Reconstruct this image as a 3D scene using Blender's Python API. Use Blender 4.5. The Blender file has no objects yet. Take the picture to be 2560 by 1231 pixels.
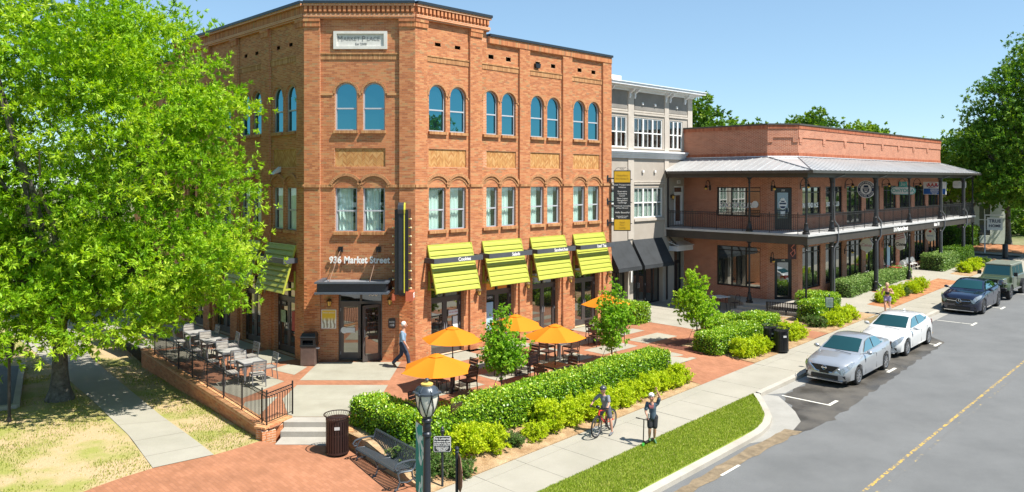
import bpy, bmesh, math, random
import numpy as np
from mathutils import Vector, Matrix
R = math.radians
random.seed(7)
rng = np.random.default_rng(11)
SC = bpy.context.scene
COL = SC.collection
# ------------------------------------------------------------------ camera, sky, sun, exposure
CAM_H = 7.1
cam_d = bpy.data.cameras.new('camera')
cam = bpy.data.objects.new('camera', cam_d)
COL.objects.link(cam)
cam.location = (0, 0, CAM_H)
cam.rotation_euler = (R(90), 0, 0)
cam_d.sensor_width = 36
cam_d.lens = 36 * 1928 / 2560
cam_d.shift_y = (449 - 615.5) / 2560
cam_d.clip_end = 3000
SC.camera = cam
SUN_DIR = Vector((-.55, .29, -1.0)).normalized()      # the way the light travels
sun_el = math.asin(-SUN_DIR.z)
sun_az = math.atan2(-SUN_DIR.x, -SUN_DIR.y)           # clockwise from +Y
W = bpy.data.worlds.new('World')
SC.world = W
W.use_nodes = True
wn, wl = W.node_tree.nodes, W.node_tree.links
wn.clear()
wo = wn.new('ShaderNodeOutputWorld')
wb = wn.new('ShaderNodeBackground')
sk = wn.new('ShaderNodeTexSky')
sk.sky_type = 'NISHITA'
sk.sun_disc = False
sk.sun_elevation = sun_el
sk.sun_rotation = sun_az
sk.air_density = 1.0
sk.dust_density = 0.0
sk.altitude = 1200
sk.ozone_density = 1.3
wb.inputs['Strength'].default_value = 0.15
gm = wn.new('ShaderNodeGamma')
gm.inputs[1].default_value = .6
wl.new(sk.outputs[0], gm.inputs[0])
tn = wn.new('ShaderNodeMix')
tn.data_type = 'RGBA'
tn.blend_type = 'MULTIPLY'
tn.clamp_result = False
tn.inputs[0].default_value = 1
tn.inputs[7].default_value = (.86, 1.10, 1.26, 1)
wl.new(gm.outputs[0], tn.inputs[6])
wl.new(tn.outputs[2], wb.inputs[0])
wl.new(wb.outputs[0], wo.inputs[0])
sd = bpy.data.lights.new('sun', 'SUN')
sd.energy = 5.0
sd.angle = R(.53)
sd.color = (1, .955, .88)
so = bpy.data.objects.new('sun', sd)
COL.objects.link(so)
so.rotation_euler = SUN_DIR.to_track_quat('-Z', 'Y').to_euler()
so.location = (30, -20, 60)
VS = SC.view_settings
VS.view_transform = 'Standard'
VS.look = 'None'
VS.exposure = 0.85
VS.gamma = 1
VS.use_curve_mapping = False
SC.render.engine = 'CYCLES'
SC.cycles.max_bounces = 6
SC.cycles.transparent_max_bounces = 12
SC.cycles.caustics_reflective = False
SC.cycles.caustics_refractive = False

# ------------------------------------------------------------------ materials
MATS = {}
def _nt(name):
    m = bpy.data.materials.new(name)
    m.use_nodes = True
    n = m.node_tree.nodes
    return m, n, m.node_tree.links, n['Principled BSDF']
def _coord(n):
    return n.new('ShaderNodeTexCoord').outputs['Object']
def mat(name, rgb, rough=.6, metal=0, var=.12, vs=2.5, bump=0, bs=40, spec=.5, coat=0, sub=None, emit=0):
    if name in MATS: return MATS[name]
    m, n, l, p = _nt(name)
    MATS[name] = m
    p.inputs['Roughness'].default_value = rough
    p.inputs['Metallic'].default_value = metal
    p.inputs['Specular IOR Level'].default_value = spec
    p.inputs['Coat Weight'].default_value = coat
    p.inputs['Coat Roughness'].default_value = .04
    c = _coord(n)
    nz = n.new('ShaderNodeTexNoise')
    nz.inputs['Scale'].default_value = vs
    nz.inputs['Detail'].default_value = 6
    nz.inputs['Roughness'].default_value = .65
    l.new(c, nz.inputs['Vector'])
    r = n.new('ShaderNodeValToRGB')
    lo = [max(0, x * (1 - var * 1.6)) for x in rgb]
    hi = [min(1, x * (1 + var * 1.6)) for x in rgb]
    r.color_ramp.elements[0].position = .25
    r.color_ramp.elements[1].position = .75
    r.color_ramp.elements[0].color = (*lo, 1)
    r.color_ramp.elements[1].color = (*hi, 1)
    l.new(nz.outputs['Fac'], r.inputs[0])
    l.new(r.outputs[0], p.inputs['Base Color'])
    if bump:
        b = n.new('ShaderNodeBump')
        b.inputs['Strength'].default_value = bump
        b.inputs['Distance'].default_value = .02
        n2 = n.new('ShaderNodeTexNoise')
        n2.inputs['Scale'].default_value = bs
        n2.inputs['Detail'].default_value = 4
        l.new(c, n2.inputs['Vector'])
        l.new(n2.outputs['Fac'], b.inputs['Height'])
        l.new(b.outputs[0], p.inputs['Normal'])
    if emit:
        p.inputs['Emission Color'].default_value = (*rgb, 1)
        p.inputs['Emission Strength'].default_value = emit
    return m
def two_tone(name, a, b, scale, lo, hi, rough=.9, bump=.3, bs=60, fine=None, det=8):
    """large patches of two colours plus fine speckle"""
    if name in MATS: return MATS[name]
    m, n, l, p = _nt(name)
    MATS[name] = m
    p.inputs['Roughness'].default_value = rough
    p.inputs['Specular IOR Level'].default_value = .25
    c = _coord(n)
    nz = n.new('ShaderNodeTexNoise')
    nz.inputs['Scale'].default_value = scale
    nz.inputs['Detail'].default_value = det
    nz.inputs['Roughness'].default_value = .62
    l.new(c, nz.inputs['Vector'])
    r = n.new('ShaderNodeValToRGB')
    r.color_ramp.elements[0].position = lo
    r.color_ramp.elements[1].position = hi
    r.color_ramp.elements[0].color = (*a, 1)
    r.color_ramp.elements[1].color = (*b, 1)
    l.new(nz.outputs['Fac'], r.inputs[0])
    out = r.outputs[0]
    n2 = n.new('ShaderNodeTexNoise')
    n2.inputs['Scale'].default_value = bs
    n2.inputs['Detail'].default_value = 5
    l.new(c, n2.inputs['Vector'])
    mx = n.new('ShaderNodeMix')
    mx.data_type = 'RGBA'
    mx.blend_type = 'OVERLAY'
    mx.inputs[0].default_value = .55 if fine is None else fine
    l.new(out, mx.inputs[6])
    l.new(n2.outputs['Fac'], mx.inputs[7])
    l.new(mx.outputs[2], p.inputs['Base Color'])
    bm = n.new('ShaderNodeBump')
    bm.inputs['Strength'].default_value = bump
    bm.inputs['Distance'].default_value = .02
    l.new(n2.outputs['Fac'], bm.inputs['Height'])
    l.new(bm.outputs[0], p.inputs['Normal'])
    return m
def brick_tex(name, c1, c2, mortar, bw=.213, bh=.0677, ms=.009, horiz=False, rot=0, bias=0, rough=.85, dirt=.25):
    if name in MATS: return MATS[name]
    m, n, l, p = _nt(name)
    MATS[name] = m
    p.inputs['Roughness'].default_value = rough
    p.inputs['Specular IOR Level'].default_value = .25
    c = _coord(n)
    if horiz:
        mp = n.new('ShaderNodeMapping')
        mp.inputs['Rotation'].default_value = (0, 0, rot)
        l.new(c, mp.inputs[0])
        vec = mp.outputs[0]
    else:
        s = n.new('ShaderNodeSeparateXYZ')
        l.new(c, s.inputs[0])
        ad = n.new('ShaderNodeMath')
        l.new(s.outputs[0], ad.inputs[0])
        l.new(s.outputs[1], ad.inputs[1])
        cb = n.new('ShaderNodeCombineXYZ')
        l.new(ad.outputs[0], cb.inputs[0])
        l.new(s.outputs[2], cb.inputs[1])
        vec = cb.outputs[0]
    b = n.new('ShaderNodeTexBrick')
    b.inputs['Scale'].default_value = 1
    b.inputs['Brick Width'].default_value = bw
    b.inputs['Row Height'].default_value = bh
    b.inputs['Mortar Size'].default_value = ms
    b.inputs['Mortar Smooth'].default_value = .1
    b.inputs['Bias'].default_value = bias
    b.inputs['Color1'].default_value = (*c1, 1)
    b.inputs['Color2'].default_value = (*c2, 1)
    b.inputs['Mortar'].default_value = (*mortar, 1)
    l.new(vec, b.inputs['Vector'])
    nz = n.new('ShaderNodeTexNoise')
    nz.inputs['Scale'].default_value = 1.3
    nz.inputs['Detail'].default_value = 6
    l.new(c, nz.inputs['Vector'])
    mx = n.new('ShaderNodeMix')
    mx.data_type = 'RGBA'
    mx.blend_type = 'OVERLAY'
    mx.inputs[0].default_value = dirt
    l.new(b.outputs['Color'], mx.inputs[6])
    l.new(nz.outputs['Fac'], mx.inputs[7])
    l.new(mx.outputs[2], p.inputs['Base Color'])
    bm = n.new('ShaderNodeBump')
    bm.inputs['Strength'].default_value = .5
    bm.inputs['Distance'].default_value = .008
    bm.invert = True
    l.new(b.outputs['Fac'], bm.inputs['Height'])
    l.new(bm.outputs[0], p.inputs['Normal'])
    return m
def attr_mat(name, stops, rough=.85, transl=0, spec=.25, spread=None):
    """colour ramp over the point attribute 'v' (0..1), one value per brick or leaf"""
    if name in MATS: return MATS[name]
    m, n, l, p = _nt(name)
    MATS[name] = m
    p.inputs['Roughness'].default_value = rough
    p.inputs['Specular IOR Level'].default_value = spec
    a = n.new('ShaderNodeAttribute')
    a.attribute_name = 'v'
    r = n.new('ShaderNodeValToRGB')
    e = r.color_ramp.elements
    while len(e) < len(stops): e.new(.5)
    for i, (pos, c) in enumerate(stops):
        e[i].position = pos
        e[i].color = (*c, 1)
    l.new(a.outputs['Fac'], r.inputs[0])
    l.new(r.outputs[0], p.inputs['Base Color'])
    if transl:
        o = n['Material Output']
        t = n.new('ShaderNodeBsdfTranslucent')
        hs = n.new('ShaderNodeHueSaturation')
        hs.inputs['Value'].default_value = 1.35
        hs.inputs['Saturation'].default_value = 1.1
        l.new(r.outputs[0], hs.inputs['Color'])
        l.new(hs.outputs[0], t.inputs[0])
        mx = n.new('ShaderNodeMixShader')
        mx.inputs[0].default_value = transl
        l.new(p.outputs[0], mx.inputs[1])
        l.new(t.outputs[0], mx.inputs[2])
        l.new(mx.outputs[0], o.inputs[0])
    return m
def glass(name, body, tint, fac, see=0.0, rough=.015):
    """reflecting window glass: mirror share by fresnel over a dark (or see-through) body"""
    if name in MATS: return MATS[name]
    m, n, l, p = _nt(name)
    MATS[name] = m
    o = n['Material Output']
    n.remove(p)
    g = n.new('ShaderNodeBsdfGlossy')
    g.inputs['Color'].default_value = (*tint, 1)
    g.inputs['Roughness'].default_value = rough
    if see:
        d = n.new('ShaderNodeBsdfTransparent')
        d.inputs[0].default_value = (see * .9, see, see * .97, 1)
    else:
        d = n.new('ShaderNodeBsdfDiffuse')
        d.inputs[0].default_value = (*body, 1)
    lw = n.new('ShaderNodeFresnel')
    lw.inputs['IOR'].default_value = 1.5
    ma = n.new('ShaderNodeMath')
    ma.operation = 'MAXIMUM'
    ma.inputs[1].default_value = fac
    l.new(lw.outputs[0], ma.inputs[0])
    # float glass is never quite flat
    b = n.new('ShaderNodeBump')
    b.inputs['Strength'].default_value = .04
    b.inputs['Distance'].default_value = .02
    nz = n.new('ShaderNodeTexNoise')
    nz.inputs['Scale'].default_value = 1.7
    l.new(_coord(n), nz.inputs['Vector'])
    l.new(nz.outputs['Fac'], b.inputs['Height'])
    l.new(b.outputs[0], g.inputs['Normal'])
    mx = n.new('ShaderNodeMixShader')
    if see: mx.inputs[0].default_value = fac
    else: l.new(ma.outputs[0], mx.inputs[0])
    l.new(d.outputs[0], mx.inputs[1])
    l.new(g.outputs[0], mx.inputs[2])
    l.new(mx.outputs[0], o.inputs[0])
    return m

# ------------------------------------------------------------------ mesh building
class MB:
    def __init__(s):
        s.v, s.f, s.m, s.M = [], [], [], None
    def _add(s, vs, fs, mi=0):
        b = len(s.v)
        if s.M is not None: vs = [tuple(s.M @ Vector(v)) for v in vs]
        s.v += [tuple(v) for v in vs]
        s.f += [tuple(b + i for i in f) for f in fs]
        s.m += [mi] * len(fs)
    def box(s, x0, x1, y0, y1, z0, z1, mi=0):
        s._add([(x0,y0,z0),(x1,y0,z0),(x1,y1,z0),(x0,y1,z0),(x0,y0,z1),(x1,y0,z1),(x1,y1,z1),(x0,y1,z1)],
               [(0,3,2,1),(4,5,6,7),(0,1,5,4),(1,2,6,5),(2,3,7,6),(3,0,4,7)], mi)
        return s
    def bbox(s, x0, x1, y0, y1, z0, z1, b=.01, mi=0):
        """box with chamfered vertical and top edges"""
        pts = [(x0+b,y0),(x1-b,y0),(x1,y0+b),(x1,y1-b),(x1-b,y1),(x0+b,y1),(x0,y1-b),(x0,y0+b)]
        cx, cy = (x0+x1)/2, (y0+y1)/2
        kx, ky = 1-2*b/max(x1-x0,1e-6), 1-2*b/max(y1-y0,1e-6)
        ins = [(cx+(x-cx)*kx, cy+(y-cy)*ky) for x, y in pts]
        vs = [(x,y,z0) for x,y in pts] + [(x,y,z1-b) for x,y in pts] + [(x,y,z1) for x,y in ins]
        fs = [tuple(range(7,-1,-1))] + [tuple(range(16,24))]
        for k in range(8):
            j = (k+1) % 8
            fs += [(k,j,8+j,8+k),(8+k,8+j,16+j,16+k)]
        s._add(vs, fs, mi)
        return s
    def poly(s, pts, mi=0):
        s._add(pts, [tuple(range(len(pts)))], mi)
        return s
    def prism(s, pts, axis, a, b, mi=0):
        """2-D outline pushed along an axis from a to b"""
        def P(p, t):
            return (t, p[0], p[1]) if axis == 'x' else ((p[0], t, p[1]) if axis == 'y' else (p[0], p[1], t))
        n = len(pts)
        vs = [P(p, a) for p in pts] + [P(p, b) for p in pts]
        s._add(vs, [tuple(range(n-1,-1,-1)), tuple(range(n,2*n))] + [(k,(k+1)%n,n+(k+1)%n,n+k) for k in range(n)], mi)
        return s
    def tube(s, path, r, n=8, mi=0, cap=True):
        path = [Vector(p) for p in path]
        rs = r if isinstance(r, (list, tuple)) else [r]*len(path)
        rings, up = [], None
        for i, p in enumerate(path):
            t = (path[min(i+1,len(path)-1)] - path[max(i-1,0)])
            if t.length < 1e-9: t = Vector((0,0,1))
            t.normalize()
            if up is None:
                up = t.orthogonal().normalized()
            else:
                up = (up - t*up.dot(t))
                up = up.normalized() if up.length > 1e-6 else t.orthogonal().normalized()
            w = t.cross(up)
            rings.append([p + (up*math.cos(2*math.pi*k/n) + w*math.sin(2*math.pi*k/n))*rs[i] for k in range(n)])
        vs = [v for g in rings for v in g]
        fs = []
        for i in range(len(rings)-1):
            for k in range(n):
                j = (k+1) % n
                fs.append((i*n+k, i*n+j, (i+1)*n+j, (i+1)*n+k))
        if cap:
            fs.append(tuple(range(n-1,-1,-1)))
            fs.append(tuple(range((len(rings)-1)*n, len(rings)*n)))
        s._add(vs, fs, mi)
        return s
    def lathe(s, prof, c=(0,0,0), n=16, mi=0, axis='z'):
        vs, fs = [], []
        for r, z in prof:
            for k in range(n):
                a = 2*math.pi*k/n
                x, y = r*math.cos(a), r*math.sin(a)
                q = (x, y, z) if axis == 'z' else ((z, x, y) if axis == 'x' else (x, z, y))
                vs.append((c[0]+q[0], c[1]+q[1], c[2]+q[2]))
        for i in range(len(prof)-1):
            for k in range(n):
                j = (k+1) % n
                fs.append((i*n+k, i*n+j, (i+1)*n+j, (i+1)*n+k))
        fs.append(tuple(range(n-1,-1,-1)))
        fs.append(tuple(range((len(prof)-1)*n, len(prof)*n)))
        s._add(vs, fs, mi)
        return s
    def ball(s, c, r, n=12, k=7, mi=0):
        rr = r if isinstance(r, (tuple, list)) else (r, r, r)
        vs, fs = [(c[0], c[1], c[2]-rr[2])], []
        for i in range(1, k):
            t = -math.pi/2 + math.pi*i/k
            for j in range(n):
                a = 2*math.pi*j/n
                vs.append((c[0]+rr[0]*math.cos(t)*math.cos(a), c[1]+rr[1]*math.cos(t)*math.sin(a), c[2]+rr[2]*math.sin(t)))
        vs.append((c[0], c[1], c[2]+rr[2]))
        for j in range(n):
            fs.append((0, 1+(j+1)%n, 1+j))
            fs.append((len(vs)-1, len(vs)-1-n+j, len(vs)-1-n+(j+1)%n))
        for i in range(k-2):
            for j in range(n):
                a, b = 1+i*n+j, 1+i*n+(j+1)%n
                fs.append((a, b, b+n, a+n))
        s._add(vs, fs, mi)
        return s
    def mesh(s, name, mats, smooth=False, sharp=35):
        me = bpy.data.meshes.new(name)
        me.from_pydata(s.v, [], s.f)
        for m in (mats if isinstance(mats, (list, tuple)) else [mats]): me.materials.append(m)
        if any(s.m): me.polygons.foreach_set('material_index', s.m)
        if smooth:
            me.polygons.foreach_set('use_smooth', [True]*len(me.polygons))
            me.set_sharp_from_angle(angle=R(sharp))
        me.update()
        return me
def link(name, data, parent=None, loc=None, rz=None):
    o = bpy.data.objects.new(name, data)
    COL.objects.link(o)
    if parent is not None: o.parent = parent
    if loc is not None: o.location = loc
    if rz is not None: o.rotation_euler = (0, 0, rz)
    return o
def obj(name, mb, mats, parent=None, smooth=False, loc=None, rz=None, sharp=35):
    return link(name, mb.mesh(name, mats, smooth, sharp), parent, loc, rz)
def tag(o, label=None, cat=None, group=None, kind=None):
    if label: o['label'] = label
    if cat: o['category'] = cat
    if group: o['group'] = group
    if kind: o['kind'] = kind
    return o
def thing(name, label, cat, loc=(0,0,0), rz=0, group=None):
    o = link(name, None, None, loc, rz)
    o.empty_display_size = .2
    return tag(o, label, cat, group)
def dup(o, loc=None, rz=None, label=None, parent=None):
    """a thing copied with its parts and their sub-parts"""
    c = o.copy()
    COL.objects.link(c)
    if parent is not None: c.parent = parent
    if loc is not None: c.location = loc
    if rz is not None: c.rotation_euler = (0, 0, rz)
    if label: c['label'] = label
    for ch in list(o.children): dup(ch, parent=c)
    return c
def text(body, size, parent, loc, m, rot=(R(90),0,0), ext=.01, name='lettering', align='CENTER', off=0, space=1, sx=1, shear=0):
    cu = bpy.data.curves.new(name, 'FONT')
    cu.body = body
    cu.size = size
    cu.extrude = ext
    cu.align_x = align
    cu.align_y = 'CENTER'
    cu.offset = off
    cu.space_character = space
    cu.shear = shear
    cu.resolution_u = 3
    cu.materials.append(m)
    o = link(name, cu, parent, loc)
    o.rotation_euler = rot
    o.scale = (sx, 1, 1)
    return o
def boxes_mesh(name, B, m, V=None):
    """many five-sided boxes (x0,x1,y0,y1,z0,z1; the y1 side is buried) with one value 'v' each"""
    B = np.asarray(B, float)
    N = len(B)
    idx = np.array([[0,2,4],[1,2,4],[1,3,4],[0,3,4],[0,2,5],[1,2,5],[1,3,5],[0,3,5]])
    co = B[:, idx]
    F = np.array([[0,3,2,1],[4,5,6,7],[0,1,5,4],[1,2,6,5],[3,0,4,7]])
    fa = (np.arange(N)[:,None,None]*8 + F[None]).reshape(-1,4)
    return quad_mesh(name, co.reshape(-1,3), fa, m, np.repeat(rng.random(N) if V is None else V, 8))
def quad_mesh(name, co, fa, m, v=None, smooth=False):
    me = bpy.data.meshes.new(name)
    me.vertices.add(len(co))
    me.vertices.foreach_set('co', np.ascontiguousarray(co, dtype=np.float32).ravel())
    k = fa.shape[1]
    me.loops.add(fa.size)
    me.loops.foreach_set('vertex_index', np.ascontiguousarray(fa, dtype=np.int32).ravel())
    me.polygons.add(len(fa))
    me.polygons.foreach_set('loop_start', np.arange(0, fa.size, k, dtype=np.int32))
    me.polygons.foreach_set('loop_total', np.full(len(fa), k, dtype=np.int32))
    me.update(calc_edges=True)
    if v is not None:
        at = me.attributes.new('v', 'FLOAT', 'POINT')
        at.data.foreach_set('value', np.ascontiguousarray(v, dtype=np.float32))
    me.materials.append(m)
    me.polygons.foreach_set('use_smooth', np.full(len(fa), smooth, dtype=bool))
    me.update()
    return me
def leaves_mesh(name, P, L, Wd, m, V=None, up=.35, dirs=None):
    """one rhombic leaf blade per point"""
    N = len(P)
    a = rng.normal(size=(N,3)) if dirs is None else dirs + rng.normal(size=(N,3))*.45
    a /= np.linalg.norm(a, axis=1)[:,None] + 1e-9
    nrm = rng.normal(size=(N,3)) + np.array([0,0,up*3])
    b = np.cross(nrm, a)
    b /= np.linalg.norm(b, axis=1)[:,None] + 1e-9
    s = (.7 + .6*rng.random(N))[:,None]
    co = np.stack([P - a*L*s*.5, P + b*Wd*s*.5, P + a*L*s*.5, P - b*Wd*s*.5], axis=1).reshape(-1,3)
    fa = np.arange(N*4).reshape(-1,4)
    return quad_mesh(name, co, fa, m, np.repeat(rng.random(N) if V is None else V, 4))

# ------------------------------------------------------------------ measured frames and ground heights
D45 = math.sqrt(.5)
def sq(x, y): return (x + y)*D45, (y - x)*D45         # along the street, towards the shops
def xy(s, q): return (s - q)*D45, (s + q)*D45
def zs(s): return -.60 + .0257*(s - 12.15)             # footway rising gently up the street
def smooth01(t):
    t = min(1, max(0, t))
    return t*t*(3 - 2*t)
def zlow(x, y):
    s, q = sq(x, y)
    zb = -.34 - .037*max(0, y - 22)
    if q <= 14.8: return zs(s)
    return zs(s) + (zb - zs(s))*smooth01((q - 14.8)/5)
def zup(x, y):
    """ground between the footway and the shop fronts"""
    s, q = sq(x, y)
    tgt = 0.0 if s < 34 else max(0.0, zs(s) + .14*smooth01((s - 34)/6))
    return zs(s) + (tgt - zs(s))*smooth01((q - 14.8)/2.6)
class Frame:
    """a wall plane: x to the right as seen from outside, y into the wall"""
    def __init__(s, o, ang): s.o, s.a, s.ex, s.ey = Vector((o[0], o[1], 0)), ang, Vector((math.cos(ang), math.sin(ang), 0)), Vector((-math.sin(ang), math.cos(ang), 0))
    def w(s, x, y=0, z=0): return s.o + s.ex*x + s.ey*y + Vector((0,0,z))
AA = math.atan2(.6995, .7147)
FA = Frame((-3.78, 30.125), AA)                        # market building, street front
FC = Frame((-8.125, 30.125), 0)                        # its cut corner with the entrance
LB = 19.0
FB = Frame((-8.125 - .6995*LB, 30.125 + .7147*LB), AA - math.pi/2)   # its shaded side
FT = Frame((5.38, 41.5), AA)                           # stucco building
FL = Frame((14.1 - .7071*6.2, 42.6 + .7071*6.2), -math.pi/4)  # gallery building, left wall (6.2 m)
FQ = Frame((14.1, 42.6), 0)                            # its cut corner (1.7 m)
FR = Frame((15.8, 42.6), math.pi/4)                    # its street wall (25 m)
def pf(fr, x, y=0, z=0):
    return dict(loc=fr.w(x, y, z), rz=fr.a)

# shared materials
M_BRICKS = attr_mat('fired_brick', [(0, (.38,.14,.062)), (.3, (.46,.175,.074)), (.6, (.51,.205,.088)), (.88, (.55,.25,.11)), (.95, (.46,.25,.11)), (1, (.34,.19,.10))])
M_WALLT = brick_tex('brick_wall', (.50,.19,.078), (.58,.24,.10), (.60,.42,.29))
M_MORT = mat('mortar', (.60,.44,.30), .95, var=.1, vs=6)
M_GOLD = attr_mat('buff_brick', [(0, (.42,.19,.065)), (.5, (.50,.26,.09)), (1, (.58,.34,.14))])
M_BELT = attr_mat('belt_brick', [(0, (.36,.17,.075)), (.5, (.46,.23,.10)), (1, (.54,.30,.14))])
M_B2T = brick_tex('red_brick_wall', (.36,.11,.055), (.48,.165,.085), (.56,.38,.28))
M_DARK = mat('dark_bronze_metal', (.035,.032,.034), .4, .3, var=.1)
M_DOOR = mat('bronze_door_frame', (.10,.085,.08), .4, .4, var=.1)
M_GREYF = mat('grey_window_frame', (.42,.43,.46), .45, var=.06)
M_CAP = mat('black_parapet_metal', (.03,.04,.05), .4, .3)
M_BLACK = mat('black_paint', (.012,.012,.014), .35, var=.1)
M_WHITE = mat('white_paint', (.80,.79,.76), .5, var=.05)
M_CONC = two_tone('pale_concrete', (.28,.26,.20), (.36,.34,.27), .9, .3, .7, bump=.15, bs=90, fine=.25)
M_CONC2 = two_tone('walk_concrete', (.30,.28,.225), (.36,.335,.275), .7, .3, .7, bump=.15, bs=90, fine=.22)
M_CURT = mat('white_curtain', (.82,.92,.88), .9, var=.05)
M_INT = mat('dim_interior', (.05,.045,.04), .9)
G_SKY = glass('sky_tinted_window_glass', (.012,.03,.04), (.13,.42,.50), .62)  # blue of the reflected sky is put into the mirror tint
G_DOOR = glass('door_glass', (.022,.022,.02), (.80,.80,.76), .34)
G_SEE = glass('clear_window_glass', (0,0,0), (.8,.9,.95), .20, see=.97)
G_SHOP = glass('shop_glass', (.025,.03,.03), (.85,.88,.85), .38)
G_CAR = glass('car_glass', (.012,.05,.055), (.38,.55,.58), .13)
# ================================================================== GROUND
def clip_cell(poly, x0, x1, y0, y1):
    for ax, lim, sg in ((0,x0,1),(0,x1,-1),(1,y0,1),(1,y1,-1)):
        out = []
        for i in range(len(poly)):
            a, b = poly[i], poly[(i+1) % len(poly)]
            ia, ib = (a[ax]-lim)*sg >= 0, (b[ax]-lim)*sg >= 0
            if ia: out.append(a)
            if ia != ib:
                t = (lim-a[ax])/(b[ax]-a[ax])
                out.append((a[0]+(b[0]-a[0])*t, a[1]+(b[1]-a[1])*t))
        poly = out
        if len(poly) < 3: return []
    return poly
def sheet(name, poly, zf, m, cell=1.0, dz=0, kind='structure', parent=None, skirt=0, loc=None, rz=None):
    """a ground sheet over a polygon, draped on a height function, optionally with its edge faces"""
    mb = MB()
    z = zf if callable(zf) else (lambda x, y: zf)
    xs, ys = [p[0] for p in poly], [p[1] for p in poly]
    i0, i1 = math.floor(min(xs)/cell), math.ceil(max(xs)/cell)
    j0, j1 = math.floor(min(ys)/cell), math.ceil(max(ys)/cell)
    for i in range(i0, i1):
        for j in range(j0, j1):
            c = clip_cell(list(poly), i*cell, (i+1)*cell, j*cell, (j+1)*cell)
            if len(c) >= 3:
                area = sum(c[k][0]*c[(k+1)%len(c)][1]-c[(k+1)%len(c)][0]*c[k][1] for k in range(len(c)))
                if abs(area) < 1e-7: continue
                if area < 0: c = c[::-1]
                mb.poly([(p[0], p[1], z(*p)+dz) for p in c])
    if skirt:
        for k in range(len(poly)):
            a, b = poly[k], poly[(k+1) % len(poly)]
            n = max(1, int(math.dist(a, b)/cell))
            for t in range(n):
                p = [a[0]+(b[0]-a[0])*t/n, a[1]+(b[1]-a[1])*t/n]
                q = [a[0]+(b[0]-a[0])*(t+1)/n, a[1]+(b[1]-a[1])*(t+1)/n]
                mb.poly([(*p, z(*p)+dz), (*q, z(*q)+dz), (*q, z(*q)+dz-skirt), (*p, z(*p)+dz-skirt)])
    bm = bmesh.new()
    me = mb.mesh(name, m)
    bm.from_mesh(me)
    bmesh.ops.remove_doubles(bm, verts=bm.verts, dist=1e-5)
    bm.to_mesh(me)
    bm.free()
    o = link(name, me, parent, loc, rz)
    if kind and parent is None: o['kind'] = kind
    return o
def sqpoly(p): return [xy(*a) for a in p]
def zs_c(s): return zs(min(80, max(-25, s)))
def zroad(x, y): return zs_c(sq(x, y)[0]) - .15
def zwalk(x, y): return zs_c(sq(x, y)[0])

M_ASPH = two_tone('asphalt', (.125,.128,.127), (.165,.168,.166), .55, .3, .7, rough=.9, bump=.35, bs=160, fine=.35, det=10)
M_GRASS = two_tone('lawn_soil', (.27,.27,.07), (.43,.32,.18), .55, .40, .56, bump=.6, bs=40, fine=.5)
M_VERGE = two_tone('verge_grass_base', (.15,.22,.02), (.30,.33,.06), 1.2, .35, .7, bump=.6, bs=40, fine=.5)
M_PAVE = brick_tex('red_paving_brick', (.31,.135,.07), (.37,.165,.09), (.27,.125,.075), .2, .1, .004, horiz=True, rot=R(45), dirt=.35, bias=-.1)
M_MULCH = two_tone('brown_mulch', (.26,.15,.07), (.46,.33,.19), 2.2, .35, .7, bump=.9, bs=30, fine=.7)
M_STRAW = two_tone('red_pine_straw', (.30,.12,.05), (.46,.24,.12), 2.2, .35, .7, bump=.9, bs=30, fine=.7)
M_KERB = two_tone('kerb_concrete', (.34,.31,.26), (.44,.41,.35), .8, .3, .7, bump=.2, bs=70, fine=.3)
M_FAR = two_tone('far_ground', (.10,.13,.04), (.20,.19,.10), .06, .4, .6, bump=.2, bs=2)

sheet('ground', [(-420,-160),(420,-160),(420,520),(-420,520)], lambda x, y: zs_c(sq(x, y)[0]) - .42, M_FAR, 20, -.18)
# ---- the street
road = sheet('road', sqpoly([(-60,-9),(140,-9),(140,12.78),(-60,12.78)]), zroad, M_ASPH, 2.5)
# darker damp asphalt of the parking bays: water has run along the kerb
def damp_mat():
    m, n, l, p = _nt('damp_asphalt')
    c = _coord(n)
    nz = n.new('ShaderNodeTexNoise'); nz.inputs['Scale'].default_value = .9; nz.inputs['Detail'].default_value = 7
    l.new(c, nz.inputs['Vector'])
    r = n.new('ShaderNodeValToRGB')
    r.color_ramp.elements[0].position = .34; r.color_ramp.elements[0].color = (.05,.045,.038,1)
    r.color_ramp.elements[1].position = .66; r.color_ramp.elements[1].color = (.10,.09,.075,1)
    l.new(nz.outputs['Fac'], r.inputs[0])
    l.new(r.outputs[0], p.inputs['Base Color'])
    r2 = n.new('ShaderNodeMapRange'); r2.inputs[1].default_value = .4; r2.inputs[2].default_value = .6; r2.inputs[3].default_value = .35; r2.inputs[4].default_value = .8
    l.new(nz.outputs['Fac'], r2.inputs[0]); l.new(r2.outputs[0], p.inputs['Roughness'])
    b = n.new('ShaderNodeBump'); b.inputs['Strength'].default_value = .3; b.inputs['Distance'].default_value = .01
    n2 = n.new('ShaderNodeTexNoise'); n2.inputs['Scale'].default_value = 150
    l.new(c, n2.inputs['Vector']); l.new(n2.outputs['Fac'], b.inputs['Height']); l.new(b.outputs[0], p.inputs['Normal'])
    return m
M_DAMP = damp_mat()
def wob(pts, amp, step=.35, seed=0):
    """an outline with a wandering edge"""
    r = random.Random(seed)
    out = []
    for k in range(len(pts)):
        a, b = pts[k], pts[(k+1) % len(pts)]
        n = max(1, int(math.dist(a, b)/step))
        for t in range(n):
            f = t/n
            out.append((a[0]+(b[0]-a[0])*f + r.uniform(-amp, amp), a[1]+(b[1]-a[1])*f + r.uniform(-amp, amp)))
    return out
sheet('damp_patch', sqpoly(wob([(24.2,11.2),(25.6,12.3),(31.5,12.32),(37.6,12.32),(38.4,11.4),(37.6,10.55),(31.5,10.35),(26,10.1),(24.2,9.95),(22.0,10.35),(22.6,10.7)], .09, .3, 3)), zroad, M_DAMP, 1.0, .004)
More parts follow.
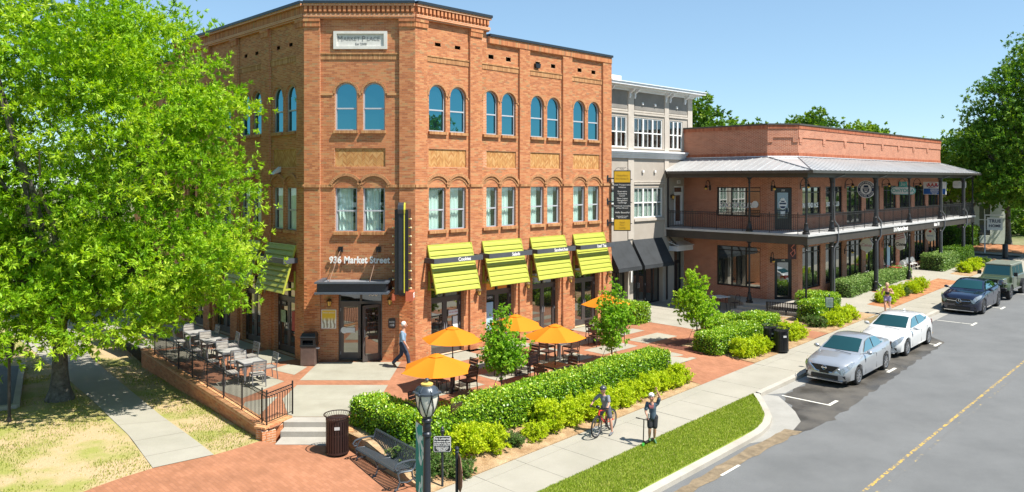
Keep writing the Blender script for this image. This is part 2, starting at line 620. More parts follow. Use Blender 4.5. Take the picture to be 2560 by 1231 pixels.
sheet('damp_patch', sqpoly(wob([(8,10.45),(20,10.3),(22.6,10.25),(22.4,10.72),(20,10.75),(14,10.62),(8,10.6)], .05, .3, 4)), zroad, mat('damp_silt', (.20,.15,.09), .9, var=.3, vs=4, bump=.4), 1.0, .008)
sheet('damp_patch', sqpoly(wob([(38.0,12.3),(39.3,12.3),(39.6,11.7),(38.6,11.5)], .12, .2, 5)), zroad, mat('damp_silt', (.2,.15,.09)), 1.0, .008)
# gutter pans
M_GUT = two_tone('gutter_concrete', (.27,.26,.23), (.36,.345,.31), .8, .3, .7, bump=.2, bs=70, fine=.3)
def arc_pts(c, r, a0, a1, n): return [(c[0]+r*math.cos(R(a0+(a1-a0)*k/n)), c[1]+r*math.sin(R(a0+(a1-a0)*k/n))) for k in range(n+1)]
sheet('gutter', sqpoly([(25.9,12.35),(64,12.35),(64,12.77),(25.3,12.77)]), zroad, M_GUT, 2, .004)
nose = [(20.6,10.9),(21.4,10.93),(22.2,11.08),(22.9,11.35),(23.5,11.75),(24.2,12.25),(24.9,12.8)]      # kerb line of the grass strip's rounded end
apron = [(20.6,10.9),(21.3,10.55),(22.4,10.45),(23.4,10.65),(24.2,11.2),(24.9,11.85),(25.4,12.35),(25.3,12.77)]
sheet('gutter', sqpoly(apron + nose[::-1]), zroad, M_GUT, .5, .006)
# kerbs: real steps of 15 cm, cast in lengths
def kerb_run(line, wdt, inner_left=True):
    """kerb stones along a polyline in (s, q); the road lies at smaller q"""
    segs = []
    acc = [line[0]]
    for a, b in zip(line[:-1], line[1:]):
        n = max(1, int(math.dist(a, b)/.6))
        for t in range(1, n+1): acc.append((a[0]+(b[0]-a[0])*t/n, a[1]+(b[1]-a[1])*t/n))
    per = 5
    for k in range(0, len(acc)-1, per):
        seg = acc[k:k+per+1]
        if len(seg) < 2: continue
        inn = []
        for i, p in enumerate(seg):
            j = k + i
            a, b = acc[max(0, j-1)], acc[min(len(acc)-1, j+1)]
            d = Vector((b[0]-a[0], b[1]-a[1])).normalized()
            inn.append((p[0]-d.y*wdt, p[1]+d.x*wdt))
        g = .006
        mb = MB()
        N = len(seg)
        for i in range(N-1):
            A, B, Ci, Di = seg[i], seg[i+1], inn[i+1], inn[i]
            if i == N-2: B = (B[0]-(B[0]-A[0])*g, B[1]-(B[1]-A[1])*g)
            P = [xy(*q) for q in (A, B, Ci, Di)]
            zt = [zs_c(q[0]) for q in (A, B, Ci, Di)]
            top = [(P[x][0], P[x][1], zt[x] - (.025 if x < 2 else 0)) for x in range(4)]
            mb.poly(top)
            mb.poly([(P[0][0],P[0][1],zt[0]-.3),(P[1][0],P[1][1],zt[1]-.3),top[1],top[0]])
            if i == 0: mb.poly([(P[3][0],P[3][1],zt[3]-.3),(P[0][0],P[0][1],zt[0]-.3),top[0],top[3]])
            if i == N-2: mb.poly([(P[1][0],P[1][1],zt[1]-.3),(P[2][0],P[2][1],zt[2]-.3),top[2],top[1]])
        obj('kerb_length', mb, M_KERB, KERB)
KERB = tag(link('kerb', None), kind='structure')
kerb_run([(2,10.9)] + nose, .22)
kerb_run([(24.95,12.78),(64.5,12.78)], .17)
# grass strip between footway and street
def offs(line, d):
    out = []
    for i, p in enumerate(line):
        a, b = line[max(0, i-1)], line[min(len(line)-1, i+1)]
        t = Vector((b[0]-a[0], b[1]-a[1])).normalized()
        out.append((p[0]-t.y*d, p[1]+t.x*d))
    return out
inner = [p for p in offs([(2,10.9)]+nose, .22)]
inner[-1] = (24.45, 12.86)
strip_poly = inner + [(24.3,12.92),(2,12.92)]
sheet('grass_strip', sqpoly(strip_poly), lambda x, y: zwalk(x, y) - .012, M_VERGE, .8)
# footway slabs
WALK = tag(link('footway', None), kind='structure')
for k in range(6, 64):
    s0 = 8.95 + (k-6)*1.49
    q1 = 12.93 if s0 < 23 else 12.955
    for qa, qb in ((q1, 14.37), (14.38, 14.8)):
        mb = MB()
        P = [xy(s0+.007,qa), xy(s0+1.483,qa), xy(s0+1.483,qb), xy(s0+.007,qb)]
        z = [zs_c(s0+.007), zs_c(s0+1.483), zs_c(s0+1.483), zs_c(s0+.007)]
        dz = random.uniform(-.003, .003)
        mb.poly([(*P[i], z[i]+dz) for i in range(4)])
        for i in range(4):
            j = (i+1) % 4
            mb.poly([(*P[j], z[j]+dz),(*P[i], z[i]+dz),(*P[i], z[i]-.1),(*P[j], z[j]-.1)])
        obj('slab', mb, M_CONC2, WALK)
sheet('footway_base', sqpoly([(2,12.92),(24.9,12.92),(24.9,12.94),(98,12.94),(98,14.86),(2,14.86)]), zwalk, mat('joint_sand', (.28,.24,.19), .95), 2, -.008)
# ---- painted lines
M_YEL = two_tone('worn_yellow_paint', (.15,.148,.14), (.50,.33,.07), 9, .47, .58, rough=.9, bump=.2, bs=120, fine=.3)
M_YEL2 = two_tone('faded_yellow_paint', (.145,.147,.145), (.40,.30,.12), 6, .60, .70, rough=.9, bump=.2, bs=120, fine=.3)
M_LINE = two_tone('worn_white_paint', (.40,.38,.33), (.62,.60,.53), 5, .30, .42, rough=.85, bump=.2, bs=120, fine=.15)
sheet('centre_line', sqpoly([(8,7.24),(110,7.24),(110,7.33),(8,7.33)]), zroad, M_YEL, 2, .004)
sheet('centre_line', sqpoly([(8,6.98),(110,6.98),(110,7.07),(8,7.07)]), zroad, M_YEL2, 2, .004)
for k, s0 in enumerate((25.55, 31.25, 36.85, 42.45, 47.9, 53.5)):
    sheet('bay_line', sqpoly([(s0-.045,10.6),(s0+.045,10.6),(s0+.045,12.3),(s0-.045,12.3)]), zroad, M_LINE, 1, .012)
    a, b = (s0+.045, s0+.65) if k == 0 else (s0-.35, s0+.5)
    sheet('bay_line', sqpoly([(a,10.6),(b,10.6),(b,10.72),(a,10.72)]), zroad, M_LINE, 1, .014)
for s0 in (13.0, 15.6, 18.0):
    sheet('bay_line', sqpoly([(s0,10.28),(s0+.95,10.28),(s0+.95,10.36),(s0,10.36)]), zroad, M_LINE, 1, .012)

# ---- lower left: lawn, walk, brick apron
lawn_poly = [(-7.15,21.95),(-7.55,21.4),(-8.05,20.82),(-8.7,20.3),(-9.25,19.86),(-9.75,19.2),(-10.1,18.6),(-10.6,17.4),(-11.2,15),(-60,15),(-60,75),(-33,75),(-21.5,41),(-14.6,31.2)]
sheet('lawn', lawn_poly, zlow, M_GRASS, 1.5)
sheet('garden_walk', [(-9.25,19.86),(-8.05,20.82),(-11.26,24.67),(-14.1,28.3),(-18.4,33.8),(-24.5,43),(-27.5,42),(-20.3,33.5),(-17.05,29.66),(-14.5,26.6),(-11.2,22.5)], zlow, M_CONC2, 1.2, .015)
for t, u in (((-9.85,20.65),(-8.65,21.55)), ((-10.75,21.85),(-9.65,22.75)), ((-12.0,23.5),(-10.7,24.0)), ((-13.1,24.85),(-11.9,25.5))):
    d = Vector((u[0]-t[0], u[1]-t[1])).normalized()*.006
    sheet('walk_joint', [(t[0]-d.y,t[1]+d.x),(t[0]+d.y,t[1]-d.x),(u[0]+d.y,u[1]-d.x),(u[0]-d.y,u[1]+d.x)], zlow, mat('joint_sand', (.28,.24,.19)), .7, .019)
sheet('brick_apron', [(-7.15,21.95),(-6.5,21.62),(-4.62,21.6),(-3.95,20.85),(-2.95,19.75),(-2.35,19.2),(-1.98,18.95),*[xy(s, 14.8) for s in (11.5,10,8,5)],(-7.5,12.5),(-11.2,15),(-10.6,17.4),(-10.1,18.6),(-9.75,19.2),(-9.25,19.86),(-8.7,20.3),(-8.05,20.82),(-7.55,21.4)], zlow, M_PAVE, 1.0, .004)
# small car park corner at the far left
sheet('car_park', [(-16.5,25.5),(-20.6,32.3),(-40,34),(-40,18),(-18.6,23.9)], zlow, M_ASPH, 2, .012)
kp = MB()
for a, b in (((-16.4,25.5),(-20.5,32.3)), ((-16.4,25.5),(-18.6,23.75)), ((-18.6,23.75),(-24,20.5))):
    d = Vector((b[0]-a[0], b[1]-a[1])).normalized(); nn = Vector((-d.y, d.x))*.1
    za, zb = zlow(*a), zlow(*b)
    c = [(a[0]+nn.x,a[1]+nn.y),(a[0]-nn.x,a[1]-nn.y),(b[0]-nn.x,b[1]-nn.y),(b[0]+nn.x,b[1]+nn.y)]
    zz = [za, za, zb, zb]
    kp._add([(p[0],p[1],z-.1) for p, z in zip(c, zz)]+[(p[0],p[1],z+.14) for p, z in zip(c, zz)], [(4,5,6,7),(0,1,5,4),(1,2,6,5),(2,3,7,6),(3,0,4,7)])
tag(obj('car_park_kerb', kp, M_KERB), kind='structure')

# ---- the plaza: brick bands with concrete panels let in
def zplaza(x, y):
    return 0.0 if sq(x, y)[1] >= 17.4 else zup(x, y)
def A(x, d): p = FA.w(x, -d); return (p.x, p.y)
plaza_poly = [(-6.72,23.05),(-4.8,23.05),(-4.6,22.6)] + [xy(13.6,18.9), xy(13.6,17.2), xy(24.4,17.2), xy(24.4,14.8), xy(28.4,14.8), xy(28.4,17.4), xy(31.5,17.4), xy(31.8,18.3), A(13.35,3.4), A(13.35,-1.8), A(12.0,-1.8), A(12.0,.3), A(0,.3), (-3.8,30.3), (-8.2,30.3), (-12,34.2), (-17.5,39.8), (-19.5,38.0), (-14.4,31.0), (-6.9,21.95), (-6.72,22.3)]
PLAZA = sheet('plaza', plaza_poly, zplaza, M_PAVE, 1.0)
def panel(pts, zf=0.0, dz=.006, m=None, nm='concrete_panel'):
    return sheet(nm, pts, zf, m or M_CONC, 1.5, dz, parent=PLAZA)
panel([(-7.5,27.25),(-4.32,27.25),(-4.32,29.95),(-7.5,29.95)])
panel([(-7.42,24.9),(-4.28,24.9),(-4.28,26.62),(-7.42,26.62)])
panel([(-6.68,23.06),(-4.84,23.06),(-4.26,24.89),(-7.4,24.89)], m=M_CONC)
for k in range(-1, 5):
    x0 = .27 + (k)*2.95
    for d0, d1 in ((0.02,1.25),(3.35,4.45),(6.15,7.3)):
        if d0 < 1 and k < 0: continue
        if k == 4 and d0 < 7:
            continue
        if d0 > 6 and k > 2: continue
        if k == -1 and d0 > 3: x1 = x0+2.3
        P = [A(x0,d0),A(x0+2.3,d0),A(x0+2.3,d1),A(x0,d1)]
        if d0 > 6:
            P = [p for p in P]
            if min(sq(*p)[1] for p in P) < 15.2: continue
        panel(P, zplaza)
for k in range(0, 4):                                  # thin panels between
    x0 = .27 + k*2.95
    panel([A(x0,1.95),A(x0+2.3,1.95),A(x0+2.3,2.65),A(x0,2.65)])
    if k < 3: panel([A(x0+.2,5.0),A(x0+2.1,5.0),A(x0+2.1,5.6),A(x0+.2,5.6)])
# shaded terrace along the left side: panels aligned with that wall
def Bp(x, d): p = FB.w(LB-x, -d); return (p.x, p.y)
for k in range(0, 5):
    x0 = .5 + k*2.93
    panel([Bp(x0,.02),Bp(x0+2.35,.02),Bp(x0+2.2,1.35),Bp(x0+.15,1.35)])
    if k: panel([Bp(x0-.25,1.75),Bp(x0+2.3,1.75),Bp(x0+2.3,4.0-.15*k),Bp(x0-.25,4.1-.15*k)])
panel([(-8.75,25.0),(-8.0,27.1),(-9.2,28.2),(-10.6,26.6)])
panel([(-7.9,28.0),(-7.75,29.2),(-8.6,29.6),(-9.0,28.8)])
panel([(-7.6,22.9),(-7.65,25.2),(-8.5,24.6),(-8.4,23.9)])
# tree grates and utility cover
M_GRATE = mat('rusty_grate', (.15,.055,.035), .7, .2, var=.3, vs=8)
def grate(x0, x1, d0, d1):
    mb = MB()
    n = 14
    cx, cd = (x0+x1)/2, (d0+d1)/2
    for k in range(n):
        a = x0 + (x1-x0)*k/n
        mb.box(a+.015, a+(x1-x0)/n-.012, -d1, -d0, 0, .012)
    o = obj('tree_grate', mb, M_GRATE, None, loc=FA.w(0, 0, .004), rz=FA.a)
    tag(o, 'square rusty tree grate round the young tree on the right', 'tree grate')
grate(9.1, 11.5, 5.0, 7.15)
# forecourt of the stucco building
T0 = FT.w(-.4, .3)
sheet('forecourt', [A(13.36,3.4), A(13.36,-1.9), (FT.w(8.2,.25).x, FT.w(8.2,.25).y), (FL.w(6.2,.3).x, FL.w(6.2,.3).y), xy(39.5,17.2), xy(36,17.4), xy(31.8,18.3)], lambda x, y: 0.0, M_CONC2, 1.5, .002)
for d in (0, 2.2, 4.4, 6.6):
    a, b = A(14.6+d*.55, -1.5), A(14.6+d*.55, 7.5-d*.4)
    dd = Vector((b[0]-a[0], b[1]-a[1])).normalized()*.008
    sheet('walk_joint', [(a[0]-dd.y,a[1]+dd.x),(a[0]+dd.y,a[1]-dd.x),(b[0]+dd.y,b[1]-dd.x),(b[0]-dd.y,b[1]+dd.x)], 0.0, mat('joint_sand', (.28,.24,.19)), .8, .006)
# planting beds between footway and plaza
def bed(ss, q0, q1, m=M_MULCH, dz=.02): return sheet('planting_bed', wob_poly([(a, q0) for a in ss] + [(a, q1) for a in ss[::-1]]), zup, m, .8, dz, skirt=.3)
def wob_poly(p): return sqpoly(p)
sheet('planting_bed', [xy(s,14.81) for s in np.linspace(11.9,24.4,14)] + [xy(24.4,17.2), xy(13.7,17.2), xy(13.6,19.2),(-4.7,22.55),(-4.62,21.6),(-3.95,20.85),(-2.95,19.75),(-2.35,19.2)], lambda x, y: max(zup(x, y), zlow(x, y)), M_MULCH, .8, .02, skirt=.5)
bed(list(np.linspace(28.4,33.9,8)), 14.81, 18.2)
bed(list(np.linspace(31.4,35.4,6)), 18.3, 19.6)
bed(list(np.linspace(35.4,41.2,7)), 14.81, 18.4)
bed(list(np.linspace(43.4,55.6,14)), 14.81, 18.3, M_STRAW)
bed(list(np.linspace(58.2,69,10)), 14.81, 18.6)
sheet('side_walk', sqpoly([(41.2,14.81),(43.4,14.81),(43.4,18.3),(41.2,18.4)]), zup, M_CONC2, 1, .024)
sheet('side_walk', sqpoly([(55.6,14.81),(58.2,14.81),(58.2,18.3),(55.6,18.3)]), zup, M_CONC2, 1, .024)
sheet('side_walk', sqpoly([(33.9,14.81),(35.4,14.81),(35.4,18.3),(33.9,18.3)]), zup, M_PAVE, 1, .022)
sheet('side_street', sqpoly([(67.5,12.78),(72,12.78),(72,60),(67.5,60)]), zwalk, mat('side_asphalt', (.12,.12,.118), .9, var=.2, vs=1, bump=.2), 3, -.02)
sheet('side_walk', sqpoly([(72.6,12.9),(74.3,12.9),(74.3,60),(72.6,60)]), zwalk, M_CONC2, 3, .0)
sheet('planting_bed', sqpoly([(74.4,12.9),(82,12.9),(82,24),(74.4,24)]), zwalk, M_STRAW, 2, .01)
# damp stain where sprinkler water crosses the footway
sheet('damp_patch', sqpoly(wob([(37.9,12.97),(39.6,12.97),(40.6,14.0),(41.2,14.7),(39.4,14.75),(38.6,14.0)], .06, .3, 9)), zwalk, mat('damp_walk', (.24,.18,.09), .35, var=.2), .8, .008)
# ================================================================== MARKET BUILDING
PI = math.pi
def arc_xz(xc, zc, r, a0, a1, n): return [(xc + r*math.cos(a0+(a1-a0)*k/n), zc + r*math.sin(a0+(a1-a0)*k/n)) for k in range(n+1)]
def holed_wall(mb, x0, x1, z0, z1, y, holes, depth=.22, mi=0):
    """front face of a wall with rectangular or round-headed openings (x0,x1,z0,z1,arched) and their reveals"""
    xs = sorted({x0, x1, *[h[0] for h in holes], *[h[1] for h in holes]})
    zz = sorted({z0, z1, *[h[2] for h in holes], *[h[3] for h in holes]})
    for a, b in zip(xs[:-1], xs[1:]):
        for c, d in zip(zz[:-1], zz[1:]):
            mx, mz = (a+b)/2, (c+d)/2
            if any(h[0] < mx < h[1] and h[2] < mz < h[3] for h in holes): continue
            mb.poly([(a,y,c),(b,y,c),(b,y,d),(a,y,d)], mi)
    for h in holes:
        a, b, c, d, ar = h[:5]
        e = y + (h[5] if len(h) > 5 else depth)
        if ar:
            r = (b-a)/2; xc = (a+b)/2; sp = d - r
            L = arc_xz(xc, sp, r, PI, PI/2, 8); Rr = arc_xz(xc, sp, r, PI/2, 0, 8)
            mb.poly([(p[0],y,p[1]) for p in L] + [(a,y,d)], mi)
            mb.poly([(p[0],y,p[1]) for p in Rr] + [(b,y,d)], mi)
            ar_pts = L + Rr[1:]
            for p, q in zip(ar_pts[:-1], ar_pts[1:]):
                mb.poly([(p[0],y,p[1]),(q[0],y,q[1]),(q[0],e,q[1]),(p[0],e,p[1])], mi)
            top = sp
        else:
            top = d
            mb.poly([(a,y,d),(b,y,d),(b,e,d),(a,e,d)], mi)
        mb.poly([(a,y,c),(a,y,top),(a,e,top),(a,e,c)], mi)
        mb.poly([(b,y,top),(b,y,c),(b,e,c),(b,e,top)], mi)
        mb.poly([(b,y,c),(a,y,c),(a,e,c),(b,e,c)], mi)
def brick_rows(spans, z0, z1, holes, skip=()):
    """running-bond brick boxes on wall faces; spans = (x0, x1, y, zlo, zhi); pilaster faces come as their own spans"""
    B = []
    bh, bl, g = .0677, .2130, .0085
    row = 0
    z = z0
    while z + bh <= z1 + 1e-6:
        zm = z + bh/2
        for (xa, xb, y, lo, hi) in spans:
            if not (lo <= zm <= hi): continue
            iv = [(xa, xb)]
            for h in holes:
                a, b, c, d, ar = h[:5]
                if not (c - .001 < zm < d + .001): continue
                if ar:
                    r = (b-a)/2; sp = d - r
                    if zm > sp:
                        hw = math.sqrt(max(0, r*r - (zm-sp)**2)); xc = (a+b)/2
                        a, b = xc - hw, xc + hw
                nv = []
                for p, q in iv:
                    if b <= p or a >= q: nv.append((p, q)); continue
                    if a > p: nv.append((p, a))
                    if b < q: nv.append((b, q))
                iv = nv
            off = (row % 2)*bl/2
            for p, q in iv:
                k = math.floor((p - off)/bl)
                while off + k*bl < q:
                    a, b = max(p, off + k*bl), min(q, off + (k+1)*bl)
                    if b - a > .03: B.append((a + g/2, b - g/2, y - .003 - .002*random.random(), y + .004, z + g/2, z + bh - g/2))
                    k += 1
        z += bh
        row += 1
    return B
def soldiers(x0, x1, y0, y1, z0, z1, pitch=.0677):
    n = max(1, round((x1-x0)/pitch)); p = (x1-x0)/n
    return [(x0+k*p+.004, x0+(k+1)*p-.004, y0 - .003*random.random(), y1, z0, z1) for k in range(n)]
def wedge_arch(mb, xc, zc, r0, r1, a0, a1, y0, y1, n):
    for k in range(n):
        t0 = a0 + (a1-a0)*(k+.06)/n; t1 = a0 + (a1-a0)*(k+.94)/n
        P = [(xc+r*math.cos(t), zc+r*math.sin(t)) for r, t in ((r0,t0),(r1,t0),(r1,t1),(r0,t1))]
        vs = [(p[0],y0,p[1]) for p in P] + [(p[0],y1,p[1]) for p in P]
        mb._add(vs, [(0,1,2,3),(0,4,5,1),(1,5,6,2),(2,6,7,3),(3,7,4,0)])
MARKET = thing('market_building', 'three storey orange brick corner building with arched top windows', 'building')
M_WEDGE = mat('belt_brick_plain', (.44,.215,.095), .85, var=.25, vs=14)
M_TAN = mat('spandrel_brick', (.50,.185,.07), .85, var=.2, vs=12)
def curtain_mesh(w, h, seed):
    r = random.Random(seed)
    n = 40
    mb = MB()
    ph = r.random()*6
    split = r.uniform(.55, .8)
    P = []
    for k in range(n+1):
        t = k/n
        P.append((-w/2 + w*t, .03*math.sin(t*26+ph) + .016*math.sin(t*61+ph*2)))
    for k in range(n):
        mb.poly([(P[k][0],P[k][1],0),(P[k+1][0],P[k+1][1],0),(P[k+1][0],P[k+1][1],h),(P[k][0],P[k][1],h)])
    return mb
def sash(fr, x0, x1, z0, z1, arched, yd, dark=False, seed=0, parent=MARKET):
    """window > pane (two sashes), sill, curtain"""
    w, h = x1-x0, z1-z0
    xm = (x0+x1)/2
    t = .055
    mb = MB()
    r = w/2
    zt = h - r if arched else h
    mb.box(-w/2, -w/2+t, 0, .08, 0, zt); mb.box(w/2-t, w/2, 0, .08, 0, zt); mb.box(-w/2+t, w/2-t, 0, .085, 0, t)
    mid = h*.47 if not arched else h*.46
    mb.box(-w/2+t, w/2-t, -.012, .06, mid-.028, mid+.028)
    if arched:
        a = arc_xz(0, zt, r, 0, PI, 14); b = arc_xz(0, zt, r-t, 0, PI, 14)
        for k in range(14):
            P = [a[k], a[k+1], b[k+1], b[k]]
            vs = [(p[0],0,p[1]) for p in P] + [(p[0],.08,p[1]) for p in P]
            mb._add(vs, [(0,1,2,3),(0,4,5,1),(2,6,7,3),(4,7,6,5)])
    else:
        mb.box(-w/2+t, w/2-t, 0, .08, h-t, h)
        mb.box(-w/2+t, -w/2+t+.03, .02, .06, t, mid-.03); mb.box(w/2-t-.03, w/2-t, .02, .06, t, mid-.03)
    f = obj('window', mb, M_GREYF, parent, **pf(fr, xm, yd, z0))
    g = G_SKY if arched else G_SEE
    p1 = MB(); p1.poly([(-w/2+t,.045,t),(w/2-t,.045,t),(w/2-t,.045,mid),(-w/2+t,.045,mid)])
    obj('pane', p1, g, f)
    p2 = MB()
    if arched: p2.poly([(-w/2+t,.03,mid),(w/2-t,.03,mid)] + [(p[0],.03,p[1]) for p in arc_xz(0, zt, r-t, 0, PI, 14)])
    else: p2.poly([(-w/2+t,.03,mid),(w/2-t,.03,mid),(w/2-t,.03,h-t),(-w/2+t,.03,h-t)])
    obj('pane', p2, g, f)
    if not arched:
        rr = random.Random(seed)
        cw = w*.74
        o = obj('curtain', curtain_mesh(cw, h-.02, seed), M_CURT, f, smooth=True, loc=(-.11*w, .17, 0))
        bx = MB(); bx.box(-w/2-.1, w/2+.1, .42, .44, -.1, h+.1)
        bx.poly([(-w/2-.1,.09,-.1),(w/2+.1,.09,-.1),(w/2+.1,.44,-.1),(-w/2-.1,.44,-.1)]); bx.poly([(-w/2-.1,.09,h+.1),(w/2+.1,.09,h+.1),(w/2+.1,.44,h+.1),(-w/2-.1,.44,h+.1)])
        for sx in (-1, 1): bx.poly([(sx*(w/2+.1),.09,-.1),(sx*(w/2+.1),.44,-.1),(sx*(w/2+.1),.44,h+.1),(sx*(w/2+.1),.09,h+.1)])
        obj('window_recess', bx, M_INT, f)
    s = link('sill', boxes_mesh('sill', soldiers(-w/2-.05, w/2+.05, -yd+.04-.045, .02, -.115, 0), M_BELT), f)
    return f
def shop_door(fr, x0, x1, z1, yd, parent=MARKET, leaf_h=2.18, frame_m=None, g=None, open_right=0, trans=True):
    """pair of glazed doors under a transom"""
    fm = frame_m or M_DOOR
    g = g or G_DOOR
    w = x1 - x0
    mb = MB(); t = .06
    mb.box(-w/2,-w/2+t,0,.12,0,z1); mb.box(w/2-t,w/2,0,.12,0,z1); mb.box(-w/2+t,w/2-t,0,.12,z1-t,z1)
    if trans: mb.box(-w/2+t,w/2-t,0,.12,leaf_h,leaf_h+.11); mb.box(-.035,.035,0,.12,leaf_h+.11,z1-t)
    f = obj('door', mb, fm, parent, **pf(fr, (x0+x1)/2, yd, .02))
    if trans:
        tp = MB(); tp.poly([(-w/2+t,.06,leaf_h+.11),(w/2-t,.06,leaf_h+.11),(w/2-t,.06,z1-t),(-w/2+t,.06,z1-t)])
        obj('transom_pane', tp, g, f)
    for sd in (-1, 1):
        lw = w/2 - t - .004
        mb = MB()
        st = .115
        mb.box(0,st,0,.05,0,leaf_h); mb.box(lw-st,lw,0,.05,0,leaf_h); mb.box(st,lw-st,0,.05,0,.26); mb.box(st,lw-st,0,.05,leaf_h-.12,leaf_h)
        mb.poly([(st,.025,.26),(lw-st,.025,.26),(lw-st,.025,leaf_h-.12),(st,.025,leaf_h-.12)], 1)
        hx = lw-.055 if sd < 0 else .055
        mb.tube([(hx,-.01,.95),(hx,-.06,.97),(hx,-.06,1.22),(hx,-.01,1.24)], .011, 6, 2)
        for hz in (.25, 1.1, 1.95):
            ex = 0 if sd < 0 else lw
            mb.tube([(ex,-.012,hz-.06),(ex,-.012,hz+.06)], .014, 6, 2)
        o = obj('door_leaf', mb, [fm, g, M_GREYF], f, loc=(-w/2+t+.002 if sd < 0 else .002, .03, .005))
        if sd > 0 and open_right:
            # hung on its right edge and pushed open towards the street
            o.location = (w/2 - t - .002, .03, .005)
            o.rotation_euler = (0, 0, open_right)
            for v in o.data.vertices: v.co.x -= lw
    if not open_right:
        bk = MB(); bk.poly([(-w/2,.1,0),(w/2,.1,0),(w/2,.1,z1),(-w/2,.1,z1)])
        obj('dark_backing', bk, M_INT, f)
    return f
def lantern_mesh():
    mb = MB()
    mb.box(-.05,.05,-.02,0,-.09,.1)
    mb.tube([(0,-.02,.05),(0,-.1,.12),(0,-.17,.13)], .013, 6)
    mb.lathe([(.02,.12),(.115,.05),(.12,.03),(.02,.035)], (0,-.17,0), 8)
    mb.lathe([(.085,.03),(.055,-.15),(.03,-.16)], (0,-.17,0), 6, 1)
    for k in range(6):
        a = 2*PI*k/6
        mb.tube([(.09*math.cos(a),-.17+.09*math.sin(a),.03),(.058*math.cos(a),-.17+.058*math.sin(a),-.155)], .008, 4)
    mb.lathe([(.065,-.15),(.05,-.175),(.015,-.19),(.015,-.21)], (0,-.17,0), 6)
    mb.ball((0,-.17,.15), .022, 6, 4)
    return mb
M_BRONZE = mat('aged_bronze', (.16,.11,.06), .45, .5, var=.2)
M_AMBER = mat('amber_lamp_glass', (.80,.50,.10), .25, var=.1)
LANT = {}
def lantern(fr, x, z, label, y=0):
    o = thing('wall_lantern', label, 'lantern', fr.w(x, y, z), fr.a, 'lanterns on the orange brick piers')
    if not LANT:
        mb = lantern_mesh()
        a = MB(); b = MB()
        LANT['all'] = mb.mesh('lamp_body', [M_BRONZE, M_AMBER], True)
    link('lamp_body', LANT['all'], o)
    return o

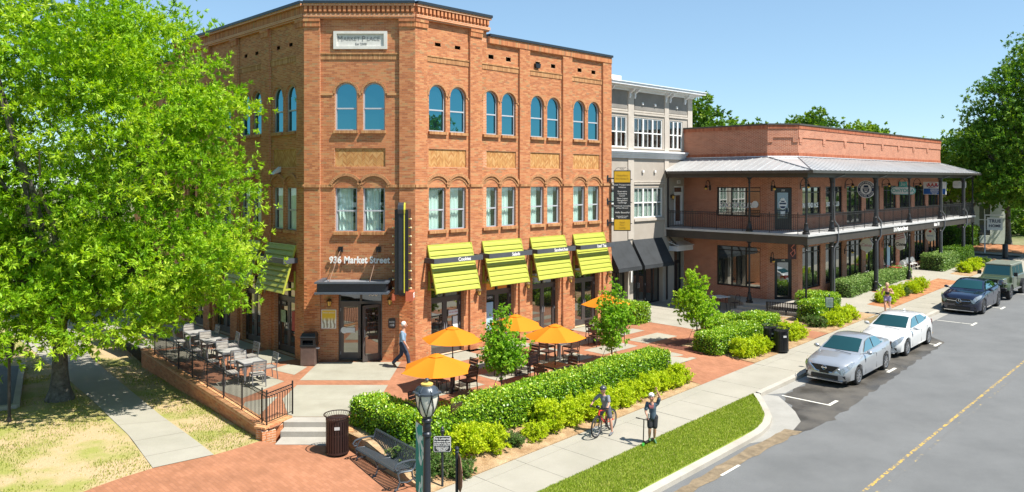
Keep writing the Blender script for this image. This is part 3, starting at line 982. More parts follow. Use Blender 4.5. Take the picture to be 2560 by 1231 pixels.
A_PIL = [(0,.6),(2.86,3.51),(5.78,6.43),(8.65,9.3),(11.62,12.29)]
REC = .10
def facade(fr, L, pil, doors, tower, name, mir=False, vis=None, seed=0):
    """tower = (x0,x1) span of the tall parapet; the rest has the low one"""
    bays = [(a[1], b[0]) for a, b in zip(pil[:-1], pil[1:])]
    holes, wins = [], []
    for i, (xa, xb) in enumerate(bays):
        c = (xa+xb)/2
        for u0, u1 in ((c-.975,c-.115),(c+.115,c+.975)):
            holes += [(u0,u1,9.02,10.9,True,.12),(u0,u1,5.05,6.79,False,.12)]
            wins += [(u0,u1,9.02,10.9,True),(u0,u1,5.05,6.79,False)]
        holes.append((c-.99,c+.99,7.6,8.32,False,.05))
        zc = 12.62 if tower[0] <= c <= tower[1] else 12.45
        holes += [(c+hx-.15,c+hx+.15,zc-.18,zc,False,.025) for hx in (-.52,.52) if fr is not FC]
    dh = [(d[0],d[1],0,d[2],False,.2) for d in doors]
    wall = MB()
    ztop = lambda x: 13.6 if tower[0] <= x <= tower[1] else 12.95
    cuts = sorted({0, L, *[t for t in tower if 0 < t < L]})
    for a, b in zip(cuts[:-1], cuts[1:]):
        hs = [h for h in holes + dh if a <= (h[0]+h[1])/2 <= b]
        holed_wall(wall, a, b, 0, ztop((a+b)/2), REC, hs)
    for (a, b) in pil:
        zt = ztop((a+b)/2)
        wall.box(a, b, 0, REC-.001, 0, zt)
        wall.box(a-.02, b+.02, -.025, 0.001, 0, .93)
    o = obj(name, wall, M_WALLT, MARKET, **pf(fr, 0))
    # bricks one by one
    spans = []
    for (a, b) in pil: spans += [(a, b, 0, .93, ztop((a+b)/2)), (a-.02, b+.02, -.025, 0, .93)]
    for (a, b) in bays: spans.append((a, b, REC, 0, ztop((a+b)/2)))
    if vis: spans = [(max(a,vis[0]), min(b,vis[1]), y, lo, hi) for a, b, y, lo, hi in spans if b > vis[0] and a < vis[1]]
    B = brick_rows(spans, 0, 13.6, holes + dh)
    bs = link('brick', boxes_mesh('brick', B, M_BRICKS), MARKET, **pf(fr, 0))
    bs['kind'] = 'stuff'
    # trim courses in brick: belt, arches, soldier bands
    T, arch = [], MB()
    for (a, b) in pil: T += soldiers(a, b, -.05, .05, 6.79, 6.9)
    for (xa, xb) in bays:
        c = (xa+xb)/2
        e = [xa, c-1.02, c-.07, c+.07, c+1.02, xb]
        for k in (0, 4): T += soldiers(e[k], e[k+1], REC-.055, REC+.02, 6.79, 6.9)
        T += soldiers(e[2], e[3], REC-.055, REC+.02, 6.79, 6.9)
        for sg in (-1, 1):
            xc = c + sg*.545
            wedge_arch(arch, xc, 6.63, .60, .72, R(23), R(157), REC-.075, REC+.02, 19)
            wedge_arch(arch, xc, 6.60, .515, .60, R(21), R(159), REC-.03, REC+.02, 17)
            wedge_arch(arch, xc, 10.47, .435, .52, 0, PI, REC-.03, REC+.02, 22)
        for (p, q) in ((xa, c-1.065),(c-.03,c+.03),(c+1.065,xb)):
            T.append((p, q, REC-.035, REC+.02, 10.40, 10.49))
        T += soldiers(xa+.004, xb-.004, REC-.03, REC+.02, 11.80, 12.0)
        T += soldiers(xa+.004, xb-.004, REC-.055, REC+.02, 12.0, 12.06, .2)
        for hx in (-.52, .52):
            zc = 12.62 if tower[0] <= c <= tower[1] else 12.45
            pass
    tr = link('belt_course', boxes_mesh('belt_course', T, M_BELT), MARKET, **pf(fr, 0)); tr['kind'] = 'stuff'
    ao = obj('brick_arch', arch, M_WEDGE, MARKET, **pf(fr, 0)); ao['kind'] = 'stuff'
    # buff herringbone panels, brick by brick
    for i, (xa, xb) in enumerate(bays):
        if vis and (xb < vis[0] or xa > vis[1]): continue
        c = (xa+xb)/2
        herringbone(fr, c-.99, c+.99, 7.6, 8.32, REC+.05)
    for i, w in enumerate(wins):
        if vis and not (vis[0] <= w[0] <= vis[1]): continue
        sash(fr, *w[:4], w[4], REC+.09, seed=seed*100+i)
    return bays
def herringbone(fr, x0, x1, z0, z1, y):
    mb = MB(); vals = []
    s = .066*1.0
    Lb, Wb = .205, .068
    c45 = D45
    def poly_clip(P): return clip_cell(P, x0, x1, z0, z1)
    xc, zc = (x0+x1)/2, (z0+z1)/2
    n = 16
    for i in range(-n, n):
        for j in range(-n, n):
            # herringbone cell of 3:1 bricks
            bx, bz = (i*1 + j*3)*Wb, (-i*1 + j*3)*Wb if False else (j*3 - i)*Wb
            for (px, pz, lx, lz) in ((bx + 0, bz, Lb, Wb), (bx + 2*Wb + Wb, bz - 0, Wb, Lb)):
                pass
    # courses of 45 degree bricks in zigzag columns: same look, simple to lay
    colw = Lb*c45 + .004
    k = 0
    x = x0 - colw
    while x < x1 + colw:
        sg = 1 if k % 2 == 0 else -1
        z = z0 - .4
        while z < z1 + .4:
            dx, dz = colw, sg*colw
            t = Wb/c45
            P = [(x+.003, z+.004), (x+dx-.003, z+dz+.004), (x+dx-.003, z+dz+t-.004), (x+.003, z+t-.004)]
            Q = poly_clip(P)
            if len(Q) >= 3:
                d = .006 + .006*random.random()
                m = len(Q)
                b = len(mb.v)
                mb._add([(p[0],y-d,p[1]) for p in Q] + [(p[0],y+.002,p[1]) for p in Q], [tuple(range(m))] + [(a,m+a,m+(a+1)%m,(a+1)%m) for a in range(m)])
                vals += [random.random()]*(2*m)
            z += t
        x += colw
        k += 1
    o = obj('herringbone_panel', mb, M_GOLD, MARKET, **pf(fr, 0))
    at = o.data.attributes.new('v', 'FLOAT', 'POINT')
    at.data.foreach_set('value', vals)
    o['kind'] = 'stuff'
    bk = MB(); bk.poly([(x0,y,z0),(x1,y,z0),(x1,y,z1),(x0,y,z1)])
    obj('panel_bed', bk, M_MORT, MARKET, **pf(fr, 0))

def dr(bays): return [((a+b)/2-.86, (a+b)/2+.86, 2.98) for a, b in bays]
A_BAY = [(a[1], b[0]) for a, b in zip(A_PIL[:-1], A_PIL[1:])]
facade(FA, 12.29, A_PIL, dr(A_BAY), (-1, 3.86), 'wall', seed=1)
C_PIL = [(0,.62),(3.72,4.345)]
# the cut corner has one wide bay
def corner_facade():
    L = 4.345
    facade(FC, L, C_PIL, [(1.32,3.04,2.95)], (-1, 9), 'wall', seed=2)
corner_facade()
B_PIL = [(LB-b, LB-a) for a, b in [(0,.6),(2.9,3.56),(5.86,6.5),(8.8,9.45),(11.75,12.4),(14.7,15.3),(17.8,LB)]][::-1]
B_BAY = [(a[1], b[0]) for a, b in zip(B_PIL[:-1], B_PIL[1:])]
facade(FB, LB, B_PIL, dr(B_BAY), (5.96, 40), 'wall', vis=(LB-9.6, LB), seed=3)
# parapets -----------------------------------------------------------
def corbels(fr, x0, x1, y, pitch, wd, z0, z1, dep, single):
    n = round((x1-x0)/pitch); p = (x1-x0)/n
    me = bpy.data.meshes.new
    mb = MB(); mb.box(-wd/2, wd/2, -dep, .0, z0, z1); mb.box(-wd/2, wd/2, -dep*.55, 0, z0-.05, z0)
    m = mb.mesh('corbel', M_WEDGE2)
    for k in range(n):
        link('corbel', m, MARKET, **pf(fr, x0+(k+.5)*p, y, 0))
M_WEDGE2 = mat('corbel_brick', (.50,.20,.085), .85, var=.3, vs=5)
par = MB()
def parapet(fr, x0, x1, hi, ends=(0,0), corb=True):
    mb = MB()
    e0, e1 = ends
    if hi:
        mb.box(x0-e0*.06, x1+e1*.06, -.09, .3, 13.44, 13.56)
        mb.box(x0-e0*.03, x1+e1*.03, -.045, .3, 13.38, 13.44)
        mb.box(x0, x1, -.03, .3, 13.56, 13.95)
        mb.box(x0-e0*.07, x1+e1*.07, -.16, .3, 13.86, 13.95)
        o = obj('parapet', mb, M_WALLT, MARKET, **pf(fr, 0))
        c = MB(); c.box(x0-e0*.1, x1+e1*.1, -.2, .4, 13.951, 14.06)
        obj('parapet_cap', c, M_CAP, MARKET, **pf(fr, 0))
        if corb: corbels(fr, x0, x1, -.03, .193, .105, 13.64, 13.86, .1, False)
        s = link('soldier_course', boxes_mesh('soldier_course', soldiers(x0, x1, -.04, 0, 13.57, 13.855), M_BRICKS), MARKET, **pf(fr, 0)); s['kind'] = 'stuff'
    else:
        mb.box(x0, x1, -.02, .3, 12.9, 13.2)
        o = obj('parapet', mb, M_WALLT, MARKET, **pf(fr, 0))
        c = MB(); c.box(x0, x1+.04, -.08, .4, 13.201, 13.31)
        obj('parapet_cap', c, M_CAP, MARKET, **pf(fr, 0))
        s = link('soldier_course', boxes_mesh('soldier_course', soldiers(x0, x1, -.03, 0, 12.92, 13.13), M_BRICKS), MARKET, **pf(fr, 0)); s['kind'] = 'stuff'
parapet(FC, 0, 4.345, True)
parapet(FA, 0, 3.86, True, (0, 1))
parapet(FA, 3.93, 12.29, False)
parapet(FB, 5.96, LB, True, (1, 0), corb=False)
parapet(FB, 0, 5.9, False)
cp = []
for fr, pil in ((FA, A_PIL), (FC, C_PIL), (FB, B_PIL)):
    S = []
    for a, b in pil:
        hi = fr is not FA or b < 3.9
        zt = 13.37 if hi else 12.9
        if hi: S += soldiers(a-.015, b+.015, -.05, .02, zt-.3, zt-.1); S += soldiers(a-.02, b+.02, -.075, .02, zt-.1, zt, .21)
    if S:
        o = link('pilaster_cap', boxes_mesh('pilaster_cap', S, M_BRICKS), MARKET, **pf(fr, 0)); o['kind'] = 'stuff'
# low parapet hollow face panels (recessed bay heads) read as a thin frame
rf = MB()
pts = [FB.w(0,.2), FB.w(LB,.2), FC.w(0,.2), FC.w(4.345,.2), FA.w(12.2,.2), FA.w(12.2,14), FB.w(0,14)]
rf.poly([(p.x,p.y,12.8) for p in pts])
obj('roof', rf, mat('flat_roof_membrane', (.35,.34,.32), .9), MARKET)
# side and back walls closing the volume
sw = MB(); sw.box(12.1, 12.27, .1, 14, 0, 13.2)
obj('end_wall', sw, M_WALLT, MARKET, **pf(FA, 0))
sw = MB(); p0, p1 = FA.w(12.2,14), FB.w(0,14)
sw.poly([(p0.x,p0.y,0),(p1.x,p1.y,0),(p1.x,p1.y,13),(p0.x,p0.y,13)])
p2 = FB.w(0,0)
sw.poly([(p1.x,p1.y,0),(p2.x,p2.y,0),(p2.x,p2.y,13),(p1.x,p1.y,13)])
obj('back_wall', sw, M_WALLT, MARKET)
# doors
for i, (a, b) in enumerate(A_BAY):
    c = (a+b)/2
    shop_door(FA, c-.86, c+.86, 2.95, REC+.17)
for i, (a, b) in enumerate(B_BAY):
    if i < len(B_BAY)-4: continue
    c = (a+b)/2
    shop_door(FB, c-.86, c+.86, 2.95, REC+.17)
ent = shop_door(FC, 1.32, 3.04, 2.92, REC+.1, open_right=R(38))
bk = MB(); bk.box(-.86,.86,1.6,1.62,0,3); bk.poly([(-.86,.12,0),(.86,.12,0),(.86,1.6,0),(-.86,1.6,0)]); bk.poly([(-.86,.12,0),(-.86,1.6,0),(-.86,1.6,3),(-.86,.12,3)]); bk.poly([(.86,.12,0),(.86,1.6,0),(.86,1.6,3),(.86,.12,3)])
obj('lobby', bk, M_INT, ent)
lr = MB()
for z in (.5,.9,1.3): lr.box(-.1,.7,1.1,1.4,z,z+.03); [lr.box(-.05+.13*k,.03+.13*k,1.15,1.3,z+.03,z+.2) for k in range(6)]
obj('display_rack', lr, mat('shelf_goods', (.5,.45,.38), .6, var=.5, vs=20), ent)
text('936', .26, ent, (.48,-.012,2.58), M_WHITE, off=.006)
# individual bricks round the entrance: 260 of the nearest ones, each its own piece
bm_ = MB(); bm_.box(-.102,.102,-.012,.004,-.0295,.0295)
BR = []
for k, c in enumerate([(.46,.15,.05),(.52,.18,.065),(.40,.125,.045),(.56,.22,.085)]):
    BR.append(bm_.mesh('brick', mat('pier_brick_%s' % 'abcd'[k], c, .85, var=.15, vs=8)))
nb = 0
for row in range(14, 46):
    z = row*.0677 + .0338
    off = (row % 2)*.1065
    for k in range(-1, 4):
        for base, y in ((0.0, -.0005), (3.72, -.0005)):
            a = base + off + k*.213
            hi = base + .62
            if a < base or a + .213 > hi: continue
            if nb >= 280: break
            link('brick', random.choice(BR), MARKET, **pf(FC, a+.1065, y-.002, z))
            nb += 1
# ---- name tablet, letters, notices, lanterns
M_STONE = mat('cast_stone', (.62,.60,.55), .8, var=.08, vs=6, bump=.1)
mb = MB(); mb.box(-1.05,1.05,-.07,.05,0,.7)
tb = thing('name_tablet', 'pale stone name tablet set high on the cut corner of the brick building', 'sign', FC.w(2.19, REC, 12.2), 0)
fm = MB()
for (a,b,c,d) in ((-1.05,1.05,0,.11),(-1.05,1.05,.6,.7),(-1.05,-.92,.11,.6),(.92,1.05,.11,.6)): fm.box(a,b,-.08,.03,c,d)
obj('frame', fm, M_STONE, tb)
fm = MB(); fm.box(-.92,.92,-.015,.03,.11,.6); obj('panel', fm, M_STONE, tb)
M_LET = mat('engraved_letters', (.22,.21,.20), .8)
for ch, x, sz in (('M',-.80,.29),('ARKET',-.345,.215),('P',.12,.29),('LACE',.50,.215)):
    text(ch, sz, tb, (x,-.02,.40 if sz < .3 else .415), M_LET, ext=.003, sx=.98, space=1.04)
text('Est 2008', .13, tb, (.02,-.02,.2), M_LET, ext=.004)
lt = thing('street_address_letters', 'raised white letters reading 936 Market Street over the entrance canopy', 'sign', FC.w(2.17, REC, 3.94), 0)
o = text('936 Market Street', .36, lt, (0,-.09,0), M_WHITE, ext=.022, off=.012, space=1.06, sx=.83)
st = MB()
for k in range(9): st.tube([(-1.05+.26*k,0,.0),(-1.05+.26*k,-.07,.0)], .012, 5)
obj('stand_off', st, M_BLACK, lt)
# poster, suite plaque
po = thing('poster', 'framed yellow food poster on the wall left of the entrance doors', 'poster', FC.w(.95, REC, 1.26), 0)
mb = MB(); mb.box(-.29,.29,-.03,0,0,.74); obj('frame', mb, M_WHITE, po)
def poster_mat():
    m, n, l, p = _nt('poster_print')
    c = _coord(n); nz = n.new('ShaderNodeTexWave'); nz.inputs['Scale'].default_value = 2.2; nz.inputs['Distortion'].default_value = 9; nz.inputs['Detail'].default_value = 3
    l.new(c, nz.inputs['Vector'])
    s = n.new('ShaderNodeSeparateXYZ'); l.new(c, s.inputs[0])
    r = n.new('ShaderNodeValToRGB')
    r.color_ramp.elements[0].color = (.85,.80,.68,1); r.color_ramp.elements[1].color = (.42,.32,.22,1)
    r.color_ramp.elements[0].position = .35; r.color_ramp.elements[1].position = .75
    l.new(nz.outputs['Fac'], r.inputs[0])
    mr = n.new('ShaderNodeMapRange'); mr.inputs[1].default_value = .30; mr.inputs[2].default_value = .44
    l.new(s.outputs[2], mr.inputs[0])
    mx = n.new('ShaderNodeMix'); mx.data_type = 'RGBA'; l.new(mr.outputs[0], mx.inputs[0]); l.new(r.outputs[0], mx.inputs[6]); mx.inputs[7].default_value = (.80,.50,.03,1)
    l.new(mx.outputs[2], p.inputs['Base Color'])
    return m
mb = MB(); mb.poly([(-.265,-.033,.025),(.265,-.033,.025),(.265,-.033,.715),(-.265,-.033,.715)]); obj('print', mb, poster_mat(), po)
text('FRESH BAKED', .075, po, (0,-.036,.62), M_WHITE, ext=.002)
sp = thing('suite_plaque', 'dark notched plaque reading suite 106 right of the entrance doors', 'sign', FC.w(3.42, REC, 1.46), 0)
mb = MB()
mb.prism([(-.1,-.2),(.1,-.2),(.14,-.15),(.14,.15),(.1,.2),(-.1,.2),(-.14,.15),(-.14,-.15)], 'y', -.03, 0); obj('plate', mb, M_DARK, sp)
text('suite', .11, sp, (0,-.035,.07), M_WHITE, ext=.003); text('106', .13, sp, (0,-.035,-.07), M_WHITE, ext=.003)
lantern(FC, 1.0, 2.32, 'small bronze lantern left of the entrance above the yellow poster', REC)
lantern(FC, 3.36, 2.38, 'small bronze lantern right of the entrance above the suite plaque', REC)
for k, (x, w) in enumerate([(3.2,'between the Cookies and Salads shutters'),(6.12,'between the Salads and Sandwiches shutters'),(8.98,'between the Sandwiches and Iced Tea shutters'),(11.95,'at the far end beyond the Iced Tea shutter')]):
    lantern(FA, x, 2.42, 'amber lantern on the brick pier ' + w)
lantern(FB, LB-3.23, 2.42, 'amber lantern on the shaded brick pier left of the corner')
# flood lights on the shaded wall
for k, s in enumerate((2.15, 4.6)):
    fl = thing('flood_light', ('white wedge flood light high on the shaded wall nearest the corner', 'white wedge flood light half hidden by the oak leaves')[k], 'flood light', FB.w(LB-s, REC, 7.42), FB.a)
    mb = MB(); mb._add([(-.13,0,0),(.13,0,0),(.13,-.34,-.12),(-.13,-.34,-.12),(-.13,0,.2),(.13,0,.2),(.13,-.3,-.04),(-.13,-.3,-.04)], [(0,3,2,1),(4,5,6,7),(0,1,5,4),(1,2,6,5),(2,3,7,6),(3,0,4,7)])
    obj('housing', mb, mat('pale_grey_metal', (.6,.62,.62), .4, .2), fl)
    mb = MB(); mb.box(-.07,.07,-.03,.01,-.1,0); obj('bracket', mb, M_DARK, fl)
vt = thing('wall_vent', 'small black vent cap high on the sunny brick front', 'vent', FA.w(6.95, REC, 12.15), FA.a)
mb = MB(); mb.prism([(-.13,0),(.13,0),(.17,.2),(-.17,.2)], 'y', -.12, 0); obj('hood', mb, M_BLACK, vt)

# ---- entrance canopy
CN = thing('entrance_canopy', 'dark blue grey flat metal canopy hung on rods over the corner entrance', 'canopy', FC.w(2.1, 0, 0), 0)
M_CAN = mat('blue_grey_metal', (.10,.12,.145), .4, .3, var=.12, vs=3)
M_CAN2 = mat('dark_canopy_web', (.03,.035,.045), .4, .3)
w0 = 1.38
mb = MB(); mb.box(-w0,w0,-1.27,-1.09,2.79,2.86); mb.box(-w0,w0,-1.27,-1.09,3.19,3.25)
mb.box(-w0,-w0+.16,-1.09,.09,2.79,2.86); mb.box(w0-.16,w0,-1.09,.09,2.79,2.86); mb.box(-w0,-w0+.16,-1.09,.09,3.19,3.25); mb.box(w0-.16,w0,-1.09,.09,3.19,3.25)
obj('flange', mb, M_CAN, CN)
mb = MB(); mb.box(-w0+.08,w0-.08,-1.18,-1.11,2.86,3.19); mb.box(-w0+.08,-w0+.14,-1.11,.09,2.86,3.19); mb.box(w0-.14,w0-.08,-1.11,.09,2.86,3.19)
obj('channel_web', mb, M_CAN2, CN)
mb = MB(); mb.box(-w0+.161,w0-.161,-1.089,.09,3.1,3.17); obj('deck', mb, mat('canopy_deck', (.24,.27,.30), .5, .2, var=.15), CN)
M_ROD = mat('copper_rod', (.45,.28,.2), .4, .5)
for x, t in ((-.68,-.92),(.80,.62)):
    mb = MB(); mb.tube([(x,.06,4.37),(t,-.86,3.2)], .013, 6); obj('tie_rod', mb, M_ROD, CN)
    mb = MB(); mb.box(x-.09,x+.09,.03,.1,4.26,4.47); mb.tube([(x-.06,.03,4.42),(x-.06,.0,4.42)], .014, 6); mb.tube([(x+.06,.03,4.42),(x+.06,.0,4.42)], .014, 6); mb.tube([(x-.06,.03,4.31),(x-.06,.0,4.31)], .014, 6); mb.tube([(x+.06,.03,4.31),(x+.06,.0,4.31)], .014, 6); mb.box(x-.015,x+.015,-.06,.03,4.34,4.4)
    obj('anchor_plate', mb, M_BLACK, CN)
    mb = MB(); mb.box(t-.05,t+.05,-.9,-.8,3.17,3.2); mb.box(t-.01,t+.01,-.89,-.82,3.2,3.25); obj('cleat', mb, M_BLACK, CN)

# ---- blade sign on the corner pier
BS = thing('blade_sign', 'tall black blade sign edged yellow with bulbs beside the entrance', 'sign', FC.w(3.93, 0, 2.6), 0)
M_YEDGE = mat('yellow_edge', (.62,.58,.05), .4)
mb = MB(); mb.box(-.26,.26,-.86,-.12,.12,3.35)
obj('sign_box', mb, M_BLACK, BS)
mb = MB()
prof = [(-.62,.3),(-.62,3.35)] + [(-.74+.15*math.cos(a)+.0, 3.38+.17*math.sin(a)) for a in np.linspace(0.6,PI,6)] + [(-.9,.3),(-.84,.14),(-.72,.05),(-.62,.1)]
mb.prism([(-.6,.25),(-.6,3.38),(-.66,3.5),(-.75,3.55),(-.84,3.5),(-.9,3.36),(-.9,.3),(-.84,.12),(-.72,.04),(-.6,.1)], 'x', -.1, .1)
obj('rib', mb, M_CAN2, BS)
mb = MB(); mb.prism([(-.33,3.3),(-.33,3.56),(-.5,3.62),(-.75,3.62),(-.93,3.52),(-.96,3.36),(-.93,3.2),(-.62,3.2)], 'x', -.13, .09); obj('cap_roll', mb, mat('sign_cap', (.06,.065,.075), .35, .3), BS)
mb = MB(); mb.box(.1,.125,-.93,-.86,.2,3.3); mb.prism([(-.7,3.2),(-.7,3.6),(-.80,3.62),(-.94,3.52),(-.985,3.36),(-.95,3.2)], 'x', .1, .135); obj('yellow_edging', mb, M_YEDGE, BS)
bl = MB()
for k in range(9):
    z = .35 + k*.33
    for sx in (-1, 1): bl.tube([(sx*.25,-.7,z),(sx*.32,-.72,z)], .02, 5); bl.ball((sx*.34,-.72,z), .038, 6, 4, 1)
obj('bulb', bl, [M_YEDGE, mat('bulb_glass', (.75,.66,.4), .2)], BS)
M_REDP = mat('coral_red_paint', (.48,.12,.055), .5, var=.12)
mb = MB()
for sx in (-1, 1):
    c = arc_xz(sx*.2, -.05, .17, R(95) if sx > 0 else R(85), R(-60) if sx > 0 else R(240), 10)
    mb.tube([(p[0], -.75, p[1]) for p in c], [.05]*8+[.04,.03,.02], 6)
    mb.box(sx*.3-.05, sx*.3+.05, -.85, -.6, -.1, .16)
obj('scroll', mb, M_REDP, BS)
mb = MB(); mb.box(.16,.44,-.9,-.35,-.12,.24); obj('word_box', mb, M_REDP, BS)
text('DE', .27, BS, (.445,-.62,.06), M_WHITE, rot=(R(90),0,R(90)), ext=.004, off=.008)
mb = MB(); mb.box(-.05,.05,-.15,.0,3.0,3.1); mb.box(-.05,.05,-.15,.0,1.6,1.7); mb.box(-.05,.05,-.15,0,.3,.4); obj('bracket', mb, M_BLACK, BS)

# ---- yellow-green louvred shutters propped over the openings
M_LIME = mat('lime_paint', (.36,.385,.045), .45, var=.08, vs=4)
M_BAR = mat('charcoal_sign_bar', (.085,.092,.105), .45, .2)
def shutter(fr, c, word, label):
    T = thing('louvred_shutter', label, 'shutter', fr.w(c, 0, 0), fr.a, 'lime green louvred shutters above the shop doors')
    zt, zb, out, hw = 4.46, 2.62, .56, 1.16
    sl = math.atan2(out, zt-zb)
    Ls = math.hypot(out, zt-zb)
    Mx = Matrix.Translation((0, .0, zt)) @ Matrix.Rotation(-sl, 4, 'X')    # local -z runs down the slope
    n = 9
    slat = MB()
    h = Ls/n
    slat.prism([(-.02,-.005),(.006,.02),(.02,-.01),(-.035,-h-.012),(-.058,-h+.004),(-.045,-h*.55)], 'x', -hw+.05, hw-.05)
    me = slat.mesh('slat', M_LIME, True, 40)
    for k in range(n):
        o = link('slat', me, T)
        o.matrix_local = Mx @ Matrix.Translation((0, 0, -k*h))
    mb = MB(); mb.M = Mx
    mb.box(-hw,-hw+.05,-.05,.03,-Ls-.02,.02); mb.box(hw-.05,hw,-.05,.03,-Ls-.02,.02); mb.box(-hw+.05,hw-.05,-.03,.03,-.02,.03)
    obj('shutter_frame', mb, M_LIME, T)
    for sx in (-1, 1):
        x = sx*(hw-.1)
        mb = MB(); mb.box(x-.03,x+.03,-.5,-.02,2.72,2.79); mb.box(x-.03,x+.03,-.05,-.002,2.72,3.45); mb.box(x-.05,x+.05,-.02,-.001,2.68,2.84)
        obj('prop', mb, M_LIME, T)
    mb = MB(); bw = 1.28
    mb.box(-bw,bw,-.62,-.56,3.80,4.0); mb.box(-bw,-bw+.06,-.56,-.01,3.80,4.0); mb.box(bw-.06,bw,-.56,-.01,3.80,4.0)
    obj('sign_bar', mb, M_BAR, T)
    if word: text(word, .2, T, (.28 if fr is FA else -.3,-.625,3.895), M_WHITE, ext=.006, off=.004)
    return T
for (a, b), w in zip(A_BAY, ('Cookies','Salads','Sandwiches','Iced Tea')):
    shutter(FA, (a+b)/2, w, 'lime green louvred shutter with a charcoal bar reading ' + w)
for k, (a, b) in enumerate(B_BAY[-3:]):
    shutter(FB, (a+b)/2, ('', '', 'Catering')[k], ('shaded lime green shutter behind the oak, third from the corner','shaded lime green shutter mostly hidden by oak leaves','lime green shutter on the shaded wall nearest the corner')[k])

# ---- door notices
M_PAPER = mat('paper_notice', (.72,.72,.70), .6)
def decal(fr, x, z, w, h, label, m, y, txt=None, name='door_notice', cat='notice', ts=.08):
    t = thing(name, label, cat, fr.w(x, y, z), fr.a)
    mb = MB(); mb.box(-w/2,w/2,-.004,0,-h/2,h/2); obj('sheet', mb, m, t)
    for k, (s, dz, c) in enumerate(txt or []): text(s, ts, t, (0,-.008,dz), c, ext=.001)
    return t
yd = REC+.19
decal(FA, 5.02, 1.45, .26, .62, 'red lettered white notice in the right leaf of the first sunny door', M_PAPER, yd) if False else None
M_BLUEP = mat('pale_blue_poster', (.34,.50,.62), .5, var=.1)
M_REDT = mat('red_print', (.55,.06,.05), .6)
M_BLKP = mat('black_print', (.02,.02,.02), .5)
decal(FA, 2.17, 1.62, .5, .2, 'small red and white notice high in the door under the Cookies shutter', M_PAPER, yd, [('WE ARE OPEN', 0, M_REDT)], ts=.07)
decal(FA, 2.28, 1.2, .26, .5, 'white paper sheet lower in the door under the Cookies shutter', M_PAPER, yd)
decal(FA, 4.22, 2.0, .44, .22, 'black hours sign at the top of the door under the Salads shutter', M_BLKP, yd, [('OPEN', 0, M_WHITE)], ts=.12)
decal(FA, 4.22, 1.2, .4, 1.2, 'tall pale blue poster in the door under the Salads shutter', M_BLUEP, yd)
decal(FB, LB-2.15, 2.0, .42, .24, 'black hours sign in the shaded door nearest the corner', M_BLKP, yd, [('OPEN', 0, M_WHITE)], ts=.12)
decal(FB, LB-2.2, 1.45, .4, .5, 'small green and white poster in the shaded door', mat('green_poster', (.30,.42,.25), .6, var=.4, vs=9), yd)
decal(FB, LB-1.28, 1.35, .42, .8, 'red poster in the right leaf of the shaded door', mat('red_poster', (.42,.06,.04), .6, var=.3, vs=7), yd)
t = decal(FC, 1.72, 1.17, .46, .2, 'white round and square stickers on the closed entrance door', M_PAPER, REC+.12)
mb = MB(); mb.lathe([(.13,-.006),(.13,0)], (-.2,0,0), 16, 0, 'y'); obj('round_sticker', mb, M_PAPER, t)
# ================================================================== STUCCO BUILDING
STUCCO = thing('stucco_building', 'taupe stucco three storey building with white cornice and black awnings', 'building')
M_STU = two_tone('taupe_stucco', (.36,.315,.265), (.43,.385,.33), .8, .3, .7, bump=.12, bs=60, fine=.2)
M_STUD = two_tone('grey_weathered_stucco', (.20,.185,.165), (.27,.25,.225), 1.2, .3, .7, bump=.12, bs=60, fine=.25)
M_STUT = mat('light_stucco_trim', (.47,.42,.36), .85, var=.08)
M_CORN = mat('white_cornice', (.72,.73,.74), .5, var=.05)
M_SLAT = mat('window_blind', (.62,.68,.62), .7, var=.05)
def P_(name, mb, m, root, fr, smooth=False, x=0, y=0, z=0): return obj(name, mb, m, root, smooth, **pf(fr, x, y, z))
LT = 7.77
holes = []
tw = [(-.45,1.31),(1.96,4.69),(5.42,6.77)]
for a, b in tw: holes.append((a,b,8.87,10.55,False,.1))
for a, b in tw[:2]: holes.append((a,b,4.94,6.63,False,.1))
holes += [(-.5,1.42,0,2.9,False,.35),(1.88,4.72,0,2.9,False,.35),(5.9,6.85,0,2.85,False,.3),(5.88,6.85,4.42,6.7,False,.12)]
mb = MB(); holed_wall(mb, -.6, LT, 0, 12.15, 0, holes)
P_('wall', mb, M_STU, STUCCO, FT)
mb = MB(); mb.box(-.6, 1.3, -.02, .0, 10.98, 11.98); mb.box(1.98, 4.82, -.02, 0, 10.98, 11.98); mb.box(5.32, 7.2, -.02, 0, 10.98, 11.98)
P_('frieze_panel', mb, M_STUD, STUCCO, FT)
for a, b in ((1.38,1.9),(4.86,5.28),(7.28,LT)):
    mb = MB(); mb.box(a, b, -.05, .0, 3.0 if a > 7 else 3.8, 12.1); P_('pilaster', mb, M_STUT, STUCCO, FT)
mb = MB()
for a, b in ((-.6,1.36),(1.92,4.84),(5.3,7.26)):
    mb.box(a, b, -.06, 0, 10.72, 10.82); mb.box(a, b, -.03, 0, 10.86, 10.95)
    if b < 5: mb.box(a, b, -.06, 0, 6.82, 6.9); mb.box(a, b, -.03, 0, 6.94, 7.02); mb.box(a, b, -.09, 0, 4.76, 4.88)
    mb.box(a, b, -.04, 0, 8.82, 8.87)
P_('string_course', mb, M_STUT, STUCCO, FT)
mb = MB()
for (p, a, b) in ((.10,8.28,8.40),(.18,8.40,8.52),(.26,8.52,8.62),(.32,8.62,8.70)): mb.box(-.6, LT+p, -p, .0, a, b)
P_('ledge', mb, M_CORN, STUCCO, FT)
mb = MB()
for (p, a, b) in ((.12,11.98,12.1),(.36,12.1,12.2),(.62,12.2,12.34)): mb.box(-.8, LT+p, -p, .3, a, b)
mb._add([(-.8,-.68,12.34),(LT+.68,-.68,12.34),(LT+.2,.5,12.58),(-.8,.5,12.58),(-.8,-.68,12.38),(LT+.68,-.68,12.38),(LT+.2,.5,12.62),(-.8,.5,12.62)], [(4,5,6,7),(0,1,5,4),(1,2,6,5),(3,0,4,7)])
P_('cornice', mb, M_CORN, STUCCO, FT)
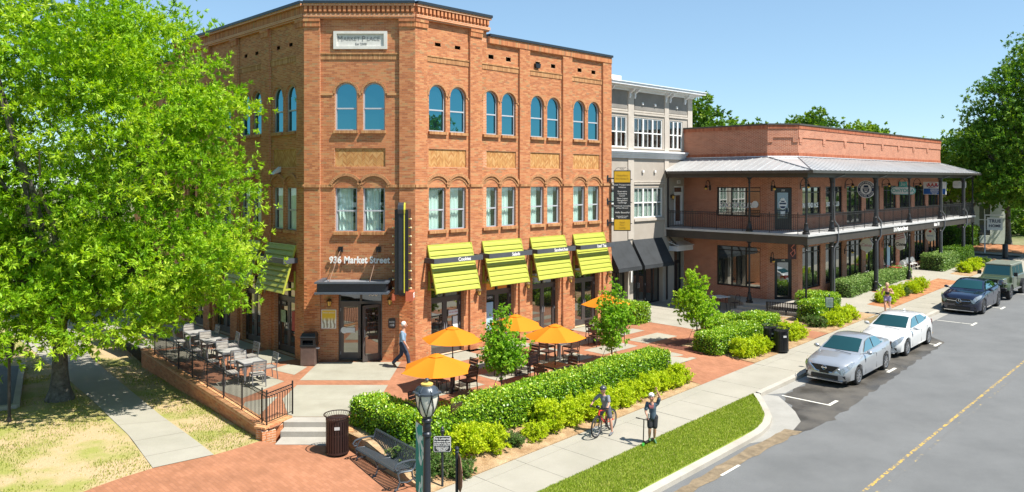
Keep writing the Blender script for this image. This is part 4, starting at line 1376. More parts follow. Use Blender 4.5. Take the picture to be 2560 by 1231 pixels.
mb = MB(); mb.prism([(0,0),(0,-.5),(-.06,-.52),(-.1,-.4),(-.1,-.25),(-.3,-.14),(-.42,0)], 'x', -.06, .06)
br = mb.mesh('bracket', M_CORN)
for x in (-.3, 1.5, 1.95, 4.95, 5.4, 6.95): link('bracket', br, STUCCO, **pf(FT, x, -.021, 12.1))
mb = MB(); mb.box(-.6, LT, .0, 9, 12.4, 12.45); P_('roof', mb, mat('flat_roof_membrane', (.35,.34,.32)), STUCCO, FT)
mb = MB(); mb.box(1.6, 2.9, 1.6, 2.8, 12.45, 13.1); P_('roof_unit', mb, M_WHITE, STUCCO, FT)
mb = MB(); mb.box(LT-.2, LT, 0.01, 9, 0, 12.3); mb.box(-.6, LT, 8.9, 9, 0, 12.3); P_('side_wall', mb, M_STU, STUCCO, FT)
def double_hung(root, fr, x0, x1, z0, z1, y, n, munt=True, blind=True, m=None):
    m = m or M_WHITE
    w = (x1-x0)/n
    for k in range(n):
        a = x0 + k*w
        h = z1-z0; t = .06
        mb = MB()
        mb.box(0,t,0,.08,0,h); mb.box(w-t,w,0,.08,0,h); mb.box(t,w-t,0,.08,0,t); mb.box(t,w-t,0,.08,h-t,h)
        mb.box(t,w-t,-.01,.07,h*.5-.03,h*.5+.03)
        if munt: mb.box(w/2-.014,w/2+.014,.01,.06,t,h*.5-.03); mb.box(w/2-.014,w/2+.014,.01,.06,h*.5+.03,h-t)
        f = obj('window', mb, m, root, **pf(fr, a, y, z0))
        for (c, d) in ((t,h*.5-.03),(h*.5+.03,h-t)):
            p = MB(); p.poly([(t,.05,c),(w-t,.05,c),(w-t,.05,d),(t,.05,d)]); obj('pane', p, G_SEE, f)
        if blind:
            sl = MB()
            for q in range(int((h-.1)/.055)): z = .06+q*.055; sl._add([(t,.09,z),(w-t,.09,z),(w-t,.12,z+.03),(t,.12,z+.03)], [(0,1,2,3)])
            obj('blind', sl, M_SLAT, f)['kind'] = 'stuff'
        bx = MB(); bx.poly([(0,.3,0),(w,.3,0),(w,.3,h),(0,.3,h)]); bx.poly([(0,.09,0),(0,.3,0),(0,.3,h),(0,.09,h)]); bx.poly([(w,.09,0),(w,.3,0),(w,.3,h),(w,.09,h)]); bx.poly([(0,.09,h),(w,.09,h),(w,.3,h),(0,.3,h)]); bx.poly([(0,.09,0),(w,.09,0),(w,.3,0),(0,.3,0)])
        obj('window_recess', bx, M_INT, f)
double_hung(STUCCO, FT, -.45, 1.31, 8.87, 10.55, .03, 2, blind=False)
double_hung(STUCCO, FT, 1.96, 4.69, 8.87, 10.55, .03, 3, blind=False)
double_hung(STUCCO, FT, 5.42, 6.77, 8.87, 10.55, .03, 3, munt=False, blind=False)
double_hung(STUCCO, FT, -.45, 1.31, 4.94, 6.63, .03, 2)
double_hung(STUCCO, FT, 1.96, 4.69, 4.94, 6.63, .03, 3)
# storefront bays
def storefront(fr, root, x0, x1, z1, y, n, m=M_DARK, g=G_SHOP, z0=.0, trans=None):
    w = x1-x0
    mb = MB(); t = .055
    mb.box(0,t,0,.1,z0,z1); mb.box(w-t,w,0,.1,z0,z1); mb.box(t,w-t,0,.1,z1-t,z1); mb.box(t,w-t,0,.1,z0,z0+t+.03)
    for k in range(1, n): mb.box(w*k/n-t/2,w*k/n+t/2,0,.1,z0+t+.03,z1-t)
    if trans: mb.box(t,w-t,.005,.095,trans-.025,trans+.025)
    f = obj('window', mb, m, root, **pf(fr, x0, y, 0))
    for k in range(n):
        for c, d in (((z0+t, trans),(trans, z1-t)) if trans else ((z0+t, z1-t),)):
            p = MB(); a, b = w*k/n+t/2, w*(k+1)/n-t/2
            p.poly([(a,.05,c),(b,.05,c),(b,.05,d),(a,.05,d)]); obj('pane', p, g, f)
    return f
storefront(FT, STUCCO, -.5, 1.42, 2.88, .25, 3)
shop_door(FT, 1.9, 3.4, 2.88, .22, STUCCO, 2.8, M_DARK, G_SHOP, trans=False)
storefront(FT, STUCCO, 3.41, 4.72, 2.88, .25, 2)
mb = MB(); mb.box(0,.06,0,.08,0,2.85); mb.box(.89,.95,0,.08,0,2.85); mb.box(.06,.89,0,.08,2.2,2.28); mb.box(.06,.89,0,.08,2.79,2.85); mb.box(.06,.89,.03,.06,0,2.2)
P_('door', mb, M_DARK, STUCCO, FT, x=5.9, y=.18)
mb = MB(); mb.poly([(.06,.04,2.28),(.89,.04,2.28),(.89,.04,2.79),(.06,.04,2.79)]); mb.poly([(.6,.025,.3),(.82,.025,.3),(.82,.025,2.1),(.6,.025,2.1)]); P_('pane', mb, G_SHOP, STUCCO, FT, x=5.9, y=.18)
# balcony door
mb = MB(); mb.box(0,.09,0,.07,0,2.28); mb.box(.88,.97,0,.07,0,2.28); mb.box(.09,.88,0,.07,2.2,2.28); mb.box(.09,.88,0,.07,1.86,1.93); mb.box(.09,.22,.01,.05,0,1.86); mb.box(.75,.88,.01,.05,0,1.86); mb.box(.22,.75,.01,.05,0,.2); mb.box(.22,.75,.01,.05,1.74,1.86)
bd = P_('balcony_door', mb, M_WHITE, STUCCO, FT, x=5.88, y=.04, z=4.42)
mb = MB(); mb.poly([(.22,.03,.2),(.75,.03,.2),(.75,.03,1.74),(.22,.03,1.74)]); mb.poly([(.09,.03,1.93),(.88,.03,1.93),(.88,.03,2.2),(.09,.03,2.2)]); obj('pane', mb, G_SHOP, bd)
mb = MB(); mb.box(-.17,.17,-.03,0,-.1,.1); nb_ = thing('door_number_board', 'white number board above the white balcony door', 'sign', FT.w(6.35, 0, 6.95), FT.a); obj('board', mb, M_WHITE, nb_); text('202', .13, nb_, (0,-.033,0), M_BLKP, ext=.001)
# hood over the side door
mb = MB(); mb.box(5.35,7.35,-.62,-.002,2.92,3.2); mb._add([(5.3,-.7,3.2),(7.4,-.7,3.2),(7.4,-.002,3.42),(5.3,-.002,3.42),(5.3,-.7,3.24),(7.4,-.7,3.24),(7.4,-.002,3.46),(5.3,-.002,3.46)], [(0,3,2,1),(4,5,6,7),(0,1,5,4),(1,2,6,5),(3,0,4,7)])
P_('door_hood', mb, M_CORN, STUCCO, FT)
# vents
for k, (x, z) in enumerate([(2.7,11.35),(3.9,11.35),(6.1,11.35),(2.75,7.55),(3.9,7.55)]):
    mb = MB(); mb.box(-.07,.07,-.06,0,-.07,.07); mb.box(-.04,.04,-.08,-.06,-.07,.02); P_('vent_cap', mb, M_WHITE, STUCCO, FT, x=x, y=-.021, z=z)
mb = MB(); mb.tube([(5.1,-.12,7.3),(5.1,-.12,3.9),(5.15,-.2,3.7),(5.5,-.55,3.2),(5.55,-.55,2.95)], .055, 8); P_('downspout', mb, M_DARK, STUCCO, FT, True)
mb = MB(); mb.tube([(5.05,-.08,2.9),(5.05,-.08,.1)], .05, 8); P_('downspout', mb, M_DARK, STUCCO, FT, True)
# black fabric awnings with scalloped valance
M_AWN = mat('black_awning_fabric', (.028,.032,.036), .85, var=.25, vs=1.5, bump=.2, bs=200)
def awning(x0, x1, label):
    w = x1-x0
    T = thing('fabric_awning', label, 'awning', FT.w(x0, 0, 0), FT.a, 'black fabric awnings on the stucco building')
    zt, zb, p = 3.74, 2.36, .85
    mb = MB(); n = 8
    for k in range(n):
        a, b = w*k/n, w*(k+1)/n
        mb.poly([(a,-.02,zt),(b,-.02,zt),(b,-p,zb),(a,-p,zb)])
    mb.poly([(0,-.02,zt),(0,-p,zb),(0,-.02,zb)]); mb.poly([(w,-.02,zt),(w,-.02,zb),(w,-p,zb)])
    obj('cover', mb, M_AWN, T)
    mb = MB(); ns = int(w/.16)
    for k in range(ns):
        a, b = w*k/ns, w*(k+1)/ns
        mb.poly([(a,-p-.004,zb)] + [((a+b)/2 - (b-a)/2*math.cos(t), -p-.004, zb-.13-.05*math.sin(t)) for t in np.linspace(0,PI,6)] + [(b,-p-.004,zb)])
    for X in (0, w):
        for k in range(5):
            a, b = -.02-(p-.02)*k/5, -.02-(p-.02)*(k+1)/5
            mb.poly([(X,a,zb)] + [(X, (a+b)/2-(a-b)/2*-math.cos(t), zb-.13-.05*math.sin(t)) for t in np.linspace(0,PI,6)] + [(X,b,zb)])
    obj('valance', mb, M_AWN, T)
    mb = MB()
    for X in (.03, w-.03): mb.tube([(X,-.02,zt-.04),(X,-p+.02,zb+.01),(X,-.02,zb+.01)], .018, 5)
    mb.tube([(.03,-p+.02,zb+.01),(w-.03,-p+.02,zb+.01)], .018, 5)
    obj('awning_frame', mb, M_BLACK, T)
awning(-.5, 1.56, 'black fabric awning next to the orange brick building')
awning(1.82, 4.62, 'black fabric awning over the stucco doors beside the downspout')
sl = thing('wall_lantern', 'small white lantern beside the white balcony door', 'lantern', FT.w(5.55, 0, 6.1), FT.a); link('lamp_body', LANT['all'], sl)
ms = thing('wall_panel_light', 'narrow white oval plate on the pier between the two black awnings', 'light', FT.w(1.64, -.052, 1.75), FT.a)
mb = MB(); mb.prism([(-.09,-.28),(-.05,-.34),(.05,-.34),(.09,-.28),(.09,.28),(.05,.34),(-.05,.34),(-.09,.28)], 'y', -.06, 0); obj('housing', mb, M_WHITE, ms)
# ---- hanging directory sign at the far end of the brick front
DS = thing('directory_sign', 'tall black and gold tenant directory hung on brackets at the end of the brick front', 'sign', FA.w(12.0, 0, 0), 0)
# board stands square to the wall
DSR = link('board', None) if False else None
mb = MB(); mb.box(.28,1.12,-.05,.05,4.53,7.55)
o = obj('board', mb, M_BLKP, DS, rz=math.atan2(-.7147,.6995)+R(42))
ang = o.rotation_euler.z
M_GOLDP = mat('gold_panel', (.60,.36,.01), .45, var=.05)
for z0, z1 in ((4.58,5.1),(6.95,7.5)):
    mb = MB(); mb.box(.31,1.09,-.056,.056,z0,z1); obj('gold_panel', mb, M_GOLDP, DS, rz=ang)
M_GLT = mat('gold_dark_letter', (.33,.2,.01), .5)
rows = [('Green Transportation',6.83,.1),('Solutions',6.71,.1),('Restorative',6.5,.1),('Counseling',6.39,.1),('Center',6.28,.1),('Mann Capital',6.15,.1),('Management',6.05,.1),('Cambridge',5.94,.1),('Townhouse Counseling',5.78,.09),('of Fort Mill, LLC',5.67,.09),('Hello Beautiful',5.45,.12),('Leasing Information',5.27,.075),('803-548-9722',5.19,.075)]
def on_board(s, z, sz, m):
    o = text(s, sz, DS, (0,0,0), m, ext=.001)
    o.rotation_euler = (R(90), 0, ang)
    c, s_ = math.cos(ang), math.sin(ang)
    o.location = (.70*c + .062*s_, .70*s_ - .062*c, z)
for s, z, sz in rows: on_board(s, z, sz, M_WHITE)
for s, z in (('MarketPlace',7.3),('936 Market St',7.14),('Retail',4.96),('Floor',4.83),('Leasing',4.7)): on_board(s, z, .11, M_GLT)
for z in (4.95, 6.0, 7.15):
    mb = MB(); mb.box(-.02,.28,-.035,.035,z-.03,z+.03); mb.box(-.05,.02,-.09,.09,z-.16,z+.16); mb.tube([(1.12,0,z-.05),(1.2,0,z-.05)], .02, 5)
    obj('bracket', mb, M_CAN2, DS, rz=ang)
mb = MB()
for sg in (-1, 1):
    mb.tube([(.7+sg*.0,0,7.62)] + [(.7+sg*(.06+.3*t), 0, 7.62+.07*math.sin(t*PI*1.2)) for t in np.linspace(0,1,9)] + [(.7+sg*.33,0,7.56)], .009, 5)
    mb.tube([(.7+sg*(.05+.05*math.cos(t)), 0, 7.65+.05*math.sin(t)) for t in np.linspace(0,5.5,12)], .008, 5)
obj('scroll_iron', mb, M_BLACK, DS, rz=ang)

# ================================================================== GALLERY BUILDING (red brick, two storeys, iron veranda)
GAL = thing('gallery_building', 'two storey red brick building with a metal roofed iron balcony', 'building')
LLW, LRW = 6.2, 25.0
lh = [(3.09,5.79,5.0,6.66,False,.12),(3.09,5.79,1.0,3.3,False,.12)]
mb = MB(); holed_wall(mb, -.8, LLW, -.2, 10.0, 0, lh); P_('wall', mb, M_B2T, GAL, FL)
qh = [(.40,1.36,4.32,6.66,False,.1),(.40,1.36,.46,2.72,False,.1)]
mb = MB(); holed_wall(mb, 0, 1.7, -.2, 10.0, 0, qh); P_('wall', mb, M_B2T, GAL, FQ)
rh, RW = [], []
for k in range(8):
    a, b = .55+3.085*k, .55+3.085*k+2.42
    rh.append((a,b,4.35 if k == 2 else 5.08,6.68,False,.12)); RW.append((a,b,4.36 if k == 2 else 5.08,6.68,1,k))
    z0 = .93+.03*k
    rh.append((a,b,z0 if k != 2 else .6,3.3+.01*k,False,.12)); RW.append((a,b,z0 if k != 2 else .62,3.3+.01*k,0,k))
mb = MB(); holed_wall(mb, 0, LRW, -.2, 10.0, 0, rh); P_('wall', mb, M_B2T, GAL, FR)
mb = MB(); mb.box(LRW-.2, LRW, .01, 11, -.2, 10.0); P_('side_wall', mb, M_B2T, GAL, FR)
p = [FL.w(-.8,.1), FQ.w(0,.1), FQ.w(1.7,.1), FR.w(LRW,.1), FR.w(LRW,11), FL.w(-.8,11)]
mb = MB(); mb.poly([(v.x,v.y,9.6) for v in p]); obj('roof', mb, mat('flat_roof_membrane', (.35,.34,.32)), GAL)
mb = MB(); a, b, c = FR.w(LRW,11), FL.w(-.8,11), FL.w(-.8,0)
mb.poly([(a.x,a.y,0),(b.x,b.y,0),(b.x,b.y,10),(a.x,a.y,10)]); mb.poly([(b.x,b.y,0),(c.x,c.y,0),(c.x,c.y,10),(b.x,b.y,10)]); obj('back_wall', mb, M_B2T, GAL)
M_B2S = attr_mat('red_soldier_brick', [(0,(.32,.095,.05)),(.5,(.40,.13,.065)),(1,(.47,.17,.09))])
for fr, x0, x1, blocks in ((FL,-.8,LLW,0),(FQ,0,1.7,0),(FR,0,LRW,1)):
    mb = MB(); mb.box(x0, x1, -.06, .2, 9.9, 10.1)
    if blocks or fr is FQ:
        e = .02
        mb.box(x0, x1, -.045, 0, 9.42, 9.9)
        n = 8 if blocks else 2
        for k in range(n):
            if blocks: mb.box(.1+3.085*k, .45+3.085*k, -.044, 0, 9.15, 9.42); mb.box(.14+3.085*k, .41+3.085*k, -.03, 0, 9.05, 9.15)
            else: mb.box(k*1.4, k*1.4+.3, -.044, 0, 9.15, 9.42)
    P_('parapet', mb, M_B2T, GAL, fr)
    S = soldiers(x0+.002, x1-.002, -.075, 0, 9.905, 10.095) + soldiers(x0, x1, -.03, .02, 8.35, 8.58)
    o = link('soldier_course', boxes_mesh('soldier_course', S, M_B2S), GAL, **pf(fr, 0)); o['kind'] = 'stuff'
    mb = MB(); mb.box(x0-.04, x1+.04, -.11, .3, 10.101, 10.19); P_('parapet_cap', mb, mat('brown_cap_metal', (.09,.075,.06), .4, .3), GAL, fr)
# windows
storefront(FL, GAL, 3.09, 5.79, 6.66, .06, 3, M_BLACK, G_SHOP, 5.0, 6.42)
storefront(FL, GAL, 3.09, 5.79, 3.3, .06, 3, M_BLACK, G_SHOP, 1.0, 3.05)
for a, b, z0, z1, up, k in RW: storefront(FR, GAL, a, b, z1, .06, 3, M_BLACK, G_SHOP, z0, z1-.32)
for z, num, gm in ((4.32,'204',glass('navy_door_glass',(.012,.035,.09),(.6,.7,.8),.2)),(.46,'106',G_SHOP)):
    mb = MB(); mb.box(0,.1,0,.08,0,2.3); mb.box(.86,.96,0,.08,0,2.3); mb.box(.1,.86,.02,.08,2.05,2.3); mb.box(.1,.86,.02,.07,0,.16); mb.box(.1,.17,.02,.07,.16,2.05); mb.box(.79,.86,.02,.07,.16,2.05)
    if z > 4: mb.box(.17,.79,.03,.06,.16,.62)
    d = P_('door', mb, M_BLACK, GAL, FQ, x=.4, y=.03, z=z)
    mb = MB(); mb.poly([(.17,.05,.62 if z > 4 else .16),(.79,.05,.62 if z > 4 else .16),(.79,.05,2.05),(.17,.05,2.05)]); obj('pane', mb, gm, d)
    text(num, .13, d, (.48,.016,2.17), M_WHITE, ext=.002, shear=.2)
    mb = MB(); mb.tube([(.76,.0,.98),(.76,-.05,1.0),(.76,-.05,1.2)], .014, 6); obj('handle', mb, M_GREYF, d)
    if z > 4:
        mb = MB(); mb.prism([(.48+.23*math.cos(t),1.43+.27*math.sin(t)*(1.15 if math.sin(t) < 0 else .8)) for t in np.linspace(0,2*PI,20)[:-1]], 'y', .04, .046)
        mb.prism([(.34,1.64),(.62,1.64),(.56,1.74),(.40,1.74)], 'y', .038, .045)
        obj('crest', mb, M_WHITE, d)
        mb = MB(); mb.box(.30,.66,.034,.042,1.40,1.49); mb.prism([(.48+.16*math.cos(t),1.3+.13*math.sin(t)) for t in np.linspace(PI,2*PI,9)], 'y', .034,.042); mb.prism([(.37,1.53),(.59,1.53),(.55,1.60),(.41,1.60)], 'y', .034, .042)
        obj('crest_detail', mb, mat('navy_paint', (.01,.025,.07), .5), d)
        mb = MB(); mb.box(.36,.60,.04,.046,.78,1.02); obj('notice', mb, M_PAPER, d)
# window lettering
wl_ = thing('window_lettering', 'white capital letters across the upper left red brick window', 'lettering', FL.w(4.44, .1, 5.62), FL.a)
text('SOCCER CLUB', .38, wl_, (-.15,-.02,0), M_WHITE, ext=.002, off=.012, shear=.12, sx=.86)
mb = MB(); mb.ball((1.0,-.02,.08), (.2,.006,.2), 12, 6); mb.tube([(.62,-.02,-.1),(.85,-.02,0)], .05, 6); obj('ball_mark', mb, M_WHITE, wl_)
for k, w in ((0,'INDEPENDENCE'),(1,'SOCCER CLUB')):
    t = thing('window_lettering', 'white lettering reading %s on the upper street window' % w.title(), 'lettering', FR.w(1.76+3.085*k, .1, 5.62), FR.a)
    text(w, .36, t, (0,-.02,0), M_WHITE, ext=.002, off=.012, sx=.78)
# veranda geometry helpers in the plan
QLp, QRp = Vector((14.1,42.6)), Vector((15.8,42.6))
def corner_at(D): return Vector((14.95, 42.6 - .85 - 1.41421*D))
dL, dR = Vector((-D45, D45)), Vector((D45, D45))
def vpt(side, t, D):
    """t metres from the veranda corner along the left or street side, on the line D out from the walls"""
    return corner_at(D) + (dL if side == 'L' else dR)*t
TL, TR = 8.45, 29.9
def tl(D): return TL + (2.0-D)*.0
def strip_pts(D0, D1):
    """closed outline of the L-shaped band between two offsets"""
    a = [vpt('L', TL+.05, D0), corner_at(D0), vpt('R', TR+ (D0-2.0), D0)]
    b = [vpt('R', TR+(D1-2.0), D1), corner_at(D1), vpt('L', TL+.05, D1)]
    return a, b
def band(mb, D0, D1, z0, z1, mi=0):
    a, b = strip_pts(D0, D1)
    for (p, q, r, s) in ((a[0],a[1],b[1],b[2]), (a[1],a[2],b[0],b[1])):
        vs = [(v.x,v.y,z0) for v in (p,q,r,s)] + [(v.x,v.y,z1) for v in (p,q,r,s)]
        mb._add(vs, [(3,2,1,0),(4,5,6,7),(0,1,5,4),(1,2,6,5),(2,3,7,6),(3,0,4,7)], mi)
def side_band(mb, D0, D1, z0, z1, mi=0):
    """the return along the far end of the building"""
    a, b = vpt('R', TR+(D1-2.0), D1), vpt('R', TR+(D0-2.0), D0)
    L = 9.0; n = Vector((-D45, D45))
    P = [a, b, b + n*L, a + n*L]
    vs = [(v.x,v.y,z0) for v in P] + [(v.x,v.y,z1) for v in P]
    mb._add(vs, [(3,2,1,0),(4,5,6,7),(0,1,5,4),(1,2,6,5),(2,3,7,6),(3,0,4,7)], mi)
M_DECK = mat('balcony_concrete', (.46,.46,.45), .85, var=.1)
M_IRON = mat('black_iron', (.022,.022,.024), .4, .3, var=.1)
M_BEAM = mat('brown_black_beam', (.05,.042,.034), .5, .1, var=.15)
mb = MB(); P = [vpt('L',TL+.05,2.0), corner_at(2.0), vpt('R',TR,2.0), vpt('R',TR,2.0)+Vector((-D45,D45))*9.0, FR.w(LRW,9).to_2d() if hasattr(Vector((0,0,0)),'to_2d') else None, FR.w(LRW,0).to_2d(), FQ.w(1.7,0).to_2d(), FQ.w(0,0).to_2d(), FL.w(-.8,0).to_2d()]
for z, rev in ((4.3,0),(4.19,1)):
    q = [(v.x,v.y,z) for v in P]
    mb.poly(q[::-1] if rev else q)
for k in range(3): mb.poly([(P[k].x,P[k].y,4.19),(P[k+1].x,P[k+1].y,4.19),(P[k+1].x,P[k+1].y,4.3),(P[k].x,P[k].y,4.3)])
obj('balcony_deck', mb, M_DECK, GAL)
mb = MB(); band(mb, 1.93, 1.75, 3.76, 4.185); side_band(mb, 1.93, 1.75, 3.76, 4.185); obj('balcony_beam', mb, M_BEAM, GAL)
# metal roof
Ee = 2.35
M_TIN = mat('galvanised_roof', (.50,.50,.49), .42, .35, var=.08, vs=.7, bump=.04, bs=3)
WL0 = FL.w(-.8,0).to_2d(); WQ0, WQ1, WRe = QLp, QRp, FR.w(LRW,0).to_2d()
EL, EC, ER = vpt('L',TL+.1,Ee), corner_at(Ee), vpt('R',TR+Ee-2.0,Ee)
nB = Vector((-D45,D45))
ze, zw = 7.56, 8.33
def roofq(pts): return [(p.x,p.y,z) for p, z in pts]
faces = [[(EL,ze),(EC,ze),(WQ0,zw),(WL0,zw)],[(EC,ze),(WQ1,zw),(WQ0,zw)],[(EC,ze),(ER,ze),(WRe,zw),(WQ1,zw)],[(ER,ze),(ER+nB*9.5,ze),(WRe+nB*9.5,zw),(WRe,zw)]]
for f in faces:
    mb = MB(); mb.poly(roofq(f)); mb.poly([(x,y,z-.04) for x,y,z in roofq(f)][::-1]); obj('roof_slope', mb, M_TIN, GAL)
slope_d = math.hypot(2.35, zw-ze)
def rib(side, t, frac):
    a = vpt(side, t, Ee); n = Vector((D45,D45)) if side == 'L' else Vector((-D45,D45))
    b = a + n*Ee*frac
    mb = MB(); mb.tube([(a.x,a.y,ze+.012),(b.x,b.y,ze+(zw-ze)*frac+.012)], .022, 4)
    return obj('seam', mb, M_TIN, GAL)
t = .4
while t < TL:
    rib('L', t, min(1, t/3.35)); t += .43
t = .5
while t < TR:
    rib('R', t, min(1, t/3.4, (TR+.4-t)/2.35 if t > TR-2 else 1)); t += .62
mb = MB()
for a, b in ((EC, WQ0),(EC, WQ1),(ER, WRe)): mb.tube([(a.x,a.y,ze+.02),(b.x,b.y,zw+.02)], .035, 5)
obj('hip_cap', mb, mat('hip_metal', (.42,.43,.43), .4, .4), GAL)
mb = MB(); band(mb, Ee+.1, Ee-.02, 7.42, 7.57); side_band(mb, Ee+.1, Ee-.02, 7.42, 7.57); obj('gutter', mb, mat('dark_gutter', (.075,.068,.06), .4, .3), GAL)
mb = MB(); band(mb, 1.95, 1.65, 7.2, 7.42); side_band(mb, 1.95, 1.65, 7.2, 7.42); obj('eave_beam', mb, M_BEAM, GAL)
mb = MB(); q = [(v.x,v.y,7.43) for v in (EL,EC,ER,ER+nB*9.5,WRe+nB*9.5,WRe,WQ1,WQ0,WL0)]; mb.poly(q[::-1]); obj('soffit', mb, mat('brown_soffit', (.16,.10,.06), .7), GAL)
mb = MB()
for a, b, c, d in ((WL0,WQ0,0,0),(WQ0,WQ1,0,0),(WQ1,WRe,0,0)):
    dd = (b-a).normalized(); n = Vector((dd.y,-dd.x))*.05
    mb._add([(a.x,a.y,zw-.02),(b.x,b.y,zw-.02),(b.x+n.x,b.y+n.y,zw+.02),(a.x+n.x,a.y+n.y,zw+.02),(a.x,a.y,zw+.14),(b.x,b.y,zw+.14)], [(3,2,5,4),(0,3,4),(1,5,2)])
obj('flashing', mb, mat('pale_flashing', (.55,.58,.6), .4, .4), GAL)
# columns
def zporch(p):
    s, q = sq(p.x, p.y)
    return .48 if s < 40 else zup(p.x, p.y) + .03
def column(p, thick=False, down=False):
    mb = MB()
    zb = zporch(p)
    r = .085 if thick else .055
    def shaft(z0, z1):
        return [(.19,z0),(.19,z0+.09),(.14,z0+.12),(.16,z0+.2),(.125,z0+.3),(r+.03,z0+.5),(r+.045,z0+.54),(r,z0+.58),(r*.9,z1-.32),(r+.04,z1-.28),(r,z1-.24),(r+.02,z1-.1),(.15,z1-.03),(.15,z1)]
    mb.lathe(shaft(zb, 3.77), (p.x,p.y,0), 10)
    mb.lathe(shaft(4.3, 7.21), (p.x,p.y,0), 10)
    o = obj('column', mb, M_IRON, GAL, True)
    if down:
        d = MB(); q = p + dR*.2 + Vector((D45,-D45))*.06; e = p + dR*.75 + Vector((D45,-D45))*.4
        d.tube([(e.x,e.y,7.44),(e.x,e.y,7.35),(q.x,q.y,7.15),(q.x,q.y,4.95),(q.x+.05,q.y+.05,4.85),(q.x+.24,q.y+.06,4.6),(q.x+.24,q.y+.06,3.75),(q.x,q.y,3.4),(q.x,q.y,zb+.5),(q.x+.1,q.y,zb+.35),(q.x+.18,q.y-.05,zb+.3),(q.x+.18,q.y-.05,zb)], .045, 6)
        obj('downspout', d, mat('grey_downspout', (.14,.14,.145), .4, .3), GAL, True)
column(vpt('L',3.12,1.8)); column(corner_at(1.8))
for t, th, dn in ((3.13,1,1),(9.39,1,1),(15.28,0,0),(21.63,1,1),(27.1,1,1),(29.7,0,0)): column(vpt('R',t,1.8), th, dn)
column(vpt('R',29.7,1.8)+nB*4.5); column(vpt('R',29.7,1.8)+nB*9)
# railing
RAIL = link('railing', None, GAL)
mb = MB(); mb.box(-.008,.008,-.008,.008,.1,.98); bal = mb.mesh('baluster', M_IRON)
rl = MB(); fin = MB()
cnt = 0
ex = MB()
def rail_run(p0, d, L, n0):
    global cnt
    q = p0 + d*L
    for z, r in ((4.42,.014),(5.16,.014),(5.28,.02)): rl.tube([(p0.x,p0.y,z),(q.x,q.y,z)], r, 5)
    n = int(L/.11)
    for k in range(n+1):
        p = p0 + d*(L*k/n)
        if k % 14 == 0:
            rl.tube([(p.x,p.y,4.3),(p.x,p.y,5.36)], .02, 5); fin.ball((p.x,p.y,5.38), .03, 6, 4)
        elif cnt < 285 and k < n0:
            o = link('baluster', bal, RAIL, (p.x,p.y,4.3)); o.rotation_euler = (0,0,PI/4); cnt += 1
        else: ex.box(p.x-.008,p.x+.008,p.y-.008,p.y+.008,4.4,5.28)
        if k < n:
            c = p0 + d*(L*(k+.5)/n)
            rl.tube([(c.x+.03*math.cos(a)*d.x, c.y+.03*math.cos(a)*d.y, 5.22+.035*math.sin(a)) for a in np.linspace(0,2*PI,7)], .005, 3, cap=False)
rail_run(vpt('L',8.2,1.82), -dL, 8.2, 999)
rail_run(corner_at(1.82), dR, 29.6, 220)
rail_run(vpt('R',29.6,1.82), nB, 8.5, 0)
obj('rail', rl, M_IRON, RAIL); obj('finial', fin, M_IRON, RAIL)
obj('far_baluster', ex, M_IRON, RAIL)['kind'] = 'stuff'
# gooseneck lamps
def goose(fr, x, z, label):
    T = thing('gooseneck_lamp', label, 'lamp', fr.w(x, 0, z), fr.a, 'gooseneck lamps on the red brick building')
    mb = MB(); mb.box(-.05,.05,-.03,0,-.3,.02)
    mb.tube([(0,-.03,-.1)] + [(0,-.25-.22*math.cos(a), .0+.3*math.sin(a)) for a in np.linspace(0,PI,9)], .018, 6)
    mb.lathe([(.03,.02),(.06,-.04),(.08,-.1),(.12,-.14)], (0,-.47,0), 10)
    obj('arm', mb, M_IRON, T)
    mb = MB(); mb.ball((0,-.47,-.17), .075, 10, 6); obj('bulb', mb, M_AMBER, T)
goose(FL, 2.65, 6.75, 'gooseneck lamp left of the upper window with white letters')
goose(FQ, .24, 6.75, 'gooseneck lamp beside the upstairs navy door')
goose(FQ, .2, 2.8, 'gooseneck lamp beside the downstairs corner door')
for k, w in enumerate(('at the street corner upstairs','between the second and third upper street windows','left of the yoga sign upstairs','right of the yoga sign upstairs','near the far end of the balcony')):
    goose(FR, (.28,6.45,12.6,15.7,18.8)[k], 6.85, 'gooseneck lamp on the red brick wall ' + w)
goose(FR, 6.4, 2.85, 'ground floor gooseneck lamp by the street shop door'); goose(FR, 12.6, 2.85, 'ground floor gooseneck lamp near the red bistro table')
# porch, steps, plinth
Pp = [vpt('L',3.55,1.98), vpt('L',-.2,1.98)+Vector((.3,-.0)), vpt('R',2.0,1.98), FR.w(1.2,0).to_2d(), FQ.w(1.7,0).to_2d(), FQ.w(0,0).to_2d(), (FL.w(6.2-2.4,0)).to_2d()]
def slab(name, P, z0, z1, m):
    mb = MB(); n = len(P)
    mb._add([(p.x,p.y,z0) for p in P] + [(p.x,p.y,z1) for p in P], [tuple(range(n-1,-1,-1)), tuple(range(n,2*n))] + [(k,(k+1)%n,n+(k+1)%n,n+k) for k in range(n)])
    return obj(name, mb, m, GAL)
M_STEP = two_tone('step_concrete', (.31,.285,.24), (.40,.37,.32), 1.2, .3, .7, bump=.15, bs=80, fine=.3)
slab('porch', Pp, -.2, .478, M_STEP)
nLo = Vector((-D45,-D45))
for k, (z, w) in enumerate(((.32,.36),(.16,.72))):
    a, b = vpt('L',3.75+.15*k,1.98), vpt('L',-.05,1.98)
    slab('step', [a+nLo*w, b+nLo*w, b+nLo*.005, a+nLo*.005], -.1, z, M_STEP)
mb = MB(); sh = [(v.x,v.y) for v in (vpt('R',1.2,2.9), vpt('R',TR+2,2.9), FR.w(LRW+4,0).to_2d(), FR.w(1.0,0).to_2d())]
o = sheet('veranda_walk', sh, lambda x, y: (.48 if sq(x,y)[0] < 40 else zup(x, y)), M_CONC2, 1.0, .03, kind='structure', skirt=.4)
